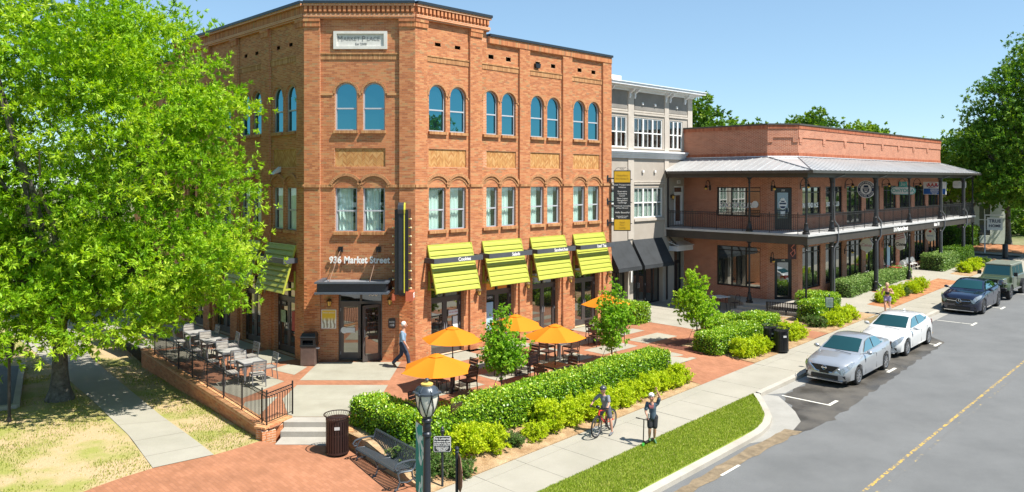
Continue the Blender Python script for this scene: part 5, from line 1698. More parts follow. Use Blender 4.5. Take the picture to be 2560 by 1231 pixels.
# hanging signs: square to the street wall
FS = -PI/4
def hang(name, label, x, D, z, rz=FS, group='signs hung under the balcony roof'):
    p = FR.w(x, -D, z)
    return thing(name, label, 'sign', p, rz, group)
M_NAVY = mat('navy_paint', (.01,.025,.07), .5)
M_TEAL = mat('teal_paint', (.10,.42,.38), .5)
M_SKYB = mat('royal_blue_paint', (.02,.12,.42), .5)
M_REDS = mat('sign_red', (.55,.03,.03), .5)
s = hang('hanging_sign', 'round navy and white soccer club badge hung from the upper balcony', 7.15, 1.0, 6.5)
mb = MB(); mb.lathe([(.53,-.03),(.53,.03)], (0,0,0), 28, 0, 'y'); obj('disc', mb, M_WHITE, s)
mb = MB(); mb.lathe([(.49,-.034),(.49,.034)], (0,0,0), 28, 0, 'y'); obj('ring', mb, M_NAVY, s)
mb = MB(); mb.lathe([(.33,-.038),(.33,.038)], (0,0,0), 24, 0, 'y'); obj('centre', mb, M_WHITE, s)
mb = MB(); mb.prism([(-.2,.05),(.2,.05),(.17,-.14),(0,-.27),(-.17,-.14)], 'y', -.042, -.03); mb.prism([(-.16,.1),(.16,.1),(.11,.24),(-.11,.24)], 'y', -.042, -.03); obj('crest', mb, M_NAVY, s)
mb = MB(); mb.box(-.13,.13,-.046,-.03,-.05,-.01); mb.prism([(-.12,-.09),(.12,-.09),(0,-.2)], 'y', -.046, -.03); obj('crest_detail', mb, M_WHITE, s)
def ring_text(parent, word, r, a0, a1, size, flip=False):
    n = len(word)
    for k, ch in enumerate(word):
        if ch == ' ': continue
        a = a0 + (a1-a0)*(k+.5)/n
        o = text(ch, size, parent, (r*math.cos(a), -.036, r*math.sin(a)), M_WHITE, ext=.002, off=.004)
        th = a - PI/2 if not flip else a + PI/2
        o.rotation_euler = Matrix.Rotation(-th, 3, 'Y').to_4x4().to_3x3().__matmul__(Matrix.Rotation(PI/2, 3, 'X')).to_euler()
ring_text(s, 'INDEPENDENCE', .41, R(170), R(10), .13)
ring_text(s, 'SOCCER CLUB', .41, R(195), R(345), .13, True)
s = hang('hanging_sign', 'teal and white rounded yoga studio sign hung from the balcony', 13.6, 1.0, 6.35)
mb = MB(); mb.prism([(.5+.27*math.cos(t),.27*math.sin(t)) for t in np.linspace(-PI/2,PI/2,9)] + [(-.5+.27*math.cos(t),.27*math.sin(t)) for t in np.linspace(PI/2,1.5*PI,9)], 'y', -.04, .04); obj('rim', mb, M_TEAL, s)
mb = MB(); mb.prism([(.5+.23*math.cos(t),.23*math.sin(t)) for t in np.linspace(-PI/2,PI/2,9)] + [(-.5+.23*math.cos(t),.23*math.sin(t)) for t in np.linspace(PI/2,1.5*PI,9)], 'y', -.045, .045); obj('face', mb, M_WHITE, s)
mb = MB(); mb.box(-.24,.24,-.04,.04,.26,.6); obj('top_panel', mb, M_TEAL, s)
text('OmYOGA', .33, s, (0,-.05,0), M_TEAL, ext=.002, off=.008, sx=.95); text('3o', .3, s, (0,-.045,.43), M_WHITE, ext=.002)
s = hang('hanging_sign', 'white and blue rectangular sign with red AAA letters under the balcony roof', 20.2, 1.0, 6.46)
mb = MB(); mb.box(-.75,.75,-.05,.05,-.46,.46); obj('board', mb, M_WHITE, s)
mb = MB(); mb.box(-.72,.72,-.054,.054,-.43,-.03); obj('blue_half', mb, M_SKYB, s)
text('AAA', .36, s, (-.14,-.055,.22), M_REDS, ext=.002, off=.012)
mb = MB(); mb.tube([(-.14+.4*math.cos(t), -.056, .22+.18*math.sin(t)) for t in np.linspace(.5,6.4,22)], .014, 4); obj('red_ring', mb, M_REDS, s)
mb = MB(); mb.tube([(-.4,-.057,.0),(-.2,-.057,.06),(.15,-.057,.16),(.45,-.057,.36),(.3,-.057,.38)], .016, 4); obj('blue_swoosh', mb, M_SKYB, s)
for k, w in enumerate(('INSURANCE','MEMBERSHIP','FINANCIAL','TRAVEL')): text(w, .1, s, (.0,-.058,-.09-.095*k), M_WHITE, ext=.001, off=.003)
s = hang('hanging_sign', 'small white shaped sign hung at the far end of the balcony roof', 26.3, 1.0, 6.7)
mb = MB(); mb.prism([(-.47,-.2),(-.4,-.28),(.4,-.28),(.47,-.2),(.47,.2),(.38,.28),(-.38,.28),(-.47,.2)], 'y', -.03, .03); obj('board', mb, M_WHITE, s)
text('Elements Design', .12, s, (0,-.034,-.04), mat('grey_print', (.4,.42,.42), .6), ext=.001); mb = MB(); mb.tube([(-.08,-.034,.1),(0,-.034,.17),(.08,-.034,.1)], .012, 4); obj('mark', mb, M_TEAL, s)
# lower signs
s = hang('hanging_sign', 'dark boutique sign with a red looping mark over the corner door', 0, 0, 0, 0, None); s.location = (15.0, 41.3, 3.25)
mb = MB(); mb.box(-.22,.22,-.03,.03,-.42,.42); mb.tube([(-.15,0,.42),(-.1,0,.75)], .012, 4); mb.tube([(.15,0,.42),(.1,0,.75)], .012, 4); obj('board', mb, mat('maroon_board', (.06,.02,.02), .5), s)
mb = MB(); mb.tube([(.1,-.04,.36),(-.05,-.04,.2),(.06,-.04,.05),(-.1,-.04,-.1),(.0,-.04,-.28),(.14,-.04,-.1),(.1,-.04,.12)], .03, 5); obj('mark', mb, mat('pink_red', (.6,.18,.14), .5), s)
s = hang('hanging_sign', 'white scrolled sign with pink lettering over the street shop door', 7.2, 1.0, 3.1)
mb = MB(); mb.prism([(.36*math.cos(t)*(1+.12*math.sin(7*t)), .42*math.sin(t)*(1+.08*math.cos(5*t))) for t in np.linspace(0,2*PI,30)[:-1]], 'y', -.03, .03); mb.tube([(-.2,0,.38),(-.2,0,.75)], .012, 4); mb.tube([(.2,0,.38),(.2,0,.75)], .012, 4); obj('board', mb, M_WHITE, s)
text('Cakes', .26, s, (0,-.034,0), mat('rose_paint', (.55,.12,.25), .5), ext=.002, shear=.3)
s = hang('hanging_sign', 'tall pink and white swirl shaped ice cream sign under the balcony', 13.1, 1.0, 3.0)
mb = MB(); mb.prism([(0,.75),(.2,.62),(.3,.35),(.34,.05),(.3,-.25),(.2,-.5),(0,-.6),(-.24,-.5),(-.34,-.2),(-.3,.1),(-.25,.4),(-.15,.62)], 'y', -.04, .04); mb.tube([(0,0,.75),(0,0,.9)], .012, 4); obj('board', mb, M_WHITE, s)
mb = MB()
for k in range(4): mb.tube([(-.28+.04*k,-.045,.12+.14*k),(0,-.045,.2+.15*k),(.27-.04*k,-.045,.3+.12*k)], .028, 4)
obj('stripe', mb, mat('rose_paint', (.55,.12,.25), .5), s)
text('Cone', .3, s, (0,-.045,-.2), M_BLKP, ext=.002, shear=.25, off=.01)
s = hang('hanging_sign', 'white oval sign with a small red crown mark near the far shop window', 19.2, 1.0, 3.1)
mb = MB(); mb.prism([(.33*math.cos(t), .46*math.sin(t)) for t in np.linspace(0,2*PI,24)[:-1]], 'y', -.03, .03); mb.tube([(0,0,.44),(0,0,.7)], .012, 4); obj('board', mb, M_WHITE, s)
text('salon', .2, s, (0,-.034,-.04), M_SKYB, ext=.002); mb = MB(); mb.ball((0,-.03,.27), (.1,.012,.09), 8, 5); obj('mark', mb, M_REDS, s)
b_ = thing('beam_letters', 'white letters reading 516 Market Street on the balcony beam', 'sign', FR.w(10.3, -1.94, 3.98), FR.a); text('516 Market Street', .34, b_, (0,-.005,0), M_WHITE, ext=.01, off=.012)
b_ = thing('beam_letters', 'white suite letters on the balcony beam near the far end', 'sign', FR.w(17.4, -1.94, 3.98), FR.a); text('Suite 110', .3, b_, (0,-.005,0), M_WHITE, ext=.01, off=.012)
# round decals on the shop windows
for k, (x, m, lab) in enumerate([(10.2,M_WHITE,'round white sticker in the shop window left of the ice cream sign'),(10.95,mat('lilac_paint',(.42,.22,.45),.5),'round lilac sticker in the shop window beside the white one'),(11.7,mat('rose_paint',(.55,.12,.25),.5),'round pink sticker at the right of the shop window')]):
    t = thing('window_sticker', lab, 'sticker', FR.w(x, .1, 2.85), FR.a); mb = MB(); mb.lathe([(.24,-.006),(.24,0)], (0,0,0), 18, 0, 'y'); obj('disc', mb, m, t)
t = thing('shop_poster', 'tall pale blue poster in the window behind the ice cream sign', 'poster', FR.w(14.0, .1, 1.9), FR.a); mb = MB(); mb.box(-.35,.35,-.006,0,-.9,.7); obj('sheet', mb, M_BLUEP, t)
# rooftop vent
t = thing('roof_vent', 'small grey louvred vent on the far end of the red brick roof', 'vent', FR.w(19.5, 4.0, 9.6), FR.a); mb = MB(); mb.box(-.5,.5,-.5,.5,0,1.0)
for k in range(5): mb.box(-.55,.55,-.55,.55,.2+.16*k,.26+.16*k)
obj('cowl', mb, mat('grey_vent_metal', (.3,.31,.32), .5, .3), t)
# ================================================================== PLANTS
M_OAK = attr_mat('oak_leaf', [(0,(.055,.15,.008)),(.35,(.18,.36,.014)),(.7,(.34,.52,.025)),(1,(.54,.63,.08))], .5, .38)
M_YOUNG = attr_mat('young_leaf', [(0,(.07,.19,.012)),(.5,(.21,.42,.025)),(.85,(.38,.56,.05)),(1,(.50,.60,.1))], .5, .35)
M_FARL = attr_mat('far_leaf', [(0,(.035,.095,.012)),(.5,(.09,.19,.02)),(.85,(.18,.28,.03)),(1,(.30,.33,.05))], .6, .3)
M_FARY = attr_mat('yellow_green_far_leaf', [(0,(.08,.17,.012)),(.5,(.20,.33,.025)),(1,(.36,.42,.06))], .6, .3)  # lighter, yellower leaf tone for some of the distant trees
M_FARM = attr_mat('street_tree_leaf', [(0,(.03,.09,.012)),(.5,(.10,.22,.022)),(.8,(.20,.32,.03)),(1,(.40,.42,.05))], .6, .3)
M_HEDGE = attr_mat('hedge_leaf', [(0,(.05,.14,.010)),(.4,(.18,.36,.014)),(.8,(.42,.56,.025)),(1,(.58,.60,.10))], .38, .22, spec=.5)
M_HEDGB = attr_mat('grey_hedge_leaf', [(0,(.07,.15,.03)),(.5,(.20,.32,.07)),(1,(.38,.46,.16))], .45, .22)
M_GOLDL = attr_mat('golden_shrub_leaf', [(0,(.22,.34,.01)),(.5,(.44,.56,.014)),(.9,(.60,.64,.03)),(1,(.62,.46,.04))], .5, .3)
M_GCOV = attr_mat('ground_cover_leaf', [(0,(.04,.10,.02)),(.6,(.12,.22,.04)),(.85,(.20,.20,.09)),(1,(.24,.15,.13))], .6, .25)
M_TWIG = mat('hedge_twigs', (.045,.06,.016), .95, var=.4, vs=12)
M_BARK = two_tone('oak_bark', (.07,.06,.05), (.20,.18,.155), 5, .3, .7, bump=1, bs=14, fine=.5)
M_BARK2 = mat('young_bark', (.13,.085,.06), .9, var=.3, vs=9)
def cloud(lobes, n, tufts, leaves, spread, flat, L, Wd, m, name, inner=.55, up=.5, cv=.5):
    """leaf clumps through the outer part of a set of ellipsoids"""
    w = np.array([a[1][0]*a[1][1] + a[1][0]*a[1][2] for a in lobes]); w /= w.sum()
    k = rng.choice(len(lobes), n, p=w)
    C = np.array([a[0] for a in lobes])[k]; Rr = np.array([a[1] for a in lobes])[k]
    d = rng.normal(size=(n,3)); d /= np.linalg.norm(d, axis=1)[:,None]
    rad = (inner**3 + (1-inner**3)*rng.random(n))**(1/3)
    rad *= 1 + .07*rng.normal(size=n)
    P = C + d*Rr*rad[:,None]
    ctr = C.mean(axis=0)
    cl = rng.random(n)
    T = np.repeat(P, tufts, axis=0) + rng.normal(size=(n*tufts,3))*np.array([spread,spread,spread*flat])
    out = np.repeat(d, tufts, axis=0)
    T[:,2] -= .25*spread*np.linalg.norm((T-np.repeat(P, tufts, axis=0))[:,:2], axis=1)
    tip = rng.normal(size=(n*tufts,3))*.6 + out*.8; tip[:,2] += .1
    tip /= np.linalg.norm(tip, axis=1)[:,None]
    X = np.repeat(T, leaves, axis=0); D = np.repeat(tip, leaves, axis=0) + rng.normal(size=(n*tufts*leaves,3))*.75
    D /= np.linalg.norm(D, axis=1)[:,None]
    X = X + D*L*(.3 + .5*rng.random(len(X)))[:,None]
    V = np.clip(.15 + cv*np.repeat(np.repeat(cl, tufts), leaves) + (.85-cv)*rng.random(len(X))*.9, 0, 1)
    return leaves_mesh(name, X, L, Wd, m, V, up, D*2.5)
def limbs(mb, base, targets, r0, fork, n=7, wob=.25):
    for t in targets:
        a, b = Vector(fork), Vector(t)
        pts = [a + (b-a)*(k/n) + Vector((random.uniform(-wob,wob), random.uniform(-wob,wob), random.uniform(-wob,wob)+ .12*math.sin(PI*k/n)))*(0 if k in (0,) else 1)*min(1,(b-a).length/6) for k in range(n+1)]
        mb.tube(pts, [r0*(1-.88*k/n) for k in range(n+1)], 7)
def tree(name, label, loc, lobes, n, tufts, leaves, spread, flat, L, Wd, m, trunk_r, fork_z, bark=None, group=None, inner=.55, targets=7, flare=1.5, cat='tree', up=.5):
    """tree > crown, trunk; lobes are measured from the foot of the trunk"""
    T = thing(name, label, cat, loc, 0, group)
    link('crown', cloud(lobes, n, tufts, leaves, spread, flat, L, Wd, m, 'crown', inner, up), T)
    mb = MB()
    lean = random.uniform(-.15,.15)
    pts, rs = [], []
    for k in range(9):
        f = k/8
        pts.append((lean*f, lean*.6*f*f, fork_z*f)); rs.append(trunk_r*(1 + (flare-1)*math.exp(-f*9) - .22*f))
    mb.tube(pts, rs, 12)
    tg = []
    for c, r in lobes:
        for _ in range(max(1, targets//len(lobes))):
            a = random.uniform(0, 2*PI)
            tg.append((c[0]+r[0]*.72*math.cos(a), c[1]+r[1]*.72*math.sin(a), c[2]+r[2]*random.uniform(-.2,.6)))
    limbs(mb, loc, tg, trunk_r*.55, pts[-1])
    obj('trunk', mb, bark or M_BARK, T, True)
    return T
ob = (-15.63, 26.66, zlow(-15.63, 26.66) - .03)
oak_lobes = [((-.2,0,9.0),(6.3,5.6,5.2)),((.2,0,13.2),(3.6,3.8,3.4)),((3.3,.3,7.2),(3.35,3.5,3.3)),((3.6,-.6,4.9),(3.3,3.0,1.5)),((2.2,-1.4,3.3),(2.6,2.4,1.1)),((-1.6,-2.2,3.6),(4.2,3.0,1.6)),((-4.2,-1,6),(3.6,3.6,3.2)),((4.9,.5,10.2),(1.5,1.6,1.5)),((4.8,.0,3.9),(1.7,1.6,.7)),((-5.5,1,9.5),(3.5,3.5,3.5)),((-3.5,2.5,6),(4,3,3.5))]
OAK = tree('oak_tree', 'large spreading oak with bright yellow green leaves on the left lawn', ob, oak_lobes, 2150, 13, 13, .38, .42, .175, .05, M_OAK, .26, 3.6, inner=.42, targets=26, flare=1.9)
# the roots' flare
# other trees in view: behind the oak, behind the gallery building, up the street
def fz(x, y): return zs_c(sq(x, y)[0]) - .3
tree('oak_tree', 'darker oak rising behind the top of the big oak beside the roof corner', (-23.5, 45, -.6), [((0,0,11.5),(5.5,5.5,4.5)),((2.0,0,15.0),(4.4,4,3.4)),((4.6,0,14.6),(1.8,2,2.2))], 330, 9, 11, .6, .5, .30, .09, M_OAK, .3, 6, targets=9)
bk = [(21.5,86,11.2,1),(27,90,11.0,1),(32,95,11.4,0),(38,98,12.6,0),(42.3,99,11.6,1),(45.2,99,11.2,0),(47.3,100,10.6,0),(35,97,10.8,1),(18.6,80,12.6,0)]
src = []
for k in range(2):
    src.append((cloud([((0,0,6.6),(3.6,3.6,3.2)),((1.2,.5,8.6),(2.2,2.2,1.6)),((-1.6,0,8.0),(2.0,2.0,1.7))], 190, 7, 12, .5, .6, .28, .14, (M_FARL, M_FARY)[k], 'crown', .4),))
BG = 'trees standing behind the gallery building'
w9 = ['behind the low roof next to the stucco building','second behind the brick parapet, yellow green','behind the brick parapet above its sunny corner','rising a little higher over the middle of the parapet','with two pale tops over the parapet','darker, left of the small tree over the parapet','rounded, farthest right over the parapet','low and pale behind the far parapet','tallest, right of the white cornice']
for i, (x, y, h, k) in enumerate(bk):
    T = thing('leafy_tree', 'green tree ' + w9[i], 'tree', (x, y, fz(x, y)), i*1.3, BG)
    sc = h/10.2*1.18
    c = link('crown', src[k][0], T); c.scale = (sc*1.05, sc*1.05, sc)
    mb = MB(); mb.tube([(0,0,0),(.1,0,3),(.0,.1,6.5*sc)], [.22,.17,.08], 7); limbs(mb, None, [(1.8*sc,.4,8*sc),(-1.6*sc,.6,7.6*sc),(.3,-1.8*sc,7.5*sc)], .12, (.1,0,3)); obj('trunk', mb, M_BARK, T, True)
tree('street_tree', 'tall dark green tree at the right edge beyond the parked jeep', (42.6, 62.0, fz(42,62)), [((-.5,0,9.8),(5.4,5,4.6)),((1.6,0,14.6),(4.4,4.4,4.4)),((-3.8,0,8.4),(2.6,2.6,2.4)),((-1.4,0,12.6),(3.8,3,3.4)),((-1.8,-1,6.2),(4.2,3,2.0)),((-5.2,0,9.8),(1.6,1.6,1.1))], 1150, 9, 12, .5, .5, .24, .09, M_FARM, .3, 5.0, targets=16)
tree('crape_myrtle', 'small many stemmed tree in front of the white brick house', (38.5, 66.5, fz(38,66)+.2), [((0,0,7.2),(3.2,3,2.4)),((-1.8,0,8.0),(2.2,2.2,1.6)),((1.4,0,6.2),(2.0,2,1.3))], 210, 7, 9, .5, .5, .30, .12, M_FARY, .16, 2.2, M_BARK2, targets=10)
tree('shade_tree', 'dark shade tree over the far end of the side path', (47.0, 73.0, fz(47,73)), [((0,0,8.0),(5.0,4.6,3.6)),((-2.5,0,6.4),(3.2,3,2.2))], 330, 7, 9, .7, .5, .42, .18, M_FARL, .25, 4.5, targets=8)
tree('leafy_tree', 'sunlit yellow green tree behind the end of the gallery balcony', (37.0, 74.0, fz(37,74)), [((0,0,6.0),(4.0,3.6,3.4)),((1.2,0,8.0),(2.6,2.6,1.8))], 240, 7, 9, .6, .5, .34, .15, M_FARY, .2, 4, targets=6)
WO = cloud([((x, y, 6.5+1.2*math.sin(x)), (5.5,5,6.2)) for x, y in ((52,88),(60,92),(69,94),(78,92),(88,88),(98,84),(56,100),(66,104))], 900, 6, 9, .8, .6, .55, .28, M_FARL, 'distant_woods', .3)
tag(link('distant_woods', WO), kind='stuff')
# out of frame across the street: what the windows mirror
for i, (x, y) in enumerate([(-13,-14),(0,-19),(13,-17),(37,6),(46,14),(55,22),(-33,20),(-37,33)]):
    T = thing('street_tree', 'tree across the street facing the shops, number %s from the oak lawn' % ('one','two','three','four','five','six','seven','eight')[i], 'tree', (x, y, -.6), i, 'trees on the other side of the street')
    c = link('crown', src[i % 2][0], T); c.scale = (1.25, 1.25, 1.05 if i < 3 else 1.6)
    mb = MB(); mb.tube([(0,0,0),(.1,0,3),(.0,.1,7)], [.25,.2,.08], 7); obj('trunk', mb, M_BARK, T, True)
# young staked trees on the plaza
def young(label, x, y, z, lobes, n, m=M_YOUNG):
    T = thing('young_tree', label, 'tree', (x, y, z), 0, 'young staked trees on the plaza')
    link('crown', cloud(lobes, n, 8, 10, .13, .8, .085, .045, m, 'crown', .2, .5, .45), T)
    mb = MB(); top = max(c[2]+r[2] for c, r in lobes)
    mb.tube([(0,0,0),(.015,.01,.5),(0,0,1.2),(.01,0,top*.93)], [.032,.026,.022,.006], 7)
    for _ in range(14):
        c, r = random.choice(lobes); a = random.uniform(0,2*PI)
        h = random.uniform(.7, top*.75)
        mb.tube([(0,0,h),(r[0]*.5*math.cos(a),r[1]*.5*math.sin(a),h+.22),(r[0]*.85*math.cos(a),r[1]*.85*math.sin(a),h+.5)], [.012,.008,.003], 5)
    obj('trunk', mb, M_BARK2, T, True)
    for k in range(3):
        a = 2*PI*k/3 + .6
        mb = MB(); mb.tube([(.42*math.cos(a),.42*math.sin(a),0),(.03*math.cos(a),.03*math.sin(a),1.0)], .008, 5); obj('guy_rope', mb, mat('guy_rope', (.10,.07,.05), .9), T)
    return T
young('young tree with a pointed top standing before the Salads shutter', -.35, 24.84, 0, [((0,0,1.65),(.66,.62,.62)),((.1,0,1.25),(.62,.6,.36)),((0,0,2.45),(.26,.26,.5)),((-.25,0,1.9),(.36,.36,.4)),((.03,0,2.85),(.10,.1,.3)),((.45,.1,1.7),(.35,.3,.4))], 160)
young('young tree standing before the fifth umbrella and the small rounded hedge', 3.86, 30.02, 0, [((0,0,1.6),(.66,.62,.62)),((.25,0,1.9),(.55,.5,.55)),((0,0,.95),(.5,.5,.35)),((-.15,0,2.3),(.25,.25,.5)),((.02,0,2.75),(.1,.1,.38)),((.28,0,2.62),(.08,.08,.3)),((-.45,0,1.45),(.3,.3,.25))], 165)
young('bright young tree in the grate before the gallery building', 7.93, 33.14, 0, [((0,0,1.55),(.85,.8,.62)),((-.1,0,2.05),(.62,.6,.6)),((.3,0,1.2),(.7,.6,.34)),((-.55,0,2.0),(.3,.3,.32)),((-.18,0,2.75),(.2,.2,.5)),((.35,0,2.5),(.14,.14,.42)),((-.8,0,1.8),(.22,.2,.16))], 210, attr_mat('bright_young_leaf', [(0,(.12,.26,.014)),(.5,(.30,.50,.03)),(.9,(.50,.62,.06)),(1,(.58,.60,.1))], .5, .38))
# clipped hedges
def box_pts(x0, x1, y0, y1, h, dens, rnd=.1):
    """points on the top and the four sides of a clipped block, its edges softened"""
    P, N = [], []
    w, d = x1-x0, y1-y0
    for (a, nrm) in ((w*d,'t'),(w*h,'f'),(w*h,'b'),(d*h,'l'),(d*h,'r')):
        n = int(a*dens); u, v = rng.random(n), rng.random(n)
        if nrm == 't': p = np.stack([x0+w*u, y0+d*v, np.full(n, h)], 1); q = [0,0,1]
        elif nrm == 'f': p = np.stack([x0+w*u, np.full(n, y0), h*v], 1); q = [0,-1,0]
        elif nrm == 'b': p = np.stack([x0+w*u, np.full(n, y1), h*v], 1); q = [0,1,0]
        elif nrm == 'l': p = np.stack([np.full(n, x0), y0+d*u, h*v], 1); q = [-1,0,0]
        else: p = np.stack([np.full(n, x1), y0+d*u, h*v], 1); q = [1,0,0]
        P.append(p); N.append(np.repeat([q], n, 0))
    P, N = np.concatenate(P), np.concatenate(N).astype(float)
    # round the upper edges by pulling points towards an inset box
    ins = np.array([[x0+rnd, y0+rnd, -9]]), np.array([[x1-rnd, y1-rnd, h-rnd]])
    c = np.clip(P, ins[0], ins[1])
    dv = P - c; ln = np.linalg.norm(dv, axis=1)[:,None]
    far = (ln > rnd)[:,0]
    P[far] = c[far] + dv[far]/ln[far]*rnd
    return P, N
def hedge(label, blocks, m=M_HEDGE, zf=zup, L=.075, Wd=.045, dens=900, wav=.05, group='clipped hedges in the street beds'):
    """hedge > foliage, core; blocks are (s0, s1, q0, q1, height)"""
    s0 = min(b[0] for b in blocks); q0 = min(b[2] for b in blocks)
    ox, oy = xy(s0, q0)
    oz = zf(*xy((blocks[0][0]+blocks[0][1])/2, (blocks[0][2]+blocks[0][3])/2))
    T = thing('hedge', label, 'hedge', (ox, oy, oz), PI/4, group)
    Ps, core = [], MB()
    for (a, b, c, d, h) in blocks:
        P, N = box_pts(a-s0, b-s0, c-q0, d-q0, h, dens, .16)
        bump = wav*(np.sin(P[:,0]*2.1+P[:,1])*.5 + np.sin(P[:,0]*5.3)*.3 + np.sin(P[:,1]*4.7+P[:,0]*1.7)*.4 + np.sin(P[:,2]*6+P[:,0]*3)*.3)
        Q = P + N*(bump + rng.normal(size=len(P))*.035)[:,None]
        P2 = P - N*(.03+.09*rng.random(len(P)))[:,None]
        Ps += [Q, P2[: len(P2)//2]]
        n = max(2, int((b-a)/.4))
        core.bbox(a-s0+.1, b-s0-.1, c-q0+.1, d-q0-.1, -.1, h-.1, .12)
    P = np.concatenate(Ps)
    zz = np.array([zf(*xy(p[0]+s0, p[1]+q0)) for p in P[::50]])
    P[:,2] += np.repeat(zz, 50)[:len(P)] - oz
    V = np.clip(rng.random(len(P))*.75 + .25*rng.random(len(P))*(P[:,2] > P[:,2].max()*.7), 0, 1)  # leaves near the top run lighter: sunlight put into their colour
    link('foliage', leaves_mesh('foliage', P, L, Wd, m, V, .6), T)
    obj('core', core, M_TWIG, T)
    return T
hedge('long clipped hedge between the orange umbrellas and the street footway', [(12.7,24.4,16.05,17.05,.82),(12.45,13.5,16.4,19.1,.80)], dens=1150)
hedge('short clipped hedge right of the tree grate beside the footway', [(27.9,31.9,16.25,17.3,.78)], dens=900)
hedge('low clipped hedge behind the tree grate and the short hedge', [(31.6,34.2,18.4,19.2,.62)], dens=800)
hedge('rounded clipped hedge behind the two black litter bins', [(32.5,34.4,16.6,17.9,.85)], dens=800)
hedge('small rounded hedge beside the last orange umbrella and stucco doors', [(30.8,32.1,22.3,23.9,.95)], dens=700, zf=lambda x, y: 0.0)
hedge('cube shaped hedge right of the black bench beside the small white sign', [(36.9,38.9,16.0,17.0,.95)], dens=700)
hedge('low hedge running behind the black bench toward the corner column', [(39.5,41.0,16.5,18.3,.85)], dens=700)
hedge('long pale green hedge behind the jogging woman', [(44.3,54.6,17.3,18.4,.72)], M_HEDGB, L=.09, Wd=.05, dens=520)
hedge('rounded pale hedge on the far side of the cross walk near the jeep', [(58.6,62.4,16.6,18.0,1.05)], M_HEDGB, L=.1, Wd=.06, dens=380)
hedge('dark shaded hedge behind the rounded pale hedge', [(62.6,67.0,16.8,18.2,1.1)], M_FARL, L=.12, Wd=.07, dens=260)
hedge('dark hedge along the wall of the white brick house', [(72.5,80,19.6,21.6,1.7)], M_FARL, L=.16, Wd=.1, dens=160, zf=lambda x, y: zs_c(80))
# golden shrubs
def shrub_mesh(r, h, n, m):
    lob = [((0,0,h*.42),(r,r,h*.55))] + [((r*.55*math.cos(a), r*.55*math.sin(a), h*.45),(r*.55,r*.55,h*.5)) for a in (.3,1.5,2.8,4.1,5.3)]
    return cloud(lob, n, 6, 10, .055, 1, .075, .03, m, 'foliage', .55, .3, .35)
SHR = [shrub_mesh(.46, .72, 120, M_GOLDL), shrub_mesh(.42, .62, 110, M_GOLDL), shrub_mesh(.5, .58, 120, M_GOLDL)]
GCV = [shrub_mesh(.5, .42, 90, M_GCOV)]
tw_ = MB()
for k in range(12):
    a = 2*PI*k/12; tw_.tube([(0,0,0),(.22*math.cos(a),.22*math.sin(a),.4)], [.012,.004], 4)
TWM = tw_.mesh('stems', M_BARK2)
def shrub(s, q, label, k=0, sc=1, kind=SHR, g='golden shrubs along the footway', nm='shrub'):
    x, y = xy(s, q)
    T = thing(nm, label, 'shrub', (x, y, zup(x, y)), random.uniform(0,6), g)
    c = link('foliage', kind[k % len(kind)], T); c.scale = (sc, sc, sc)
    link('stems', TWM, T)
near = ['golden shrub closest to the octagonal sign', 'second golden shrub from the octagonal sign', 'small golden shrub just past the bare gap in the bed', 'golden shrub two past the bare gap in the bed', 'golden shrub ahead of the bicycle front wheel', 'golden shrub directly behind the bicycle handlebar', 'golden shrub just behind the cyclist', 'golden shrub midway between cyclist and scooter rider', 'golden shrub left of the scooter rider head', 'golden shrub behind the raised arm of the scooter rider', 'second golden shrub past the scooter rider', 'third golden shrub past the scooter rider', 'last golden shrub at the brick gap of the long bed']
for k, (s, q) in enumerate([(13.9,15.75),(14.75,15.6),(16.35,15.35),(17.15,15.6),(18.0,15.5),(18.9,15.45),(19.75,15.5),(20.55,15.4),(21.3,15.5),(22.0,15.45),(22.75,15.5),(23.4,15.45),(24.05,15.5)]):
    shrub(s, q, near[k], k, (1.15,1.1,.75,1.15,1.1,1.1,1.0,.95,.95,.95,.9,.85,.9)[k])
for k, (s, q, l) in enumerate([(28.9,15.6,'golden shrub at the near end of the short hedge bed'),(29.6,15.45,'second golden shrub in front of the short hedge'),(30.25,15.55,'golden shrub left of the litter bins'),(33.0,15.6,'golden shrub right of the litter bins'),(33.6,15.5,'golden shrub at the red brick crossing after the bins'),(37.3,15.4,'golden shrub under the small white sign'),(38.3,15.4,'middle golden shrub past the small white sign'),(39.3,15.4,'golden shrub at the end of the cube hedge bed'),(44.9,15.6,'golden shrub left of the jogging woman legs'),(45.9,15.7,'golden shrub behind the jogging woman legs'),(47.0,15.8,'golden shrub just right of the jogging woman'),(49.2,15.6,'first golden shrub near the end of the pale hedge'),(50.4,15.6,'last golden shrub near the end of the pale hedge'),(59.9,15.6,'near golden shrub before the far rounded hedge'),(61.2,15.6,'middle golden shrub before the far rounded hedge'),(62.6,15.6,'far golden shrub before the shaded hedge')]):
    shrub(s, q, l, k, 1.05)
for k, (s, q, l) in enumerate([(12.75,15.55,'green ground cover plant at the foot of the no loitering sign'),(13.1,15.1,'purplish ground cover plant at the tip of the bed'),(12.4,16.2,'green ground cover plant by the lamp post'),(15.5,15.5,'dry brown ground cover plant in the bare gap of the bed'),(47.8,15.7,'green ground cover plant among the golden shrubs by the pale hedge'),(36.6,15.9,'green ground cover at the foot of the cube hedge'),(64.0,15.8,'green ground cover plant in the shade beyond the far shrubs')]):
    shrub(s, q, l, 0, (1,.85,1,.7,1,1.1,1.5)[k], GCV, 'ground cover plants in the beds', 'ground_cover')
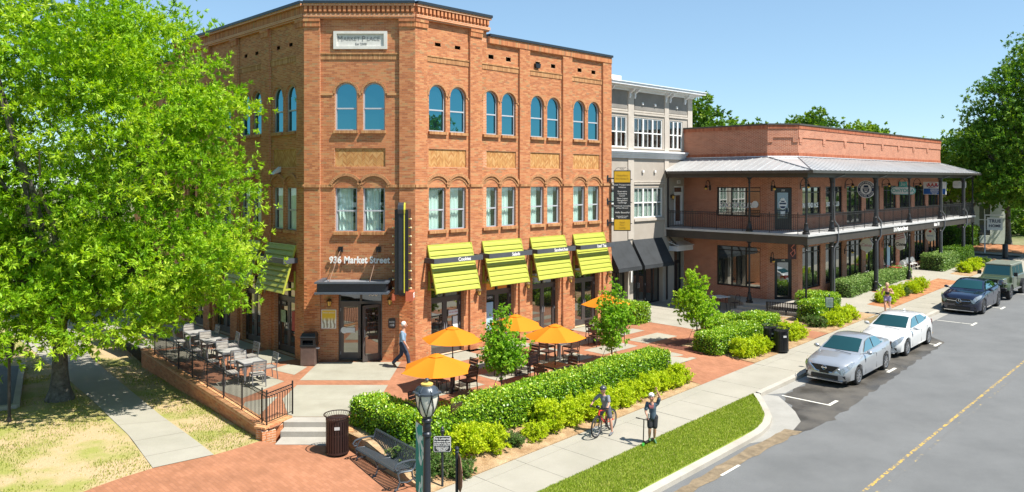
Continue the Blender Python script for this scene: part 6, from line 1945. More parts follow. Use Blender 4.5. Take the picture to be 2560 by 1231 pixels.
# grass
def blades(name, P, m, h, w):
    d = np.repeat([[0,0,1.0]], len(P), 0) + rng.normal(size=(len(P),3))*.28
    d /= np.linalg.norm(d, axis=1)[:,None]
    return link(name, leaves_mesh(name, P + d*h*.4, h, w, m, None, 0, d*3))
M_BLADE = attr_mat('grass_blade', [(0,(.16,.24,.02)),(.5,(.29,.38,.035)),(.85,(.40,.47,.07)),(1,(.56,.50,.20))], .55, .3)
M_BLADE2 = attr_mat('lawn_blade', [(0,(.14,.20,.02)),(.5,(.27,.32,.045)),(.85,(.42,.40,.09)),(1,(.50,.40,.2))], .55, .3)
ns = 70000
S = rng.uniform(8, 24.6, ns); Q = rng.uniform(11.14, 12.9, ns)
lim = np.interp(S, [0,21.6,22.2,22.9,23.5,24.2,24.5], [11.14,11.16,11.32,11.6,12.02,12.55,12.85])
ok = Q > lim; S, Q = S[ok], Q[ok]
P = np.stack([(S-Q)*D45, (S+Q)*D45, -.60+.0257*(S-12.15)], 1)
tag(blades('verge_grass', P, M_BLADE, .065, .016), kind='stuff')
nl = 90000
X = rng.uniform(-21, -7, nl); Y = rng.uniform(17.5, 34, nl)
def inside(px, py, poly):
    r = np.zeros(len(px), bool)
    for k in range(len(poly)):
        (x0,y0),(x1,y1) = poly[k], poly[(k+1) % len(poly)]
        c = ((y0 > py) != (y1 > py)) & (px < (x1-x0)*(py-y0)/((y1-y0) or 1e-9) + x0)
        r ^= c
    return r
walk_poly = [(-9.2,19.8),(-8.0,20.8),(-11.2,24.7),(-14.0,28.35),(-18.3,33.9),(-24.5,43),(-27.6,42),(-20.4,33.5),(-17.1,29.6),(-14.6,26.5),(-11.3,22.4)]
pk_ = [(-16.5,25.4),(-20.5,32.4),(-40,34),(-40,18),(-18.6,23.8)]
from mathutils import noise as mnoise
ok = inside(X, Y, lawn_poly) & ~inside(X, Y, walk_poly) & ~inside(X, Y, pk_)
X, Y = X[ok], Y[ok]
nv = np.array([mnoise.noise(Vector((x*.55, y*.55, 3.1))) + .5*mnoise.noise(Vector((x*1.9, y*1.9, 7))) for x, y in zip(X, Y)])
ok = rng.random(len(X)) < np.clip(.5 + nv*1.5, .04, 1)
X, Y = X[ok], Y[ok]
P = np.stack([X, Y, [zlow(a, b) for a, b in zip(X, Y)]], 1)
tag(blades('lawn_grass', P, M_BLADE2, .06, .017), kind='stuff')
# ================================================================== PLANTER WALL, RAILING, STEPS
WA, WB_, WC = Vector((-7.05,21.9)), Vector((-14.5,31.0)), Vector((-6.62,22.95))
WALLT = thing('planter_wall', 'low orange brick terrace wall with a tan brick cap beside the lawn', 'wall', (WA.x, WA.y, 0), 0)
dW = (WB_-WA).normalized(); LW = (WB_-WA).length + 1.5
angW = math.atan2(-dW.y, -dW.x)                        # local x runs from far end to the near corner
nW = Vector((dW.y, -dW.x))                             # towards the terrace
FW = Frame(tuple(WA + dW*LW), angW)
def rel(fr, x, y=0, z=0): return dict(loc=fr.w(x, y, z) - Vector((WA.x, WA.y, 0)), rz=fr.a)
mb = MB(); mb.box(0, LW-.36, 0, .3, -1.1, -.012); mb.box(LW-.36, LW, -.04, .36, -1.1, -.075)
obj('wall_core', mb, M_WALLT, WALLT, **rel(FW, 0))
B = brick_rows([(0, LW-.36, 0, -1.0, -.02),(LW-.36, LW, -.04, -1.0, -.08)], -.9, -.02, [])
o = link('brick', boxes_mesh('brick', B, M_BRICKS), WALLT, **rel(FW, 0)); o['kind'] = 'stuff'
M_CAPB = [mat('cap_brick_%s' % n_, c, .85, var=.15, vs=9) for n_, c in zip(('tan','rose','buff'), ((.50,.24,.10),(.46,.19,.08),(.56,.29,.13)))]
mb = MB(); mb.bbox(-.031,.031,-.05,.35,-.004,.055,.006)
capm = [mb.mesh('cap_brick', m) for m in M_CAPB]
n = int((LW-.05)/.0677)
for k in range(n): link('cap_brick', random.choice(capm), WALLT, **rel(FW, .04+k*.0677, 0, -.008+.004*random.random()))
# short return wall beside the steps
dR_ = (WC-WA).normalized(); LR_ = (WC-WA).length
FW2 = Frame((WA.x, WA.y), math.atan2(dR_.y, dR_.x))
mb = MB(); mb.box(.05, LR_+.1, -.04, .32, -1.0, -.06); obj('return_core', mb, M_WALLT, WALLT, **rel(FW2, 0))
B = brick_rows([(.05, LR_+.1, -.04, -.9, -.07)], -.9, -.07, []); o = link('return_brick', boxes_mesh('return_brick', B, M_BRICKS), WALLT, **rel(FW2, 0)); o['kind'] = 'stuff'
for k in range(int((LR_+.12)/.0677)): link('cap_brick', random.choice(capm), WALLT, **rel(FW2, .03+k*.0677, 0, -.008+.004*random.random()))
# right cheek of the steps
CK = thing('step_cheek_wall', 'short tan brick cheek wall on the right of the concrete steps', 'wall', (-4.72, 22.0, 0), R(100))
mb = MB(); mb.box(-.4,1.1,-.14,.14,-.7,-.02); obj('wall_core', mb, M_WALLT, CK)
for k in range(22):
    o = link('cap_brick', random.choice(capm), CK, (-.36+k*.0677,-.15,-.012)); 
# steps: two risers down to the brick apron
STEPS = thing('entrance_steps', 'pale concrete steps from the brick apron up to the terrace', 'steps', (-5.75, 22.6, 0), 0)
def stepb(y0, y1, z, xa, xb, nm='step'):
    mb = MB(); mb.bbox(xa, xb, y0, y1, -.7, z, .012); obj(nm, mb, M_STEP, STEPS)
stepb(.0,.46,-.002,-.95,.93); stepb(-.38,.0,-.155,-.93,.99); stepb(-.98,-.38,-.318,-.9,1.04, 'landing')
# iron railing on the wall
RL = thing('terrace_railing', 'black iron railing with ringed top rail on the terrace wall', 'railing', (WA.x, WA.y, .05), 0)
mb = MB(); mb.box(-.008,.008,-.008,.008,.08,.80); balm = mb.mesh('baluster', M_IRON)
mb = MB(); mb.box(-.018,.018,-.018,.018,0,.97); mb.ball((0,0,.985), .026, 8, 5); postm = mb.mesh('post', M_IRON)
ringm = MB(); ringm.tube([(.036*math.cos(a),0,.036*math.sin(a)) for a in np.linspace(0,2*PI,11)], .006, 4, cap=False); ringm = ringm.mesh('ring', M_IRON)
rings = []
def iron_run(p0, d, L, ang, posts):
    mb = MB()
    for z, r in ((.08,.012),(.80,.012),(.905,.016)): mb.tube([(p0.x,p0.y,z),(p0.x+d.x*L,p0.y+d.y*L,z)], r, 6)
    obj('rail', mb, M_IRON, RL)
    n = int(L/.105)
    for k in range(n+1):
        p = p0 + d*(k*L/n)
        o = link('baluster', balm, RL, (p.x,p.y,0), ang)
        if k < n:
            c = p0 + d*((k+.5)*L/n); rings.append((c.x, c.y, ang))
    for t in posts:
        p = p0 + d*t; link('post', postm, RL, (p.x,p.y,0), ang)
st0 = nW*-.0 + Vector((0,0))
pst = dW*.16 + Vector((-dW.y, dW.x))*-.15
p0 = pst
iron_run(p0, dW, 11.6, math.atan2(dW.y,dW.x), [0,.35] + [.35+1.62*k for k in range(1,8)])
d2 = (WC-WA).normalized()
iron_run(p0, d2, 1.15, math.atan2(d2.y,d2.x), [1.15])
mb = MB()
for x, y, a in rings:
    mb.tube([(x+.036*math.cos(t)*math.cos(a), y+.036*math.cos(t)*math.sin(a), .853+.036*math.sin(t)) for t in np.linspace(0,2*PI,9)], .006, 4, cap=False)
obj('ring_row', mb, M_IRON, RL)['kind'] = 'stuff'
# ================================================================== TABLES, CHAIRS, UMBRELLAS
M_BRN = mat('brown_slat', (.085,.042,.032), .5, var=.2, vs=7)
M_BRNT = mat('red_brown_table_top', (.17,.035,.026), .45, var=.15, vs=3)
M_GRYS = mat('grey_weathered_slat', (.30,.28,.25), .6, var=.2, vs=7)
M_GRYT = mat('grey_table_top', (.36,.35,.33), .5, var=.12, vs=3)
M_FRB = mat('brown_black_frame', (.035,.026,.024), .4, .3)
M_FRG = mat('grey_frame', (.16,.165,.175), .4, .4)
def make_chair(sl, fm, name='chair'):
    T = thing('chair', 'x', 'chair', (0,0,0), 0)
    for sx in (-1, 1):
        mb = MB(); mb.tube([(sx*.22,-.21,0),(sx*.22,-.2,.44)], .017, 6); obj('leg', mb, fm, T)
        mb = MB(); mb.tube([(sx*.22,.24,0),(sx*.22,.19,.44),(sx*.22,.27,.9)], .017, 6); obj('leg', mb, fm, T)
    mb = MB(); mb.box(-.22,.22,-.22,-.19,.40,.44); mb.box(-.22,.22,.18,.2,.40,.44); mb.box(-.235,-.205,-.2,.2,.41,.44); mb.box(.205,.235,-.2,.2,.41,.44); mb.tube([(-.22,.272,.9),(.22,.272,.9)], .015, 6)
    obj('seat_frame', mb, fm, T)
    for k in range(5):
        y = -.2 + k*.083
        mb = MB(); mb.box(-.215,.215,y,y+.072,.441,.458); obj('seat_slat', mb, sl, T)
    for k in range(3):
        z = .58 + k*.105
        y = .19 + .08*(z-.44)/.46
        mb = MB(); mb._add([(-.21,y-.012,z),(.21,y-.012,z),(.21,y+.006,z+.085),(-.21,y+.006,z+.085),(-.21,y+.004,z),(.21,y+.004,z),(.21,y+.022,z+.085),(-.21,y+.022,z+.085)], [(0,1,2,3),(7,6,5,4),(0,4,5,1),(3,2,6,7),(0,3,7,4),(1,5,6,2)])
        obj('back_slat', mb, sl, T)
    return T
def make_table(tm, fm, w=.82, h=.74):
    T = thing('table', 'x', 'table', (0,0,0), 0)
    for sx in (-1,1):
        for sy in (-1,1):
            mb = MB(); mb.box(sx*(w/2-.06)-.03,sx*(w/2-.06)+.03,sy*(w/2-.06)-.03,sy*(w/2-.06)+.03,0,h-.06); obj('leg', mb, fm, T)
    mb = MB(); e = w/2
    mb.box(-e,e,-e,-e+.05,h-.06,h); mb.box(-e,e,e-.05,e,h-.06,h); mb.box(-e,-e+.05,-e+.05,e-.05,h-.06,h); mb.box(e-.05,e,-e+.05,e-.05,h-.06,h)
    obj('table_frame', mb, fm, T)
    n = 8
    for k in range(n):
        a = -e+.052 + (w-.104)*k/n
        mb = MB(); mb.box(a+.003, a+(w-.104)/n-.003, -e+.052, e-.052, h-.022, h-.001); obj('top_slat', mb, tm, T)
    return T
CH_B, CH_G = make_chair(M_BRN, M_FRB), make_chair(M_GRYS, M_FRG)
TB_B, TB_G, TB_L = make_table(M_BRNT, M_FRB), make_table(M_GRYT, M_FRG), make_table(M_GRYT, M_FRG)
first = {}
def place(src, label, x, y, z, rz, group):
    if src.name not in first:
        first[src.name] = 1; o = src; o.location = (x,y,z); o.rotation_euler = (0,0,rz); o['label'] = label
    else: o = dup(src, (x,y,z), rz, label)
    o['group'] = group
    return o
def table_set(x, y, tsrc, csrc, tl, who, ang=PI/4, sides='NESW', dist=.66, z=.008, grp=('tables on the terrace','chairs around the terrace tables'), col='brown'):
    place(tsrc, tl, x, y, z, ang, grp[0])
    dirs = {'E':0, 'N':PI/2, 'W':PI, 'S':-PI/2}
    pos = {'N':'upper left','E':'upper right','S':'lower right','W':'lower left'}
    for sd in sides:
        a = ang + dirs[sd]
        jx, jy, jr = random.uniform(-.05,.05), random.uniform(-.05,.05), random.uniform(-.12,.12)
        d = dist + random.uniform(-.06,.08)
        place(csrc, '%s chair at the %s side of %s' % (col, pos[sd], who), x + d*math.cos(a) + jx, y + d*math.sin(a) + jy, z, a - PI/2 + jr, grp[1])
table_set(-2.15, 21.95, TB_B, CH_B, 'red brown square table under the umbrella nearest the lamp post', 'the table nearest the lamp post', z=-.0)
table_set(-2.0, 26.0, TB_B, CH_B, 'red brown table under the second umbrella by the first shop door', 'the table under the second umbrella')
table_set(.14, 28.35, TB_B, CH_B, 'brown table under the umbrella half hidden by the pointed young tree', 'the table behind the young tree')
table_set(1.85, 30.35, TB_G, CH_B, 'grey square table without umbrella in the middle of the plaza', 'the grey table without umbrella')
table_set(1.48, 26.45, TB_B, CH_B, 'red brown table with the umbrella next to the long hedge', 'the red table next to the long hedge')
table_set(4.05, 33.35, TB_B, CH_B, 'brown table under the farthest umbrella behind a young tree', 'the table under the farthest umbrella')
aL = math.atan2(dW.y, dW.x)
LGRP = ('grey tables on the left terrace','grey chairs on the left terrace')
for k, (x, y, w) in enumerate([(-9.15,27.05,'nearest the entrance'),(-10.5,28.7,'second from the entrance'),(-11.85,30.6,'third from the entrance'),(-13.2,32.2,'farthest along the left terrace')]):
    table_set(x, y, TB_L, CH_G, 'grey slatted table on the left terrace, ' + w, 'the terrace table ' + w.replace(' along the left terrace',''), ang=aL, grp=LGRP, col='grey')
def umbrella(x, y, rot, label, tilt=0):
    T = thing('patio_umbrella', label, 'umbrella', (x, y, .008), rot, 'orange patio umbrellas')
    M_O = MATS.get('orange_canvas') or orange()
    r, z0, z1 = 1.08, 1.70, 2.10
    for k in range(6):
        a0, a1 = 2*PI*k/6, 2*PI*(k+1)/6
        mb = MB(); n, m = 6, 6
        for i in range(n):
            for j in range(m):
                def P(i, j):
                    f = i/n; g = j/m
                    rr = .1 + (r-.1)*f
                    p0 = Vector((rr*math.cos(a0), rr*math.sin(a0))); p1 = Vector((rr*math.cos(a1), rr*math.sin(a1)))
                    p = p0.lerp(p1, g)
                    z = z1 - (z1-z0)*(f**1.08) - .045*math.sin(PI*g)*f + .0
                    q = 1 - .035*math.sin(PI*g)*(f**3)
                    return (p.x*q, p.y*q, z)
                mb.poly([P(i,j),P(i+1,j),P(i+1,j+1),P(i,j+1)])
        bm = bmesh.new(); me = mb.mesh('canopy_panel', M_O, True); bm.from_mesh(me); bmesh.ops.remove_doubles(bm, verts=bm.verts, dist=1e-4); bm.to_mesh(me); bm.free()
        link('canopy_panel', me, T)
        rb = MB(); rb.tube([(.03*math.cos(a0),.03*math.sin(a0),z1-.03),((r-.02)*math.cos(a0),(r-.02)*math.sin(a0),z0-.02)], .011, 5); rb.tube([(.03*math.cos(a0),.03*math.sin(a0),1.62),(.55*math.cos(a0),.55*math.sin(a0),z1-.235)], .008, 5)
        obj('rib', rb, M_FRB, T)
    mb = MB()
    for k in range(6):
        a0, a1 = 2*PI*k/6, 2*PI*(k+1)/6
        mb.poly([(0,0,z1+.055),(.24*math.cos(a0),.24*math.sin(a0),z1-.035),(.21*math.cos((a0+a1)/2),.21*math.sin((a0+a1)/2),z1-.03),(.24*math.cos(a1),.24*math.sin(a1),z1-.035)])
    obj('vent_cap', mb, M_O, T)
    mb = MB(); mb.tube([(0,0,.74),(0,0,2.12)], .021, 8); mb.tube([(0,0,.05),(0,0,.74)], .021, 8); mb.lathe([(.025,2.12),(.03,2.15),(.012,2.18)], (0,0,0), 8); mb.lathe([(.035,1.0),(.035,1.1)], (0,0,0), 8); mb.tube([(.03,0,1.05),(.09,0,1.05),(.09,0,1.1)], .009, 5)
    obj('pole', mb, M_FRB, T, True)
    mb = MB(); mb.lathe([(.24,0),(.24,.04),(.06,.07),(.045,.3),(.03,.3)], (0,0,0), 14); obj('base', mb, M_BLACK, T, True)
def orange():
    m, n, l, p = _nt('orange_canvas'); MATS['orange_canvas'] = m
    p.inputs['Base Color'].default_value = (.80,.26,.016,1); p.inputs['Roughness'].default_value = .8
    p.inputs['Specular IOR Level'].default_value = .2
    t = n.new('ShaderNodeBsdfTranslucent'); t.inputs[0].default_value = (.85,.24,.012,1)
    wv = n.new('ShaderNodeTexNoise'); wv.inputs['Scale'].default_value = 2.2; wv.inputs['Detail'].default_value = 5
    l.new(_coord(n), wv.inputs['Vector'])
    b = n.new('ShaderNodeBump'); b.inputs['Strength'].default_value = .25; b.inputs['Distance'].default_value = .05
    l.new(wv.outputs['Fac'], b.inputs['Height']); l.new(b.outputs[0], p.inputs['Normal'])
    mx = n.new('ShaderNodeMixShader'); mx.inputs[0].default_value = .3
    l.new(p.outputs[0], mx.inputs[1]); l.new(t.outputs[0], mx.inputs[2]); l.new(mx.outputs[0], n['Material Output'].inputs[0])
    return m
umbrella(-2.15, 21.95, R(-90), 'orange umbrella closest to the lamp post')
umbrella(-2.0, 26.0, R(-70), 'orange umbrella in front of the first shop door beside the walking man')
umbrella(.14, 28.35, R(-82), 'orange umbrella partly behind the pointed young tree')
umbrella(1.48, 26.45, R(-72), 'orange umbrella beside the long hedge in front of the grey table')
umbrella(4.05, 33.35, R(-55), 'orange umbrella farthest right behind the young tree near the stucco shop')
# bistro pieces by the other shops
def wire_chair(label, p, rz, m, group=None):
    T = thing('cafe_chair', label, 'chair', p, rz, group)
    mb = MB()
    for sx in (-1,1):
        mb.tube([(sx*.18,-.18,0),(sx*.17,-.16,.45)], .012, 5); mb.tube([(sx*.18,.2,0),(sx*.17,.17,.45),(sx*.15,.24,.7)], .012, 5)
    obj('frame', mb, m, T)
    mb = MB(); mb.lathe([(.2,.45),(.21,.46),(.2,.475)], (0,0,0), 14); obj('seat', mb, m, T)
    mb = MB(); mb.tube([(-.17,.19,.5)] + [(.17*math.cos(a), .23+.02*math.sin(a), .68+.22*math.sin(a)) for a in np.linspace(PI,0,9)] + [(.17,.19,.5)], .012, 5)
    for x in (-.09,0,.09): mb.tube([(x,.19,.48),(x,.25,.86)], .007, 4)
    mb.prism([(.14*math.cos(t), .69+.19*math.sin(t)) for t in np.linspace(0,2*PI,14)[:-1]], 'y', .225, .235) if m is M_WHITE else None
    obj('back', mb, m, T)
    return T
def cafe_table(label, p, tm, fm, w=.6, h=.72, rz=.5):
    T = thing('cafe_table', label, 'table', p, rz)
    mb = MB(); mb.box(-w/2,w/2,-w/2,w/2,h-.03,h); obj('top', mb, tm, T)
    mb = MB()
    for sx in (-1,1):
        for sy in (-1,1): mb.tube([(sx*.2,sy*.2,h-.03),(sx*.26,sy*.26,0)], .014, 5)
    obj('leg_frame', mb, fm, T)
cafe_table('small white cafe table beside the gallery building steps', (11.35,42.1,.002), mat('white_table_top', (.6,.6,.58), .5), M_IRON, .8)
wire_chair('black wire chair right of the white cafe table', (12.0,41.55,.002), R(-60), M_IRON)
wire_chair('black wire chair before the side door of the stucco building', (10.0,46.6,.002), R(200), M_IRON, 'wire chairs at the stucco door')
wire_chair('second black wire chair at the corner by the stucco side door', (9.35,46.3,.002), R(150), M_IRON, 'wire chairs at the stucco door')
def vw(x, D): p = FR.w(x, -D); return (p.x, p.y, zup(p.x, p.y)+.03)
for k, (x, D, rz, w) in enumerate([(14.6,.6,R(150),'nearest the red table'),(15.2,.45,R(170),'second from the red table'),(16.4,.55,R(20),'third from the red table by the thin column'),(17.0,.6,R(0),'farthest from the red table')]):
    wire_chair('white rounded back chair on the veranda, ' + w, vw(x,D), rz, M_WHITE, 'white veranda chairs')
M_RED = mat('glossy_red_paint', (.50,.02,.03), .35, var=.08)
p = vw(12.2,.95); cafe_table('bright red bistro table behind the pale hedge', p, M_RED, M_RED, .6)
for k, (x, D, rz) in enumerate([(11.6,.7,R(160)),(12.8,1.0,R(-20))]): wire_chair('bright red bistro chair %s the red table' % ('left of','right of')[k], vw(x,D), rz, M_RED, 'red bistro chairs')
bt = thing('scroll_bench', 'brown iron bench with scrolled back under the second street window', 'bench', vw(4.4,.35), FR.a)
mb = MB(); mb.box(-.6,.6,-.25,.15,.42,.46)
for x in (-.55,.55): mb.box(x-.03,x+.03,-.25,-.2,0,.42); mb.box(x-.03,x+.03,.1,.15,0,.85)
mb.box(-.58,.58,.12,.15,.82,.86); obj('frame', mb, mat('rust_iron', (.10,.05,.035), .6, .2), bt)
mb = MB()
for k in range(6): mb.tube([(-.5+.2*k+.08*math.cos(a), .13, .65+.13*math.sin(a)) for a in np.linspace(0,2*PI,10)], .012, 4)
obj('scrollwork', mb, mat('rust_iron', (.1,.05,.035)), bt)
rk = thing('display_rack', 'black wire display stand with goods by the street shop door', 'rack', vw(8.6,.4), FR.a)
mb = MB()
for x in (-.35,.35): mb.tube([(x,0,0),(x,0,1.6)], .012, 5)
for z in (.3,.7,1.1,1.5): mb.tube([(-.35,0,z),(.35,0,z)], .012, 5)
obj('frame', mb, M_IRON, rk); mb = MB(); [mb.ball((-.25+.12*k,-.06,.4+.38*(k%3)), .07, 7, 5) for k in range(5)]; obj('goods', mb, mat('shelf_goods', (.5,.45,.38)), rk)

# ================================================================== BINS, BENCHES
M_BIN = mat('brown_black_bin', (.04,.022,.02), .35, .3, var=.15)
M_BIN2 = mat('black_bin', (.016,.018,.02), .35, .3, var=.15)
def slat_bin(label, loc, m, h=1.0, r=.29):
    T = thing('litter_bin', label, 'litter bin', loc, .2, None)
    mb = MB(); mb.box(-.026,.026,-.006,.006,.06,h-.12); sm = mb.mesh('slat', m)
    n = 26
    for k in range(n):
        a = 2*PI*k/n
        o = link('slat', sm, T, (r*math.cos(a), r*math.sin(a), 0), a+PI/2)
    mb = MB()
    for z, rr in ((.07,r+.012),(h*.5,r-.012),(h-.14,r+.004)): mb.lathe([(rr-.012,z-.025),(rr+.006,z-.025),(rr+.006,z+.025),(rr-.012,z+.025)], (0,0,0), 26)
    mb.lathe([(.0,.05),(r-.02,.05),(r-.02,.09),(0,.09)], (0,0,0), 26)
    obj('hoop', mb, m, T, True)
    mb = MB()
    for k in range(30):
        a = 2*PI*k/30; c, s = math.cos(a), math.sin(a)
        mb.tube([((r-.01)*c,(r-.01)*s,h-.16),((r+.005)*c,(r+.005)*s,h-.08),((r+.05)*c,(r+.05)*s,h-.02)], .008, 4)
    for z, rr in ((h-.01,r+.06),): mb.tube([(rr*math.cos(a),rr*math.sin(a),z) for a in np.linspace(0,2*PI,33)], .015, 5, cap=False)
    obj('flared_rim', mb, m, T, True)
    mb = MB(); mb.lathe([(r-.05,.1),(r-.045,h-.16),(r-.09,h-.16),(r-.09,.12),(0,.12)], (0,0,0), 20); obj('liner', mb, M_BIN2, T, True)
    mb = MB(); mb.box(-.07,.07,-r-.02,-r-.012,h-.36,h-.28); obj('label_plate', mb, mat('pale_decal', (.5,.5,.48), .6), T)
    return T
slat_bin('dark brown slatted steel litter bin with a flared rim beside the curved bench', (-4.78,21.1,zlow(-4.78,21.1)+.004), M_BIN, 1.09, .30)
slat_bin('black slatted litter bin at the footway between golden shrubs', (11.25,32.25,zup(11.25,32.25)+.02), M_BIN2, 1.0, .29)
slat_bin('second black litter bin standing behind the footway bin', (10.95,32.75,zup(10.95,32.75)+.02), M_BIN2, 1.0, .26)
TR_ = thing('trash_receptacle', 'square brown trash receptacle with black hood left of the entrance', 'litter bin', (-7.78,29.6,0), R(2))
mb = MB(); mb.bbox(-.28,.28,-.28,.28,.02,.72,.02); obj('body', mb, mat('brown_bin_panel', (.13,.085,.07), .5, .2, var=.25), TR_)
mb = MB(); mb.bbox(-.3,.3,-.3,.3,.72,.80,.01); mb.box(-.28,-.2,-.28,.28,.8,1.08); mb.box(.2,.28,-.28,.28,.8,1.08); mb.box(-.2,.2,.2,.28,.8,1.08); mb.box(-.2,.2,-.28,-.24,.98,1.08); mb._add([(-.3,-.3,1.08),(.3,-.3,1.08),(.3,.3,1.08),(-.3,.3,1.08),(-.24,-.12,1.22),(.24,-.12,1.22),(.24,.24,1.22),(-.24,.24,1.22)], [(4,5,6,7),(0,1,5,4),(1,2,6,5),(2,3,7,6),(3,0,4,7)])
obj('hood', mb, M_BIN2, TR_)
mb = MB(); mb.box(-.2,.2,-.1,.1,.8,.84); obj('opening', mb, M_BLACK, TR_)
mb = MB(); mb.box(.29,.40,-.12,.0,.62,.66); obj('paper_scrap', mb, M_PAPER, TR_)
def strap_bench(label, p, rz, L, m, z):
    T = thing('park_bench', label, 'bench', (*p, z), rz, None)
    prof = [(-.30,.40),(-.27,.435),(-.2,.44),(.0,.415),(.13,.40),(.19,.43),(.22,.50),(.29,.72),(.32,.82),(.345,.84),(.36,.82)]
    n = int(L/.082)
    mb = MB(); w = .026
    for (a, b) in zip(prof[:-1], prof[1:]):
        d = Vector((b[0]-a[0], b[1]-a[1])).normalized(); nn = (-d.y*.004, d.x*.004)
        mb._add([(-w,a[0]+nn[0],a[1]+nn[1]),(w,a[0]+nn[0],a[1]+nn[1]),(w,b[0]+nn[0],b[1]+nn[1]),(-w,b[0]+nn[0],b[1]+nn[1]),(-w,a[0]-nn[0],a[1]-nn[1]),(w,a[0]-nn[0],a[1]-nn[1]),(w,b[0]-nn[0],b[1]-nn[1]),(-w,b[0]-nn[0],b[1]-nn[1])], [(0,3,2,1),(4,5,6,7),(0,4,7,3),(1,2,6,5)])
    sm = mb.mesh('strap', m)
    for k in range(n): link('strap', sm, T, (-L/2+.06+(L-.12)*k/(n-1),0,0))
    mb = MB()
    for y, z_ in ((-.28,.415),(.1,.385),(.325,.80)): mb.tube([(-L/2,y,z_),(L/2,y,z_)], .016, 6)
    obj('cross_rail', mb, m, T)
    for sx in (-1, 0, 1):
        x = sx*(L/2-.01)
        mb = MB()
        mb.tube([(x,-.34,0),(x,-.28,.03),(x,-.22,.2),(x,-.27,.38),(x,-.2,.42),(x,.1,.39),(x,.2,.44),(x,.34,.83)], .024, 6)
        mb.tube([(x,.36,0),(x,.3,.03),(x,.16,.2),(x,.12,.38)], .024, 6); mb.tube([(x,-.23,.18),(x,0,.13),(x,.17,.18)], .018, 6)
        if sx:
            mb.tube([(x,.27,.62),(x,.1,.66),(x,-.15,.66),(x,-.3,.63),(x,-.36,.56),(x,-.32,.49),(x,-.26,.5),(x,-.27,.56)], .024, 6)
            mb.tube([(x,-.26,.40),(x,-.2,.55),(x,-.1,.65)], .016, 5)
        mb.ball((x,-.34,.015), .035, 8, 4); mb.ball((x,.36,.015), .035, 8, 4)
        obj('end_frame' if sx else 'middle_frame', mb, m, T, True)
    return T
M_BEN = mat('slate_bench_steel', (.075,.09,.105), .38, .35, var=.12)
bz = zlow(-3.3,20.0)+.004
strap_bench('slate blue steel strap bench with curled arms on the brick apron', (-3.28,19.98), R(128.3+180), 2.25, M_BEN, bz)
strap_bench('black steel strap bench facing away beside the cube hedge', (14.05,39.5), R(-25+180), 1.9, M_BIN2, .01)
# ================================================================== LAMP POST, SIGNS
LP = thing('street_lamp', 'black street lamp with a milky urn globe and a teal banner', 'street lamp', (-1.72,15.6,zs(9.8)), 0)
M_LAMPM = mat('slate_lamp_metal', (.07,.085,.10), .35, .4, var=.15)
M_MILK = mat('milky_lamp_glass', (.66,.62,.52), .3, var=.08)
zt = 3.05 - zs(9.8)                                    # top of finial above the foot
mb = MB(); mb.lathe([(.2,0),(.2,.12),(.14,.2),(.15,.5),(.11,.6),(.085,.75),(.068,zt-1.15),(.095,zt-1.13),(.095,zt-1.08),(.072,zt-1.05),(.08,zt-.87),(.105,zt-.84),(.105,zt-.8),(.085,zt-.78),(.11,zt-.72)], (0,0,0), 16)
obj('post', mb, M_CAN2, LP, True)
mb = MB(); mb.lathe([(.10,zt-.73),(.15,zt-.66),(.20,zt-.52),(.225,zt-.36),(.23,zt-.27)], (0,0,0), 20); obj('globe', mb, M_MILK, LP, True)
mb = MB(); mb.lathe([(.235,zt-.29),(.262,zt-.28),(.262,zt-.24),(.22,zt-.22),(.19,zt-.16),(.15,zt-.13),(.12,zt-.11)], (0,0,0), 20); mb.lathe([(.02,zt-.06),(.03,zt-.03),(.048,zt),(.03,zt+.03),(.0,zt+.035)], (0,0,0), 10)
for k in range(6):
    a = 2*PI*k/6; mb.ball((.262*math.cos(a),.262*math.sin(a),zt-.26), .034, 7, 5); mb.tube([(.225*math.cos(a),.225*math.sin(a),zt-.22),(.2*math.cos(a),.2*math.sin(a),zt-.17),(.14*math.cos(a),.14*math.sin(a),zt-.13)], .02, 5)
obj('crown_ring', mb, M_LAMPM, LP, True)
mb = MB(); mb.lathe([(.12,zt-.115),(.125,zt-.075),(.09,zt-.06),(.0,zt-.055)], (0,0,0), 16); obj('lens_cap', mb, mat('amber_lens', (.62,.42,.10), .3), LP, True)
mb = MB()
for k in range(6):
    a = 2*PI*k/6
    for sg in (-1,1):
        mb.tube([(.236*math.cos(a),.236*math.sin(a),zt-.27),(.232*math.cos(a+sg*.1),.232*math.sin(a+sg*.1),zt-.4),(.2*math.cos(a+sg*.32),.2*math.sin(a+sg*.32),zt-.56),(.12*math.cos(a+sg*.5),.12*math.sin(a+sg*.5),zt-.72)], .011, 5)
obj('cage_rib', mb, M_BLACK, LP, True)
mb = MB()
for z in (zt-.98, zt-2.45): mb.tube([(0,0,z),(-.16,.26,z),(-.28,.5,z)], .014, 6); mb.lathe([(.085,z-.04),(.085,z+.04)], (0,0,0), 12)
obj('banner_arm', mb, M_BLACK, LP)
def banner():
    m, n, l, p = _nt('teal_banner')
    c = _coord(n); w = n.new('ShaderNodeTexNoise'); w.inputs['Scale'].default_value = 3.5; w.inputs['Detail'].default_value = 2
    mp = n.new('ShaderNodeMapping'); mp.inputs['Scale'].default_value = (1,1,.45); l.new(c, mp.inputs[0]); l.new(mp.outputs[0], w.inputs['Vector'])
    r = n.new('ShaderNodeValToRGB'); e = r.color_ramp.elements; r.color_ramp.interpolation = 'CONSTANT'
    e[0].color = (.015,.22,.18,1); e[1].position = .56; e[1].color = (.55,.62,.58,1); x = e.new(.63); x.color = (.03,.30,.25,1)
    l.new(w.outputs['Fac'], r.inputs[0]); l.new(r.outputs[0], p.inputs['Base Color']); p.inputs['Roughness'].default_value = .8
    return m
mb = MB()
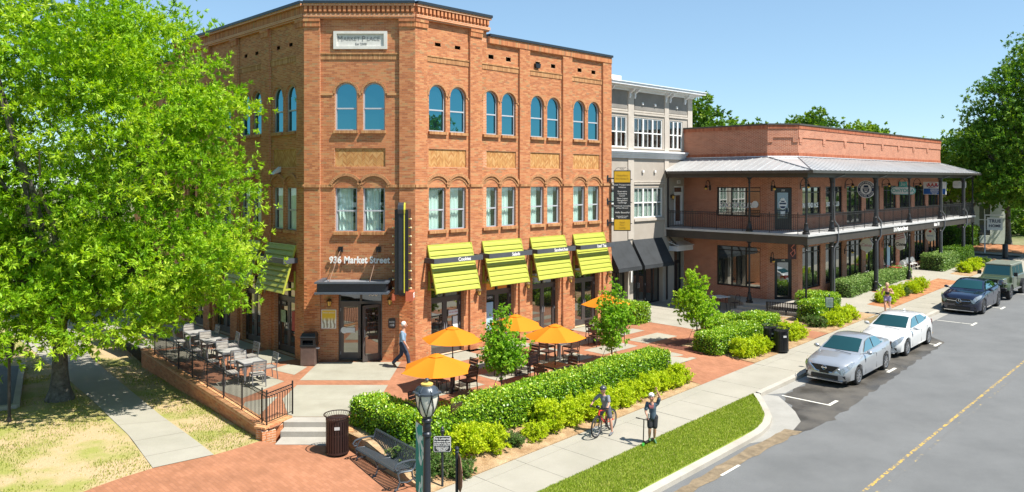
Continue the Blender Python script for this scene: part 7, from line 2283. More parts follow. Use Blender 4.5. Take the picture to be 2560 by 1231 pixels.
for k in range(6):
    a, b = k/6, (k+1)/6
    for j in range(6):
        z0, z1 = zt-2.43+1.43*j/6, zt-2.43+1.43*(j+1)/6
        def Q(t, z): return (-.05-.24*t, .08+.42*t, z)
        mb.poly([Q(a,z0),Q(b,z0),Q(b,z1),Q(a,z1)])
obj('banner', mb, banner(), LP)
NL = thing('no_loitering_sign', 'black notice sign with white border reading No Loitering before the hedge', 'sign', (-1.74,19.25,zup(-1.74,19.25)), R(2))
zc = .50 - zup(-1.74,19.25)
mb = MB(); mb.lathe([(.03,-.1),(.03,zc+.28),(.055,zc+.29),(.055,zc+.33),(.03,zc+.35),(.045,zc+.38),(.02,zc+.42),(0,zc+.43)], (0,.03,0), 10); obj('post', mb, M_CAN2, NL, True)
def plaque(w, h, c): return [(-w+c,-h),(w-c,-h),(w,-h+c),(w,h-c),(w-c,h),(-w+c,h),(-w,h-c),(-w,-h+c)]
mb = MB(); mb.prism([(x, z+zc) for x, z in plaque(.225,.205,.03)], 'y', -.02, -.0); obj('panel', mb, M_BLKP, NL)
mb = MB(); mb.prism([(x, z+zc) for x, z in plaque(.212,.192,.03)], 'y', -.023, -.018); obj('border', mb, M_WHITE, NL)
mb = MB(); mb.prism([(x, z+zc) for x, z in plaque(.200,.180,.028)], 'y', -.026, -.02); obj('field', mb, mat('navy_black', (.012,.016,.022), .5), NL)
for s, z, sz in (('No Loitering',.135,.075),('No Skateboards, skates',.07,.042),('or bicycles on the Plaza,',.025,.04),('sidewalks or parking lots',-.018,.04),('Persons found in violation',-.072,.03),('are subject to trespass and',-.103,.028),('prosecution under the',-.133,.028),('town ordinance',-.16,.028)):
    text(s, sz, NL, (0,-.028,zc+z), M_WHITE, ext=.001, off=.0012)
N2 = thing('small_notice_sign', 'small white notice on a black post beside the cube shaped hedge', 'sign', (*xy(37.9,15.8), zup(*xy(37.9,15.8))), R(-25))
mb = MB(); mb.lathe([(.025,0),(.025,1.25),(.05,1.27),(.03,1.33),(0,1.36)], (0,.03,0), 8); obj('post', mb, M_CAN2, N2)
mb = MB(); mb.prism([(x, z+.95) for x, z in plaque(.2,.27,.03)], 'y', -.015, 0); obj('panel', mb, M_BLKP, N2); mb = MB(); mb.prism([(x, z+.95) for x, z in plaque(.17,.24,.03)], 'y', -.019, -.01); obj('field', mb, M_PAPER, N2)
for k in range(5): text('NO PARKING' if k == 0 else 'ON SIDEWALK', .055, N2, (0,-.022,1.1-.07*k), M_BLKP, ext=.001)
SS = thing('stop_sign', 'octagonal road sign seen from its rusty brown back on a black post', 'sign', (-1.1,16.0,zs(10.5)), R(104))
zc = 1.02 - zs(10.5)
mb = MB(); mb.lathe([(.032,0),(.032,zc+.42),(.05,zc+.43),(.035,zc+.46),(.05,zc+.5),(.03,zc+.54),(0,zc+.55)], (0,.045,0), 10); obj('post', mb, M_CAN2, SS, True)
oc = [(.40*math.cos(R(22.5+45*k)), zc+.40*math.sin(R(22.5+45*k))) for k in range(8)]
mb = MB(); mb.prism(oc, 'y', -.004, .004); obj('plate', mb, mat('brown_sign_back', (.17,.075,.045), .6, var=.2, vs=4), SS)
oc2 = [(x*.97, zc+(z-zc)*.97) for x, z in oc]
mb = MB(); mb.prism(oc2, 'y', -.007, -.004); obj('red_face', mb, M_REDS, SS); text('STOP', .3, SS, (0,-.009,zc), M_WHITE, ext=.001, off=.01)
PL = thing('lamp_pole', 'thin black pole standing on the lawn at the far left edge', 'pole', (-15.55,23.85,zlow(-15.5,23.8)), 0)
mb = MB(); mb.lathe([(.07,0),(.07,.1),(.045,.2),(.04,2.0)], (0,0,0), 8); obj('shaft', mb, M_BLACK, PL, True)
mb = MB(); mb.lathe([(.05,2.0),(.11,2.05),(.14,2.35),(.09,2.45),(.0,2.5)], (0,0,0), 8); obj('lantern_head', mb, M_BLACK, PL, True)
# far end of the street
HS = thing('white_brick_house', 'white painted brick house with dark tall windows under the trees', 'building', (33.0, 80.0, .6), R(-10))
M_WBR = brick_tex('white_brick', (.58,.60,.52), (.52,.55,.47), (.46,.48,.42), .3, .1, .01)
mb = MB(); holed_wall(mb, -2, 17, -1, 5.2, 0, [(-1,0,1.2,3.6,False),(1.4,2.4,1.2,3.6,False),(8.9,10.9,.9,4.0,False),(14.2,15.2,.9,4.0,False)]); mb.box(16.8,17,.01,9,-1,5.2); mb.box(-2,17,9,9.1,-1,5.2); obj('wall', mb, M_WBR, HS)
for a, b, z0, z1 in ((-1,0,1.2,3.6),(1.4,2.4,1.2,3.6),(8.9,10.9,.9,4.0),(14.2,15.2,.9,4.0)):
    mb = MB(); mb.box(a,b,.1,.12,z0,z1); w_ = obj('window', mb, glass('dark_house_glass', (.006,.008,.01), (.7,.8,.8), .06), HS)
    mb = MB(); c = (a+b)/2; mb.box(c-.03,c+.03,.07,.1,z0,z1); mb.box(a,c-.03,.07,.1,(z0+z1)/2-.03,(z0+z1)/2+.03); mb.box(c+.03,b,.07,.1,(z0+z1)/2-.03,(z0+z1)/2+.03); obj('sash_bar', mb, M_WHITE, w_)
mb = MB(); mb.prism([(-.5,5.2),(9.6,5.2),(4.5,8.6)], 'x', -2.5, 17.5); obj('roof', mb, mat('grey_shingle', (.16,.165,.16), .9, var=.2), HS)
mb = MB(); mb.box(-2.4,17.4,-.4,0,5.05,5.2); obj('eave_board', mb, M_WHITE, HS)
sb = thing('wall_sign', 'white board reading HYDRATE MEDICAL on the white brick house', 'sign', (36.9,78.9,3.5), R(-10))
mb = MB(); mb.box(-1.2,1.2,-.05,0,-.65,.65); obj('board', mb, M_WHITE, sb); text('HYDRATE', .5, sb, (0,-.06,.28), M_BLKP, ext=.002, off=.015); text('MEDICAL', .5, sb, (0,-.06,-.28), M_BLKP, ext=.002, off=.015)
ps = thing('post_sign', 'small white and blue sign on a post near the far columns', 'sign', (*xy(73,17.5), 1.0), R(-25))
mb = MB(); mb.box(-.05,.05,0,.08,0,3.2); mb.box(-.05,1.3,0,.08,3.1,3.2); obj('post', mb, M_WHITE, ps); mb = MB(); mb.box(.15,1.25,.01,.07,1.9,2.95); obj('board', mb, M_WHITE, ps); text('TRUE', .36, ps, (.7,0,2.65), M_NAVY, ext=.003, off=.01); text('HOME', .3, ps, (.7,0,2.25), M_NAVY, ext=.003, off=.01)
gb = thing('green_roof_building', 'low building with a pale green standing seam roof beyond the gallery', 'building', (40, 92, 1), R(-45))
mb = MB(); mb.box(-14,14,0,12,0,7); obj('wall', mb, M_WBR, gb); mb = MB(); mb.prism([(-.6,7),(12.6,7),(9,10.2),(3,10.2)], 'x', -14.5, 14.5); obj('roof', mb, mat('green_metal_roof', (.22,.30,.27), .45, .3), gb)
for k in range(30): mb = MB(); mb.tube([(-14.2+k*.98,-.62,7.02),(-14.2+k*.98,3,10.24)], .05, 4); obj('seam', mb, mat('green_metal_roof', (.2,.3,.27)), gb)
for k, (s, q, l) in enumerate([(70.5,15.5,'short black bollard at the end of the footway'),]):
    b = thing('bollard', l, 'bollard', (*xy(s,q), zs_c(s)), 0); mb = MB(); mb.lathe([(.2,0),(.2,1.0),(.15,1.1),(0,1.12)], (0,0,0), 12); obj('shaft', mb, M_BLACK, b, True)
sl2 = thing('street_lamp', 'black street lamp at the right edge behind the jeep', 'street lamp', (*xy(71,11.6), zs_c(71)), 0)
mb = MB(); mb.lathe([(.2,0),(.15,.5),(.09,.7),(.08,3.4),(.12,3.45)], (0,0,0), 10); obj('post', mb, M_BLACK, sl2, True); mb = MB(); mb.lathe([(.12,3.45),(.24,3.9),(.25,4.0)], (0,0,0), 12); obj('globe', mb, M_MILK, sl2, True); mb = MB(); mb.lathe([(.28,4.0),(.2,4.12),(.05,4.25),(.0,4.35)], (0,0,0), 12); obj('lid', mb, M_BLACK, sl2, True)
# ================================================================== CARS
M_TYRE = mat('tyre_rubber', (.018,.018,.018), .85, var=.15)
M_ALLOY = mat('alloy_rim', (.45,.45,.46), .3, .8, var=.05)
M_CHROME = mat('chrome', (.65,.66,.68), .15, .95, var=.03)
M_TRIM = mat('black_trim', (.012,.012,.013), .45, var=.1)
M_LAMP = mat('headlamp_lens', (.30,.33,.36), .08, .3, var=.3, vs=9, coat=1)
M_TAIL = mat('tail_lamp_lens', (.35,.012,.015), .12, var=.2, coat=1)
M_INDASH = mat('car_interior', (.03,.035,.035), .8)
def wheel(T, x, y, r, wdt, rim_m, spokes, name='wheel'):
    sg = 1 if y > 0 else -1
    w = link(name, None, T, (x, y, r))
    mb = MB(); h = wdt/2
    mb.lathe([(r*.66,-h*.8),(r*.72,-h),(r*.93,-h*.95),(r,-h*.7),(r,h*.7),(r*.93,h*.95),(r*.72,h),(r*.66,h*.8)], (0,0,0), 26, 0, 'y')
    obj('tyre', mb, M_TYRE, w, True)
    mb = MB(); o = sg*h*.82
    mb.tube([(r*.67*math.cos(a), o, r*.67*math.sin(a)) for a in np.linspace(0,2*PI,25)], .018, 5, cap=False)
    for k in range(spokes):
        a = 2*PI*k/spokes
        for da in (-.11,.11): mb.tube([(r*.1*math.cos(a),o*1.02,r*.1*math.sin(a)),(r*.66*math.cos(a+da),o*.98,r*.66*math.sin(a+da))], .017, 4)
    mb.lathe([(.055,o*1.06-.01),(.06,o*1.06+.01)], (0,0,0), 10, 0, 'y')
    obj('rim', mb, rim_m, w, True)
    mb = MB(); mb.lathe([(r*.67,o*.35-.01),(r*.67,o*.35+.01)], (0,0,0), 18, 0, 'y'); obj('brake_backing', mb, M_TRIM, w)
    return w
def car(label, s_front, q, sp):
    L, hw, H = sp['L'], sp['W']/2, sp['H']
    x, y = xy(s_front + L/2, q)
    T = thing('parked_car', label, sp.get('cat','car'), (x, y, zs_c(s_front+L/2) - .15 + .006), PI/4, 'cars parked along the kerb')
    T.rotation_euler = Matrix.Rotation(PI/4, 3, 'Z').__matmul__(Matrix.Rotation(-math.atan(.0257), 3, 'Y')).to_euler()
    O = -L/2
    paint = sp['paint']
    xf, xr, wr = sp['xf'], sp['xr'], sp['wr']
    Ra = wr + .055
    xs = sorted({*np.linspace(0, L, 40), *[xw + Ra*math.cos(a) for xw in (xf, xr) for a in np.linspace(0, PI, 13)]})
    rows = []
    for X in xs:
        f = np.interp(X, sp['px'], sp['pw'])*hw
        zt = np.interp(X, sp['tx'], sp['tz'])
        zsh = min(zt - .02, np.interp(X, sp['sx'], sp['sz']))
        zl = np.interp(X, [0,.25,.7,L-.7,L-.2,L], [.25,.19,.2,.2,.24,.34])
        for xw in (xf, xr):
            if abs(X-xw) < Ra: zl = max(zl, wr + math.sqrt(Ra*Ra-(X-xw)**2))
        zm = max(zl+.05, .55*zsh + .12)
        half = [(f-.09, zl),(f-.015, zl+.045),(f, zm),(f-.012, (zm+zsh)/2+.02),(f-.045, zsh),(f-.13, zt-.015),(f*.5, zt+.012),(0, zt+.022)]
        rows.append([(X+O, -a, b) for a, b in half] + [(X+O, a, b) for a, b in half[-2::-1]])
    mb = MB(); n = len(rows[0])
    mb._add([p for r in rows for p in r], [(i*n+k, i*n+k+1, (i+1)*n+k+1, (i+1)*n+k) for i in range(len(rows)-1) for k in range(n-1)] + [tuple(range(n-1,-1,-1)), tuple(range((len(rows)-1)*n, len(rows)*n))])
    obj('body', mb, paint, T, True, sharp=50)
    mb = MB(); mb.box(O+.12, O+L-.15, -hw+.16, hw-.16, .17, .62); obj('underbody', mb, M_TRIM, T)
    # cabin
    prof = sp['cab']                                   # (x, z) from the cowl over the roof to the tail
    zb = prof[0][1]; wb = hw*sp.get('wb',.88); wt = hw*sp.get('wt',.66)
    pl = []
    for (a, b) in zip(prof[:-1], prof[1:]):
        for t in np.linspace(0,1,6)[:-1]: pl.append((a[0]+(b[0]-a[0])*t, a[1]+(b[1]-a[1])*t))
    pl.append(prof[-1])
    pl = np.array(pl)
    for _ in range(sp.get('smooth',2)):
        q_ = pl.copy(); q_[1:-1] = (pl[:-2]+2*pl[1:-1]+pl[2:])/4; pl = q_
    zmax = pl[:,1].max()
    def W_(z): return wb + (wt-wb)*max(0, min(1, (z-zb)/(zmax-zb)))
    def surf(i, v, off=0):
        X, Z = np.interp(i, range(len(pl)), pl[:,0]), np.interp(i, range(len(pl)), pl[:,1])
        ww = W_(Z); mid = len(pl)/2
        bul = .10*v*v*(1 if i < mid else -1)*min(1, abs(i-mid)/mid*1.6)
        return (X+bul+O, v*ww, Z - .05*v**4*(1 if Z > zb+.2 else .3) + off)
    vs = np.linspace(-1,1,11)
    mb = MB(); N = len(pl)
    pts = [surf(i, v) for i in range(N) for v in vs]
    fs = [(i*11+k, (i+1)*11+k, (i+1)*11+k+1, i*11+k+1) for i in range(N-1) for k in range(10)]
    mb._add(pts, fs)
    for sg, k in ((-1,0),(1,10)):
        e = [surf(i, vs[k]) for i in range(N)]
        for i in range(N-1):
            a, b = e[i], e[i+1]
            F = [a, b, (b[0], sg*wb, zb-.04), (a[0], sg*wb, zb-.04)]
            mb.poly(F if sg > 0 else F[::-1])
    obj('cabin', mb, paint, T, True, sharp=40)
    def glasspan(name, i0, i1, vm, off):
        mb = MB(); ii = np.linspace(i0, i1, 7); vv = np.linspace(-vm, vm, 9)
        P = [surf(i, v) for i in ii for v in vv]
        sgn = -1 if i0 < N/2 else 1
        P = [(p[0]+sgn*off*.8, p[1], p[2]+off*.8) for p in P]
        mb._add(P, [(a*9+b,(a+1)*9+b,(a+1)*9+b+1,a*9+b+1) for a in range(6) for b in range(8)])
        return obj(name, mb, G_CAR, T, True)
    wi = sp['wi']
    glasspan('windscreen', wi[0], wi[1], .90, .012)
    if len(wi) > 2: glasspan('rear_window', wi[2], wi[3], .86, .012)
    for sg in (-1, 1):
        for poly in sp['side']:
            P = [(px+O, sg*(W_(pz)*1.0 + .012), pz) for px, pz in poly]
            mb = MB(); mb.poly(P if sg < 0 else P[::-1]); obj('side_window', mb, G_CAR, T)
        for hx in sp['handles']:
            mb = MB(); zz = sp['hz']; mb.box(hx+O-.1,hx+O+.1,sg*(hw-.025)-.02,sg*(hw-.025)+.02,zz,zz+.03); obj('door_handle', mb, paint, T)
        for dx in sp['seams']:
            mb = MB(); mb.box(dx+O-.004,dx+O+.004,sg*(hw-.012)-.008,sg*(hw-.012)+.008,.30,np.interp(dx, sp['sx'], sp['sz'])-.08); obj('door_seam', mb, M_TRIM, T)
        mb = MB(); mx = sp['mirror']; mb.ball((mx+O, sg*(hw+.1), zb+.06), (.07,.11,.075), 10, 6); mb.tube([(mx+O, sg*(wb-.02), zb+.0),(mx+O, sg*(hw+.05), zb+.03)], .025, 5); obj('mirror', mb, sp.get('mirror_m', paint), T, True)
        fx = lambda X: np.interp(X, sp['px'], sp['pw'])*hw
        tz = lambda X: np.interp(X, sp['tx'], sp['tz'])
        mb = MB()
        lo = [(-.008,.50*hw,tz(.04)-.07)] + [(X-.016, fx(X)+.010, tz(X)-.175+.14*X) for X in (.02,.08,.16,.28,.40)] + [(.56,fx(.56)+.006,tz(.56)-.05)]
        hi = [(-.004,.50*hw,tz(.04)-.02)] + [(X-.012, fx(X)-.055, tz(X)-.012+.02) for X in (.02,.08,.16,.28,.40)] + [(.58,fx(.58)-.02,tz(.58)-.03)]
        P = [(a+O, sg*b, c) for a, b, c in lo + hi]
        m = len(lo)
        mb._add(P, [(k,k+1,m+k+1,m+k) if sg < 0 else (m+k,m+k+1,k+1,k) for k in range(m-1)])
        obj('headlight', mb, M_LAMP, T, True)
        tl = sp['tail']
        mb = MB(); P = [(X+O, sg*(fx(X)+.008), z) for X, z in ((tl[0],tl[2]+.04),(tl[1]-.02,tl[2]),(tl[1]-.02,tl[3]),(tl[0],tl[3]-.02))] + [(L+.006+O, sg*hw*.45, z) for z in (tl[2]+.03, tl[3]-.03)]
        mb._add(P, [(0,1,2,3),(1,4,5,2)] if sg < 0 else [(3,2,1,0),(2,5,4,1)]); obj('tail_light', mb, M_TAIL, T)
        for xw in (xf, xr): wheel(T, xw+O, sg*(hw-.11), wr, .21, sp['rim'], sp['spokes'])
        mb = MB(); mb.prism([(.35+O+.0,.30),(.1+O,.30),(.03+O,.42),(.12+O,.44)], 'y', sg*hw*.62, sg*hw*.80); obj('fog_recess', mb, M_TRIM, T)
    mb = MB(); mb.box(-.035+O,.06+O,-hw*.55,hw*.55,.27,.42); obj('lower_grille', mb, M_TRIM, T)
    mb = MB(); mb.box(-.05+O,-.03+O,-.17,.17,.47,.58); obj('number_plate', mb, sp.get('plate', M_TRIM), T)
    mb = MB(); mb.box(-.03+O,.1+O,-hw*.72,hw*.72,.20,.235); obj('front_lip', mb, sp.get('lip', M_CHROME), T)
    mb = MB(); mb.tube([(prof[0][0]+O-.02,-.5,zb+.03),(prof[0][0]+O+.06,.1,zb+.07)], .01, 4); obj('wiper', mb, M_TRIM, T)
    return T, O, hw
def paint_mat(name, c, metal, rough=.28):
    return mat(name, c, rough, metal, var=.03, vs=.8, coat=1)
P_SIL, P_WHT, P_NAV = paint_mat('silver_car_paint', (.46,.475,.49), .55), paint_mat('white_car_paint', (.62,.62,.61), 0), paint_mat('dark_blue_car_paint', (.010,.016,.042), .3, .2)
sedan = dict(L=4.62, W=1.76, H=1.49, paint=P_SIL, xf=.92, xr=3.62, wr=.315, rim=M_ALLOY, spokes=9,
  px=[0,.1,.28,.6,1.0,3.6,4.2,4.5,4.62], pw=[.66,.82,.93,.985,1,1,.96,.86,.72],
  tx=[0,.06,.2,.6,1.2,1.4,3.3,3.75,4.45,4.62], tz=[.58,.70,.80,.90,.98,.99,1.03,1.07,1.05,.86],
  sx=[0,.3,1.2,3.6,4.4,4.62], sz=[.54,.76,.88,.96,.95,.78],
  cab=[(1.18,.98),(2.02,1.42),(2.5,1.49),(3.05,1.455),(3.98,1.06)], wi=[.9,5.6,15.0,19.2], wb=.87, wt=.66,
  side=[[(1.68,1.02),(2.12,1.335),(2.55,1.40),(2.58,1.03)],[(2.66,1.03),(2.64,1.40),(3.1,1.365),(3.42,1.17),(3.38,1.06)],[(3.45,1.065),(3.47,1.15),(3.62,1.075)]],
  handles=[2.45,3.35], hz=.86, seams=[1.55,2.62,3.5], mirror=1.62, head=[(.06,.50,.66),(.1,.60,.61),(.34,.80,.66),(.46,.83,.75),(.3,.72,.78)], tail=(4.3,4.58,.72,.92))
t, O, hw = car('silver grey sedan parked nearest, with a V shaped front grille', 27.7, 11.72, sedan)
mb = MB(); mb.prism([(-.5,.74),(.5,.74),(.26,.53),(-.26,.53)], 'x', O-.012, O+.04); obj('grille', mb, M_TRIM, t)
mb = MB()
for sg in (-1,1): mb.tube([(O-.0,sg*.54,.76),(O-.03,sg*.30,.52)], .022, 5)
mb.tube([(O-.03,-.3,.52),(O-.03,.3,.52)], .018, 5); obj('grille_trim', mb, M_CHROME, t)
mb = MB(); mb.tube([(O-.03,.075*math.cos(a),.665+.075*math.sin(a)) for a in np.linspace(0,2*PI,19)], .011, 5, cap=False); mb.box(O-.045,O-.02,-.1,.1,.65,.68); obj('emblem', mb, M_CHROME, t)
hatch = dict(sedan, L=4.45, W=1.79, H=1.47, paint=P_WHT, xf=.9, xr=3.6, wr=.325, spokes=10,
  px=[0,.1,.3,.6,1.0,3.5,4.0,4.3,4.45], pw=[.64,.82,.94,.985,1,1,.98,.92,.8],
  tx=[0,.06,.2,.6,1.2,1.4,3.3,3.9,4.3,4.45], tz=[.56,.70,.80,.89,.97,.98,1.04,1.06,1.02,.8], sx=[0,.3,1.2,3.6,4.3,4.45], sz=[.52,.75,.87,.97,.95,.74],
  cab=[(1.12,.97),(1.98,1.40),(2.5,1.47),(3.3,1.43),(3.75,1.36),(4.3,1.03)], wi=[.9,5.6,20.4,24.0], wb=.87, wt=.67,
  side=[[(1.62,1.01),(2.08,1.33),(2.5,1.385),(2.54,1.03)],[(2.62,1.03),(2.6,1.385),(3.2,1.345),(3.52,1.2),(3.42,1.07)],[(3.5,1.08),(3.6,1.2),(3.82,1.19),(3.7,1.10)]],
  handles=[2.4,3.25], seams=[1.5,2.58,3.4], mirror=1.56, head=[(.05,.46,.66),(.12,.62,.62),(.36,.81,.70),(.56,.85,.80),(.32,.70,.76)], tail=(4.12,4.44,.74,.98), lip=P_WHT, plate=P_WHT)
t, O, hw = car('white hatchback parked second behind the silver sedan', 33.2, 11.85, hatch)
mb = MB(); mb.box(O-.015,O+.06,-.55,.55,.62,.68); mb.prism([(-.6,.42),(.6,.42),(.5,.55),(-.5,.55)], 'x', O-.01, O+.05); obj('grille', mb, M_TRIM, t)
mb = MB(); mb.box(O-.03,O-.01,-.1,.1,.635,.665); mb.box(O-.03,O-.01,-.05,.05,.62,.68); obj('emblem', mb, mat('gold_emblem', (.55,.40,.12), .3, .6), t)
mb = MB(); mb.prism([(3.1,1.47),(3.3,1.44),(3.28,1.52)], 'y', -.02, .02); mb.v = [(a+O,b,c) for a,b,c in mb.v]; obj('roof_fin', mb, P_WHT, t)
coupe = dict(sedan, L=4.73, W=1.92, H=1.60, paint=P_NAV, xf=.92, xr=3.80, wr=.37, spokes=5, rim=mat('dark_alloy', (.22,.22,.23), .3, .8),
  px=[0,.1,.3,.6,1.0,3.7,4.2,4.55,4.73], pw=[.68,.84,.95,.99,1,1,.97,.88,.74],
  tx=[0,.06,.2,.6,1.3,1.5,3.4,4.0,4.6,4.73], tz=[.72,.88,.97,1.04,1.10,1.11,1.14,1.17,1.12,.9], sx=[0,.3,1.3,3.7,4.5,4.73], sz=[.66,.92,1.0,1.07,1.05,.82],
  cab=[(1.24,1.10),(2.05,1.53),(2.6,1.60),(3.2,1.56),(4.35,1.16)], wi=[.9,5.6,15.0,19.0], wb=.86, wt=.64,
  side=[[(1.76,1.14),(2.2,1.44),(2.65,1.505),(2.68,1.15)],[(2.76,1.15),(2.74,1.505),(3.3,1.45),(3.72,1.27),(3.66,1.18)]],
  handles=[2.5,3.45], hz=.98, seams=[1.6,2.72,3.6], mirror=1.72, head=[(.05,.50,.86),(.1,.62,.80),(.34,.86,.84),(.46,.89,.92),(.26,.74,.95)], tail=(4.4,4.7,.86,1.02))
t, O, hw = car('glossy dark blue coupe style SUV with a star badge on its grille', 44.75, 11.92, coupe)
mb = MB(); mb.prism([(-.52,.82),(.52,.82),(.60,.66),(.45,.56),(-.45,.56),(-.60,.66)], 'x', O-.012, O+.05); obj('grille', mb, M_TRIM, t)
mb = MB(); mb.tube([(O-.03,.115*math.cos(a),.70+.115*math.sin(a)) for a in np.linspace(0,2*PI,21)], .013, 5, cap=False)
for a in (90,210,330): mb.tube([(O-.03,0,.70),(O-.03,.11*math.cos(R(a)),.70+.11*math.sin(R(a)))], [.02,.008], 5)
obj('star_emblem', mb, M_CHROME, t)
mb = MB(); mb.tube([(O-.02,-.55,.72),(O-.03,-.12,.70)], .018, 5); mb.tube([(O-.02,.55,.72),(O-.03,.12,.70)], .018, 5); obj('grille_bar', mb, M_CHROME, t)
# boxy green off-roader
P_GRN = paint_mat('sage_green_car_paint', (.085,.115,.055), .1, .3)
def offroader():
    L, hw = 4.75, .80
    x, y = xy(50.3 + L/2, 11.85)
    T = thing('parked_car', 'sage green boxy off road car with round headlights parked farthest', 'car', (x, y, zs_c(52.6)-.15+.006), PI/4, 'cars parked along the kerb')
    O = -L/2
    mb = MB(); mb.bbox(O+.25,O+1.75,-.66,.66,.62,1.16,.05); mb.bbox(O+1.6,O+4.55,-.80,.80,.50,1.18,.03); obj('body', mb, P_GRN, T)
    mb = MB(); mb._add([(O+1.62,-.75,1.18),(O+1.62,.75,1.18),(O+4.55,.75,1.18),(O+4.55,-.75,1.18),(O+2.0,-.66,1.78),(O+2.0,.66,1.78),(O+4.5,.66,1.80),(O+4.5,-.66,1.80)], [(4,5,6,7),(0,4,7,3),(1,2,6,5),(2,3,7,6),(0,1,5,4)]); obj('cabin', mb, P_GRN, T)
    mb = MB(); mb.bbox(O+1.98,O+4.55,-.69,.69,1.77,1.86,.05); obj('roof', mb, mat('grey_green_roof', (.16,.175,.135), .5), T)
    def quad(nm, P, m=G_CAR): q = MB(); q.poly(P); return obj(nm, q, m, T)
    quad('windscreen', [(O+1.655,-.66,1.24),(O+1.655,.66,1.24),(O+1.955,.60,1.73),(O+1.955,-.60,1.73)][::-1])
    for sg in (-1,1):
        for a, b in ((2.1,2.75),(2.85,3.5),(3.6,4.4)):
            P = [(O+a-(.18 if a < 2.2 else 0),sg*.752,1.22),(O+b,sg*.752,1.22),(O+b,sg*.676,1.72),(O+a,sg*.676,1.72)]
            quad('side_window', P if sg < 0 else P[::-1])
        for xw in (.78, 3.78):
            mb = MB(); c = arc_xz(O+xw, .40, .52, R(15), R(165), 8); d = arc_xz(O+xw, .40, .46, R(15), R(165), 8)
            mb.prism(c + d[::-1], 'y', sg*.62, sg*.95) if sg > 0 else mb.prism(c + d[::-1], 'y', -.95, -.62)
            obj('fender', mb, P_GRN if xw < 1 else M_TRIM, T)
            wheel(T, O+xw, sg*.80, .40, .25, mat('dark_alloy', (.22,.22,.23)), 5)
        mb = MB(); mb.tube([(O+.235,sg*.52,.98),(O+.2,sg*.52,.98)], .125, 16); obj('headlight', mb, M_LAMP, T)
        mb = MB(); mb.tube([(O+.2+.0,sg*.52+.13*math.cos(a),.98+.13*math.sin(a)) for a in np.linspace(0,2*PI,17)], .014, 5, cap=False); obj('headlight_ring', mb, M_CHROME, T)
        mb = MB(); mb.box(O+1.72,O+1.85,sg*.83-.0 if sg > 0 else -1.02, 1.02 if sg > 0 else -.83,1.2,1.42); obj('mirror', mb, M_TRIM, T)
        mb = MB(); mb.box(O+1.4,O+3.3,sg*.84-.06,sg*.84+.06,.42,.48); obj('side_step', mb, mat('grey_step', (.2,.2,.2), .5, .4), T)
        mb = MB(); mb.box(O+2.62,O+2.78,sg*.81-.015,sg*.81+.015,1.0,1.04); obj('door_handle', mb, M_TRIM, T)
        mb = MB(); mb.box(O+1.88,O+1.89,sg*.803-.004,sg*.803+.004,.55,1.15); mb.box(O+2.8,O+2.81,sg*.803-.004,sg*.803+.004,.55,1.15); obj('door_seam', mb, M_TRIM, T)
        mb = MB(); mb.box(O+.24,O+.5,sg*.7-.09,sg*.7+.09,.88,.94); obj('side_marker', mb, M_ALLOY, T)
    mb = MB(); mb.bbox(O+.21,O+.27,-.68,.68,.72,1.14,.02); obj('grille_panel', mb, P_GRN, T)
    for k in range(7): mb = MB(); mb.box(O+.2,O+.24,-.34+.1*k-.0,-.34+.1*k+.065,.78,1.08); obj('grille_slot', mb, M_TRIM, T)
    mb = MB(); mb.bbox(O+.0,O+.22,-.85,.85,.5,.68,.03); obj('bumper', mb, M_TRIM, T)
    mb = MB(); mb.bbox(O-.02,O+.1,-.55,.55,.52,.62,.02); mb.tube([(O-.03,-.2,.58),(O-.06,-.2,.5),(O-.03,-.2,.44)], .02, 5); mb.tube([(O-.03,.2,.58),(O-.06,.2,.5),(O-.03,.2,.44)], .02, 5); obj('bumper_plate', mb, M_ALLOY, T)
    mb = MB(); mb.box(O+.3,O+4.4,-.6,.6,.35,.62); obj('underbody', mb, M_TRIM, T)
    mb = MB(); mb.tube([(O+4.56,0,1.05),(O+4.78,0,1.05)], .38, 18); obj('spare_wheel', mb, M_TYRE, T)
offroader()
# ================================================================== PEOPLE
M_SKIN = mat('skin', (.52,.27,.18), .55, var=.06, vs=20)
M_SKINP = mat('flushed_skin', (.58,.30,.21), .55, var=.06, vs=20)
def skinmesh(parts, vox, sm=3):
    """one continuous surface around a set of tapered limbs"""
    mb = MB()
    for p in parts:
        if p[0] == 'b': mb.ball(p[1], p[2], 14, 9)
        else:
            pts, rs = p[1], p[2]
            mb.tube(pts, rs, 12)
            for q, r in zip(pts, rs): mb.ball(q, r, 12, 8)
    o = link('tmp', mb.mesh('tmp', []))
    m = o.modifiers.new('r', 'REMESH'); m.mode = 'VOXEL'; m.voxel_size = vox
    s = o.modifiers.new('s', 'SMOOTH'); s.iterations = sm; s.factor = .5
    bpy.context.view_layer.update()
    me = bpy.data.meshes.new_from_object(o.evaluated_get(bpy.context.evaluated_depsgraph_get()))
    bpy.data.objects.remove(o)
    return me
def V3(*a): return Vector(a)
def hand(parts, wrist, d, palm_n, k=1.0, curl=.5):
    """palm, four unequal bent fingers and a thumb from the side of the palm"""
    d = Vector(d).normalized(); n = Vector(palm_n); n = (n - d*n.dot(d)).normalized(); s = d.cross(n)
    w = Vector(wrist)
    fin = []
    parts.append(('t', [w, w + d*.045*k, w + d*.08*k], [.022*k,.030*k,.028*k]))
    for i, (off, ln) in enumerate(((-.03,.062),(-.01,.075),(.011,.07),(.03,.053))):
        a = w + d*.075*k + s*off*k
        b = a + d*ln*.5*k + n*curl*.014*k
        c = b + (d*(1-curl) + n*curl).normalized()*ln*.5*k
        fin.append(([a, b, c], [.0095*k,.009*k,.0075*k]))
    t0 = w + d*.02*k - s*.026*k
    fin.append(([t0, t0 - s*.028*k + d*.03*k, t0 - s*.03*k + d*.06*k + n*curl*.02*k], [.012*k,.0105*k,.0085*k]))
    return fin
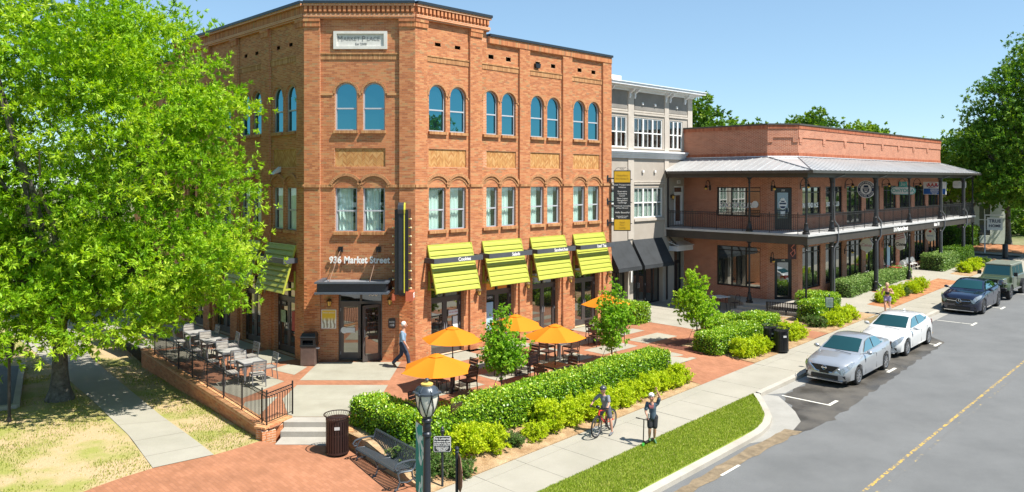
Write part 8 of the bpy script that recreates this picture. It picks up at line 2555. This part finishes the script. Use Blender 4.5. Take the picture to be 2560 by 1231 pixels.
def figure(name, label, loc, rz, J, skin, shirt, pants, hair, shoes, k=1.0, sleeve=.42, leg_cover=.5, hats=(), girl=False, hands=((0,0,-1),(0,0,-1)), curls=(.5,.5), crop=False, shirt_m=None):
    """J: named joints in metres, facing local -y"""
    T = thing(name, label, 'person', loc, rz)
    P = []
    hd = V3(*J['head']); nk = V3(*J['neck']); ch = V3(*J['chest']); pv = V3(*J['pelvis'])
    face = V3(*J.get('face', (0,-1,0))).normalized()
    side = face.cross(V3(0,0,1)).normalized()
    hr = .105*(.5+.5*k)
    P.append(('b', hd, (hr*.82, hr*.95, hr*1.2)))
    P.append(('t', [hd + face*hr*.3 - V3(0,0,hr*.75), hd + face*hr*.12 - V3(0,0,hr*.3)], [hr*.42, hr*.62]))
    P.append(('t', [hd + face*hr*.95 - V3(0,0,hr*.02), hd + face*hr*1.12 - V3(0,0,hr*.26)], [hr*.10, hr*.17]))
    for sg in (-1,1): P.append(('b', hd + side*sg*hr*.84 - V3(0,0,hr*.05), (hr*.12, hr*.2, hr*.28)))
    P.append(('t', [nk - V3(0,0,.02), hd - V3(0,0,hr*.6)], [.058*k,.05*k]))
    wsc = .92 if girl else 1
    sh = [V3(*J['shL']), V3(*J['shR'])]
    P.append(('t', [sh[0], ch, sh[1]], [.062*k,.09*k*wsc,.062*k]))
    P.append(('t', [nk - V3(0,0,.04), ch - V3(0,0,.03), (ch+pv)/2, pv], [.075*k,.125*k*wsc,.105*k*wsc,.118*k]))
    hp = [V3(*J['hipL']), V3(*J['hipR'])]
    P.append(('t', hp, [.098*k,.098*k]))
    fing = []
    for i, sd in enumerate('LR'):
        el, wr = V3(*J['el'+sd]), V3(*J['wr'+sd])
        P.append(('t', [sh[i], (sh[i]+el)/2, el], [.058*k,.049*k,.041*k])); P.append(('t', [el, el*.6+wr*.4, wr], [.042*k,.041*k,.027*k]))
        hdv = J.get('hd'+sd, tuple((wr-el).normalized()))
        fing += hand(P, wr, hdv, hands[i], k, curls[i])
        kn, an, to = V3(*J['kn'+sd]), V3(*J['an'+sd]), V3(*J['to'+sd])
        P.append(('t', [hp[i], hp[i]*.5+kn*.5, kn], [.092*k,.076*k,.056*k])); P.append(('t', [kn, kn*.65+an*.35, an], [.055*k,.058*k,.036*k]))
        P.append(('t', [an - V3(0,0,.02), to], [.038*k,.03*k]))
    me = skinmesh(P, .0125)
    bm = bmesh.new(); bm.from_mesh(me)
    fb = MB()
    for pts, rs in fing:
        fb.tube(pts, rs, 7)
        fb.ball(pts[-1], rs[-1], 7, 5)
    t2 = fb.mesh('f', []); bm.from_mesh(t2); bm.to_mesh(me); bm.free()
    me.materials.clear(); me.materials.append(skin)
    me.polygons.foreach_set('use_smooth', [True]*len(me.polygons)); me.update()
    link('body', me, T)
    g = .016
    Q = []
    if crop: Q.append(('t', [ch + V3(0,0,.06), ch - V3(0,0,.10)], [.10*k,.118*k]))
    else:
        Q.append(('t', [nk - V3(0,0,.075*k), ch - V3(0,0,.03), (ch+pv)/2, pv - V3(0,0,.02)], [.07*k+.008,.122*k*wsc+.010,.108*k*wsc+.012,.116*k+.014]))
        for i, sd in enumerate('LR'):
            el = V3(*J['el'+sd]); e = sh[i].lerp(el, sleeve*2)
            Q.append(('t', [ch.lerp(sh[i], .5), sh[i], e], [.085*k, .053*k+.010, .053*k+.013]))
    m1 = skinmesh(Q, .014); m1.materials.clear(); m1.materials.append(shirt); m1.polygons.foreach_set('use_smooth', [True]*len(m1.polygons)); link('top', m1, T)
    Q = [('t', hp, [.1*k+.008,.1*k+.008]), ('t', [pv + V3(0,0,.03), pv - V3(0,0,.05)], [.116*k+.006,.112*k+.008])]
    for i, sd in enumerate('LR'):
        kn, an = V3(*J['kn'+sd]), V3(*J['an'+sd])
        if leg_cover <= 1: Q.append(('t', [hp[i], hp[i].lerp(kn, leg_cover)], [.092*k+.009,.072*k+.019]))
        else: Q += [('t', [hp[i], kn], [.096*k+g,.062*k+g]), ('t', [kn, an + V3(0,0,.02)], [.062*k+g,.05*k+g])]
    m2 = skinmesh(Q, .014); m2.materials.clear(); m2.materials.append(pants); m2.polygons.foreach_set('use_smooth', [True]*len(m2.polygons)); link('trousers' if leg_cover > 1 else 'shorts', m2, T)
    for sd in 'LR':
        an, to = V3(*J['an'+sd]), V3(*J['to'+sd])
        mm = skinmesh([('t', [an - V3(0,0,.03) - (to-an).normalized()*.03, an.lerp(to,.5) - V3(0,0,.012), to + (to-an).normalized()*.02], [.045*k,.043*k,.036*k])], .012)
        mm.materials.clear(); mm.materials.append(shoes); mm.polygons.foreach_set('use_smooth', [True]*len(mm.polygons)); link('shoe', mm, T)
    if hair:
        hm, style = hair
        up = V3(0,0,1)
        H = [('b', hd + up*hr*.32 - face*hr*.22, (hr*.93, hr*.98, hr*1.02))]
        if style == 'bun': H.append(('b', hd + up*hr*.7 - face*hr*1.0, (hr*.45,)*3))
        hmesh = skinmesh(H, .012); bmh = bmesh.new(); bmh.from_mesh(hmesh)
        kill = [v for v in bmh.verts if (v.co-hd).dot(face) > hr*.45 and (v.co-hd).z < hr*.75]
        bmesh.ops.delete(bmh, geom=kill, context='VERTS'); bmh.to_mesh(hmesh); bmh.free()
        hmesh.materials.clear(); hmesh.materials.append(hm); hmesh.polygons.foreach_set('use_smooth', [True]*len(hmesh.polygons)); link('hair', hmesh, T)
    fm = MB()
    for sg in (-1,1):
        e = hd + face*hr*.93 + side*sg*hr*.36 + V3(0,0,hr*.05); fm.ball(e, hr*.10, 8, 5, 0); fm.tube([e + V3(0,0,hr*.2) - side*hr*.16 + face*hr*.03, e + V3(0,0,hr*.22) + side*hr*.16 + face*hr*.03], hr*.04, 5, 0)
    mo = hd + face*hr*.88 - V3(0,0,hr*.52); fm.ball(mo, (hr*.26, hr*.14, hr*J.get('mouth',.07)), 9, 5, 1)
    obj('face_features', fm, [mat('dark_eye', (.03,.02,.015), .3), mat('lip', (.32,.07,.06), .5)], T)
    return T, hd, hr, face, side
M_TEE = mat('blue_grey_shirt', (.20,.30,.40), .9, var=.12, vs=9)
M_JEAN = mat('dark_jeans', (.03,.045,.075), .9, var=.2, vs=14)
M_WHAIR = mat('white_hair', (.68,.66,.62), .8, var=.1, vs=30)
figure('person', 'white haired man in a blue shirt and dark jeans walking past the entrance', (-4.12, 29.05, 0), R(90),
  dict(head=(0,-.06,1.62), neck=(0,-.03,1.44), chest=(0,-.01,1.27), pelvis=(0,.01,.93), shL=(-.19,0,1.37), shR=(.19,0,1.37),
       elL=(-.25,-.06,1.08), wrL=(-.23,-.2,.86), elR=(.25,.11,1.10), wrR=(.24,.14,.85), hipL=(-.09,.01,.90), hipR=(.09,.01,.90),
       knL=(-.09,-.2,.50), anL=(-.09,-.26,.10), toL=(-.09,-.42,.04), knR=(.1,.07,.48), anR=(.1,.36,.17), toR=(.1,.28,.035), face=(.0,-1,-.05)),
  M_SKIN, M_TEE, M_JEAN, (M_WHAIR,'short'), mat('brown_shoe', (.09,.05,.03), .6), 1.0, .45, 2)
# ---- boy astride a red bicycle
M_HELM = mat('dark_helmet', (.045,.05,.06), .35, var=.2)
M_GREYT = mat('grey_tee', (.19,.20,.215), .9, var=.1, vs=9)
M_GREYSH = mat('slate_shorts', (.09,.095,.12), .9, var=.15, vs=9)
bd_ = Vector((-.58,-.81)).normalized()
bang = math.atan2(bd_.x, -bd_.y)                       # turns local -y to the riding direction
bx, by = 2.74, 22.92
bzz = zs_c(sq(bx, by)[0])
BK = thing('bicycle', 'red mountain bicycle with black tyres standing on the footway under the boy', 'bicycle', (bx, by, bzz), bang)
M_BRED = mat('bike_red', (.62,.045,.02), .35, coat=.5)
def bwheel(y, nm):
    w = link('wheel', None, BK, (0, y, .31))
    mb = MB(); mb.tube([(0,.285*math.cos(a),.285*math.sin(a)) for a in np.linspace(0,2*PI,37)], .026, 8, cap=False); obj('tyre', mb, M_TYRE, w, True)
    mb = MB(); mb.tube([(0,.258*math.cos(a),.258*math.sin(a)) for a in np.linspace(0,2*PI,31)], .012, 5, cap=False); obj('rim', mb, M_ALLOY, w, True)
    mb = MB(); mb.tube([(-.045,0,0),(.045,0,0)], .02, 8)
    for k in range(20):
        a = 2*PI*k/20; sx = .03 if k % 2 else -.03
        mb.tube([(sx,.015*math.cos(a),.015*math.sin(a)),(0,.25*math.cos(a+.3*(1 if k % 4 < 2 else -1)),.25*math.sin(a+.3*(1 if k % 4 < 2 else -1)))], .0022, 3)
    obj('spoke', mb, M_ALLOY, w)['kind'] = 'stuff'
bwheel(-.47, 'front'); bwheel(.45, 'rear')
mb = MB()
hdt, hdb, bbk, stt = (0,-.30,.74), (0,-.335,.60), (0,.05,.30), (0,.16,.66)
mb.tube([hdt, stt], .02, 8); mb.tube([hdb, (0,-.15,.46), bbk], .026, 8); mb.tube([bbk, stt], .02, 8)
for sx in (-.05,.05): mb.tube([(sx*.6,.07,.30),(sx*1.2,.45,.31)], .013, 6); mb.tube([(sx*.5,.15,.60),(sx*1.2,.45,.31)], .011, 6)
mb.tube([(0,-.295,.76),(0,-.34,.585)], .028, 8); obj('frame', mb, M_BRED, BK, True)
mb = MB()
for sx in (-.06,.06): mb.tube([(sx,-.35,.60),(sx*1.1,-.40,.47)], .02, 6); mb.tube([(sx*1.1,-.40,.47),(sx*1.1,-.47,.31)], .016, 6)
mb.tube([(-.065,-.35,.60),(.065,-.35,.60)], .018, 6); obj('fork', mb, M_BLACK, BK, True)
mb = MB(); mb.tube([(0,-.29,.76),(0,-.33,.82),(0,-.36,.84)], .018, 6); mb.tube([(-.30,-.30,.86),(-.1,-.36,.84),(.1,-.36,.84),(.30,-.30,.86)], .013, 6)
for sx in (-1,1): mb.tube([(sx*.31,-.295,.862),(sx*.19,-.335,.852)], .019, 6); mb.tube([(sx*.18,-.35,.85),(sx*.27,-.38,.83)], .006, 4)
mb.ball((0,-.40,.88), (.07,.05,.05), 8, 5); obj('handlebar', mb, M_BLACK, BK, True)
mb = MB(); mb.tube([stt,(0,.18,.74)], .014, 6); mb.ball((0,.18,.77), (.07,.12,.03), 10, 6); mb.ball((0,.06,.77), (.03,.09,.02), 8, 5); obj('saddle', mb, M_BLACK, BK, True)
mb = MB(); mb.lathe([(.075,-.006),(.075,.006)], (.05,.05,.30), 16, 0, 'x'); mb.tube([(.07,.05,.30),(.08,-.09,.26)], .012, 5); mb.box(.08,.17,-.13,-.05,.25,.27); mb.tube([(-.07,.05,.30),(-.08,.19,.34)], .012, 5); mb.box(-.17,-.08,.15,.23,.33,.35); obj('crank', mb, M_BLACK, BK)
B_T, hd, hr, face, side = figure('person', 'boy in a dark helmet and grey shirt standing astride a red bicycle', (bx, by, bzz), bang,
  dict(head=(0,-.07,1.31), neck=(0,-.03,1.17), chest=(0,.0,1.04), pelvis=(.02,.07,.77), shL=(-.15,-.02,1.115), shR=(.15,-.02,1.115),
       elL=(-.27,-.12,.98), wrL=(-.27,-.26,.89), elR=(.22,-.1,.95), wrR=(.26,-.24,.90), hipL=(-.055,.07,.75), hipR=(.1,.07,.75),
       knL=(-.16,.04,.50), anL=(-.155,.15,.45-.06), toL=(-.15,.04,.375), knR=(.20,.02,.43), anR=(.24,.04,.085), toR=(.25,-.1,.035), face=(-.28,-1,.12), hdL=(-.1,-.5,-.4), hdR=(.1,-.5,-.4)),
  M_SKIN, M_GREYT, M_GREYSH, None, mat('grey_shoe', (.12,.125,.14), .7), .80, .36, .72, hands=((0,-.3,-1),(0,-.3,-1)), curls=(.9,.9))
hl = skinmesh([('b', hd + V3(0,0,hr*.42) - face*hr*.06, (hr*1.08, hr*1.32, hr*.98))], .012)
bmh = bmesh.new(); bmh.from_mesh(hl); bmesh.ops.delete(bmh, geom=[v for v in bmh.verts if v.co.z < hd.z + hr*.22], context='VERTS'); bmh.to_mesh(hl); bmh.free()
hl.materials.clear(); hl.materials.append(M_HELM); hl.polygons.foreach_set('use_smooth', [True]*len(hl.polygons)); link('helmet', hl, B_T)
mb = MB()
for k in (-2,-1,0,1,2): mb.tube([hd + V3(k*hr*.34, -hr*1.0*math.cos(k*.35), hr*.72), hd + V3(k*hr*.26,0,hr*1.32*math.cos(k*.25)), hd + V3(k*hr*.34, hr*1.0, hr*.7)], .008, 4)
obj('helmet_vent', mb, M_BLACK, B_T)
mb = MB()
for sg in (-1,1): mb.tube([hd + side*sg*hr*.85 + V3(0,0,hr*.2), hd + side*sg*hr*.6 + face*hr*.3 - V3(0,0,hr*.95)], .006, 4)
obj('chin_strap', mb, M_BLACK, B_T)
# ---- boy on a scooter, one arm raised
sx_, sy_ = 4.02, 22.05
sz_ = zs_c(sq(sx_, sy_)[0])
SCT = thing('kick_scooter', 'black and green kick scooter held by the waving boy', 'scooter', (sx_-.1, sy_-.02, sz_), R(-40))
mb = MB(); mb.box(-.05,.05,-.24,.26,.07,.09); mb.tube([(0,-.24,.085),(0,-.33,.16)], .02, 6); obj('deck', mb, M_BLACK, SCT)
for y in (-.34,.30):
    w = link('wheel', None, SCT, (0,y,.055)); mb = MB(); mb.lathe([(.055,-.014),(.055,.014)], (0,0,0), 16, 0, 'x'); obj('tyre', mb, mat('scooter_green', (.06,.42,.06), .4), w)
mb = MB(); mb.tube([(0,-.345,.06),(0,-.33,.16),(0,-.30,.66),(0,-.30,.74)], .016, 6); mb.tube([(-.02,-.342,.05),(-.02,-.335,.13)], .008, 4); obj('stem', mb, M_BLACK, SCT, True)
mb = MB(); mb.tube([(-.25,-.29,.75),(.25,-.29,.75)], .013, 6); mb.tube([(-.26,-.29,.75),(-.15,-.29,.75)], .018, 6); mb.tube([(.15,-.29,.75),(.26,-.29,.75)], .018, 6); obj('handlebar', mb, M_BLACK, SCT, True)
S_T, hd, hr, face, side = figure('person', 'boy in a white cap waving one raised arm on a scooter', (sx_, sy_, sz_), R(-10),
  dict(head=(-.03,-.04,1.33), neck=(-.02,-.01,1.19), chest=(0,0,1.06), pelvis=(.0,.02,.76), shL=(-.15,0,1.13), shR=(.14,0,1.14),
       elL=(-.2,-.05,.92), wrL=(-.14,-.2,.80), elR=(.2,-.03,1.33), wrR=(.115,-.10,1.53), hipL=(-.075,.02,.74), hipR=(.075,.02,.74),
       knL=(-.08,-.05,.42), anL=(-.09,.02,.13), toL=(-.08,-.12,.115), knR=(.06,-.04,.42), anR=(.05,.05,.12), toR=(.09,-.09,.05), face=(-.12,-1,.05), mouth=.16, hdL=(0,-.6,-.5), hdR=(-.2,-.2,1)),
  M_SKIN, mat('charcoal_blue_tee', (.065,.10,.135), .9, var=.15, vs=8), mat('black_shorts', (.02,.021,.024), .9, var=.15, vs=8), None, mat('green_black_shoe', (.05,.14,.05), .6, var=.7, vs=22), .82, .36, .78, hands=((0,-.3,-1),(0,-1,0)), curls=(.9,.25))
cp_ = skinmesh([('b', hd + V3(0,0,hr*.45), (hr*.95, hr*1.08, hr*.85))], .012)
bmh = bmesh.new(); bmh.from_mesh(cp_); bmesh.ops.delete(bmh, geom=[v for v in bmh.verts if v.co.z < hd.z + hr*.35], context='VERTS'); bmh.to_mesh(cp_); bmh.free()
cp_.materials.clear(); cp_.materials.append(M_WHITE); cp_.polygons.foreach_set('use_smooth', [True]*len(cp_.polygons)); link('cap', cp_, S_T)
mb = MB(); mb.ball(hd + V3(0,hr*1.2,hr*.4), (hr*.6, hr*.6, hr*.08), 10, 5); obj('cap_peak', mb, M_WHITE, S_T)
mb = MB(); mb.ball(hd + face*hr*1.02 + V3(0,0,hr*.68), (hr*.22, hr*.06, hr*.16), 8, 5); obj('cap_badge', mb, M_NAVY, S_T)
mb = MB(); mb.poly([(-.10,-.128,1.06),(.03,-.135,1.06),(.03,-.13,1.14),(-.035,-.13,1.10),(-.10,-.123,1.14)]); mb.poly([(-.08,-.13,1.03),(.02,-.135,1.03),(.02,-.135,1.05),(-.08,-.13,1.05)]); obj('shirt_print', mb, mat('red_white_print', (.55,.16,.15), .8), S_T)
bt_ = thing('drink_cup', 'clear drink cup in the hand of the waving boy', 'cup', (sx_-.16, sy_-.26, sz_+.80), 0)
mb = MB(); mb.lathe([(.028,0),(.036,.13),(.038,.135),(.03,.135)], (0,0,0), 12); obj('cup', mb, mat('cloudy_plastic', (.55,.52,.48), .3), bt_, True)
# ---- jogger
figure('person', 'woman jogging in a black crop top and lilac shorts by the pale hedge', (19.3, 39.65, zs_c(41.7)), R(-33),
  dict(head=(0,-.12,1.52), neck=(0,-.08,1.36), chest=(0,-.05,1.22), pelvis=(0,.02,.90), shL=(-.165,-.05,1.30), shR=(.165,-.05,1.30),
       elL=(-.26,.10,1.10), wrL=(-.24,-.12,1.06), elR=(.27,.06,1.10), wrR=(.2,-.16,1.14), hipL=(-.085,.02,.87), hipR=(.085,.02,.87),
       knL=(-.09,-.16,.50), anL=(-.08,-.06,.10), toL=(-.08,-.2,.04), knR=(.09,.0,.47), anR=(.09,.33,.36), toR=(.09,.38,.24), face=(0,-1,-.1)),
  M_SKINP, mat('black_top', (.015,.015,.018), .8), mat('lilac_shorts', (.36,.27,.46), .8, var=.3, vs=12), (mat('fair_hair', (.50,.36,.20), .7, var=.2, vs=20),'bun'), M_WHITE, .95, .2, .38, girl=True, crop=True, hands=((1,0,0),(-1,0,0)), curls=(.8,.8))
# ================================================================== lettering becomes plain mesh
bpy.context.view_layer.update()
dg = bpy.context.evaluated_depsgraph_get()
for o in [o for o in SC.objects if o.type == 'FONT']:
    me = bpy.data.meshes.new_from_object(o.evaluated_get(dg))
    me.name = 'lettering'
    n = link('lettering', me, o.parent)
    n.matrix_parent_inverse = o.matrix_parent_inverse
    n.location, n.rotation_euler, n.scale = o.location, o.rotation_euler, o.scale
    for k in ('label', 'category', 'group', 'kind'):
        if k in o: n[k] = o[k]
    cu = o.data
    bpy.data.objects.remove(o)
    bpy.data.curves.remove(cu)
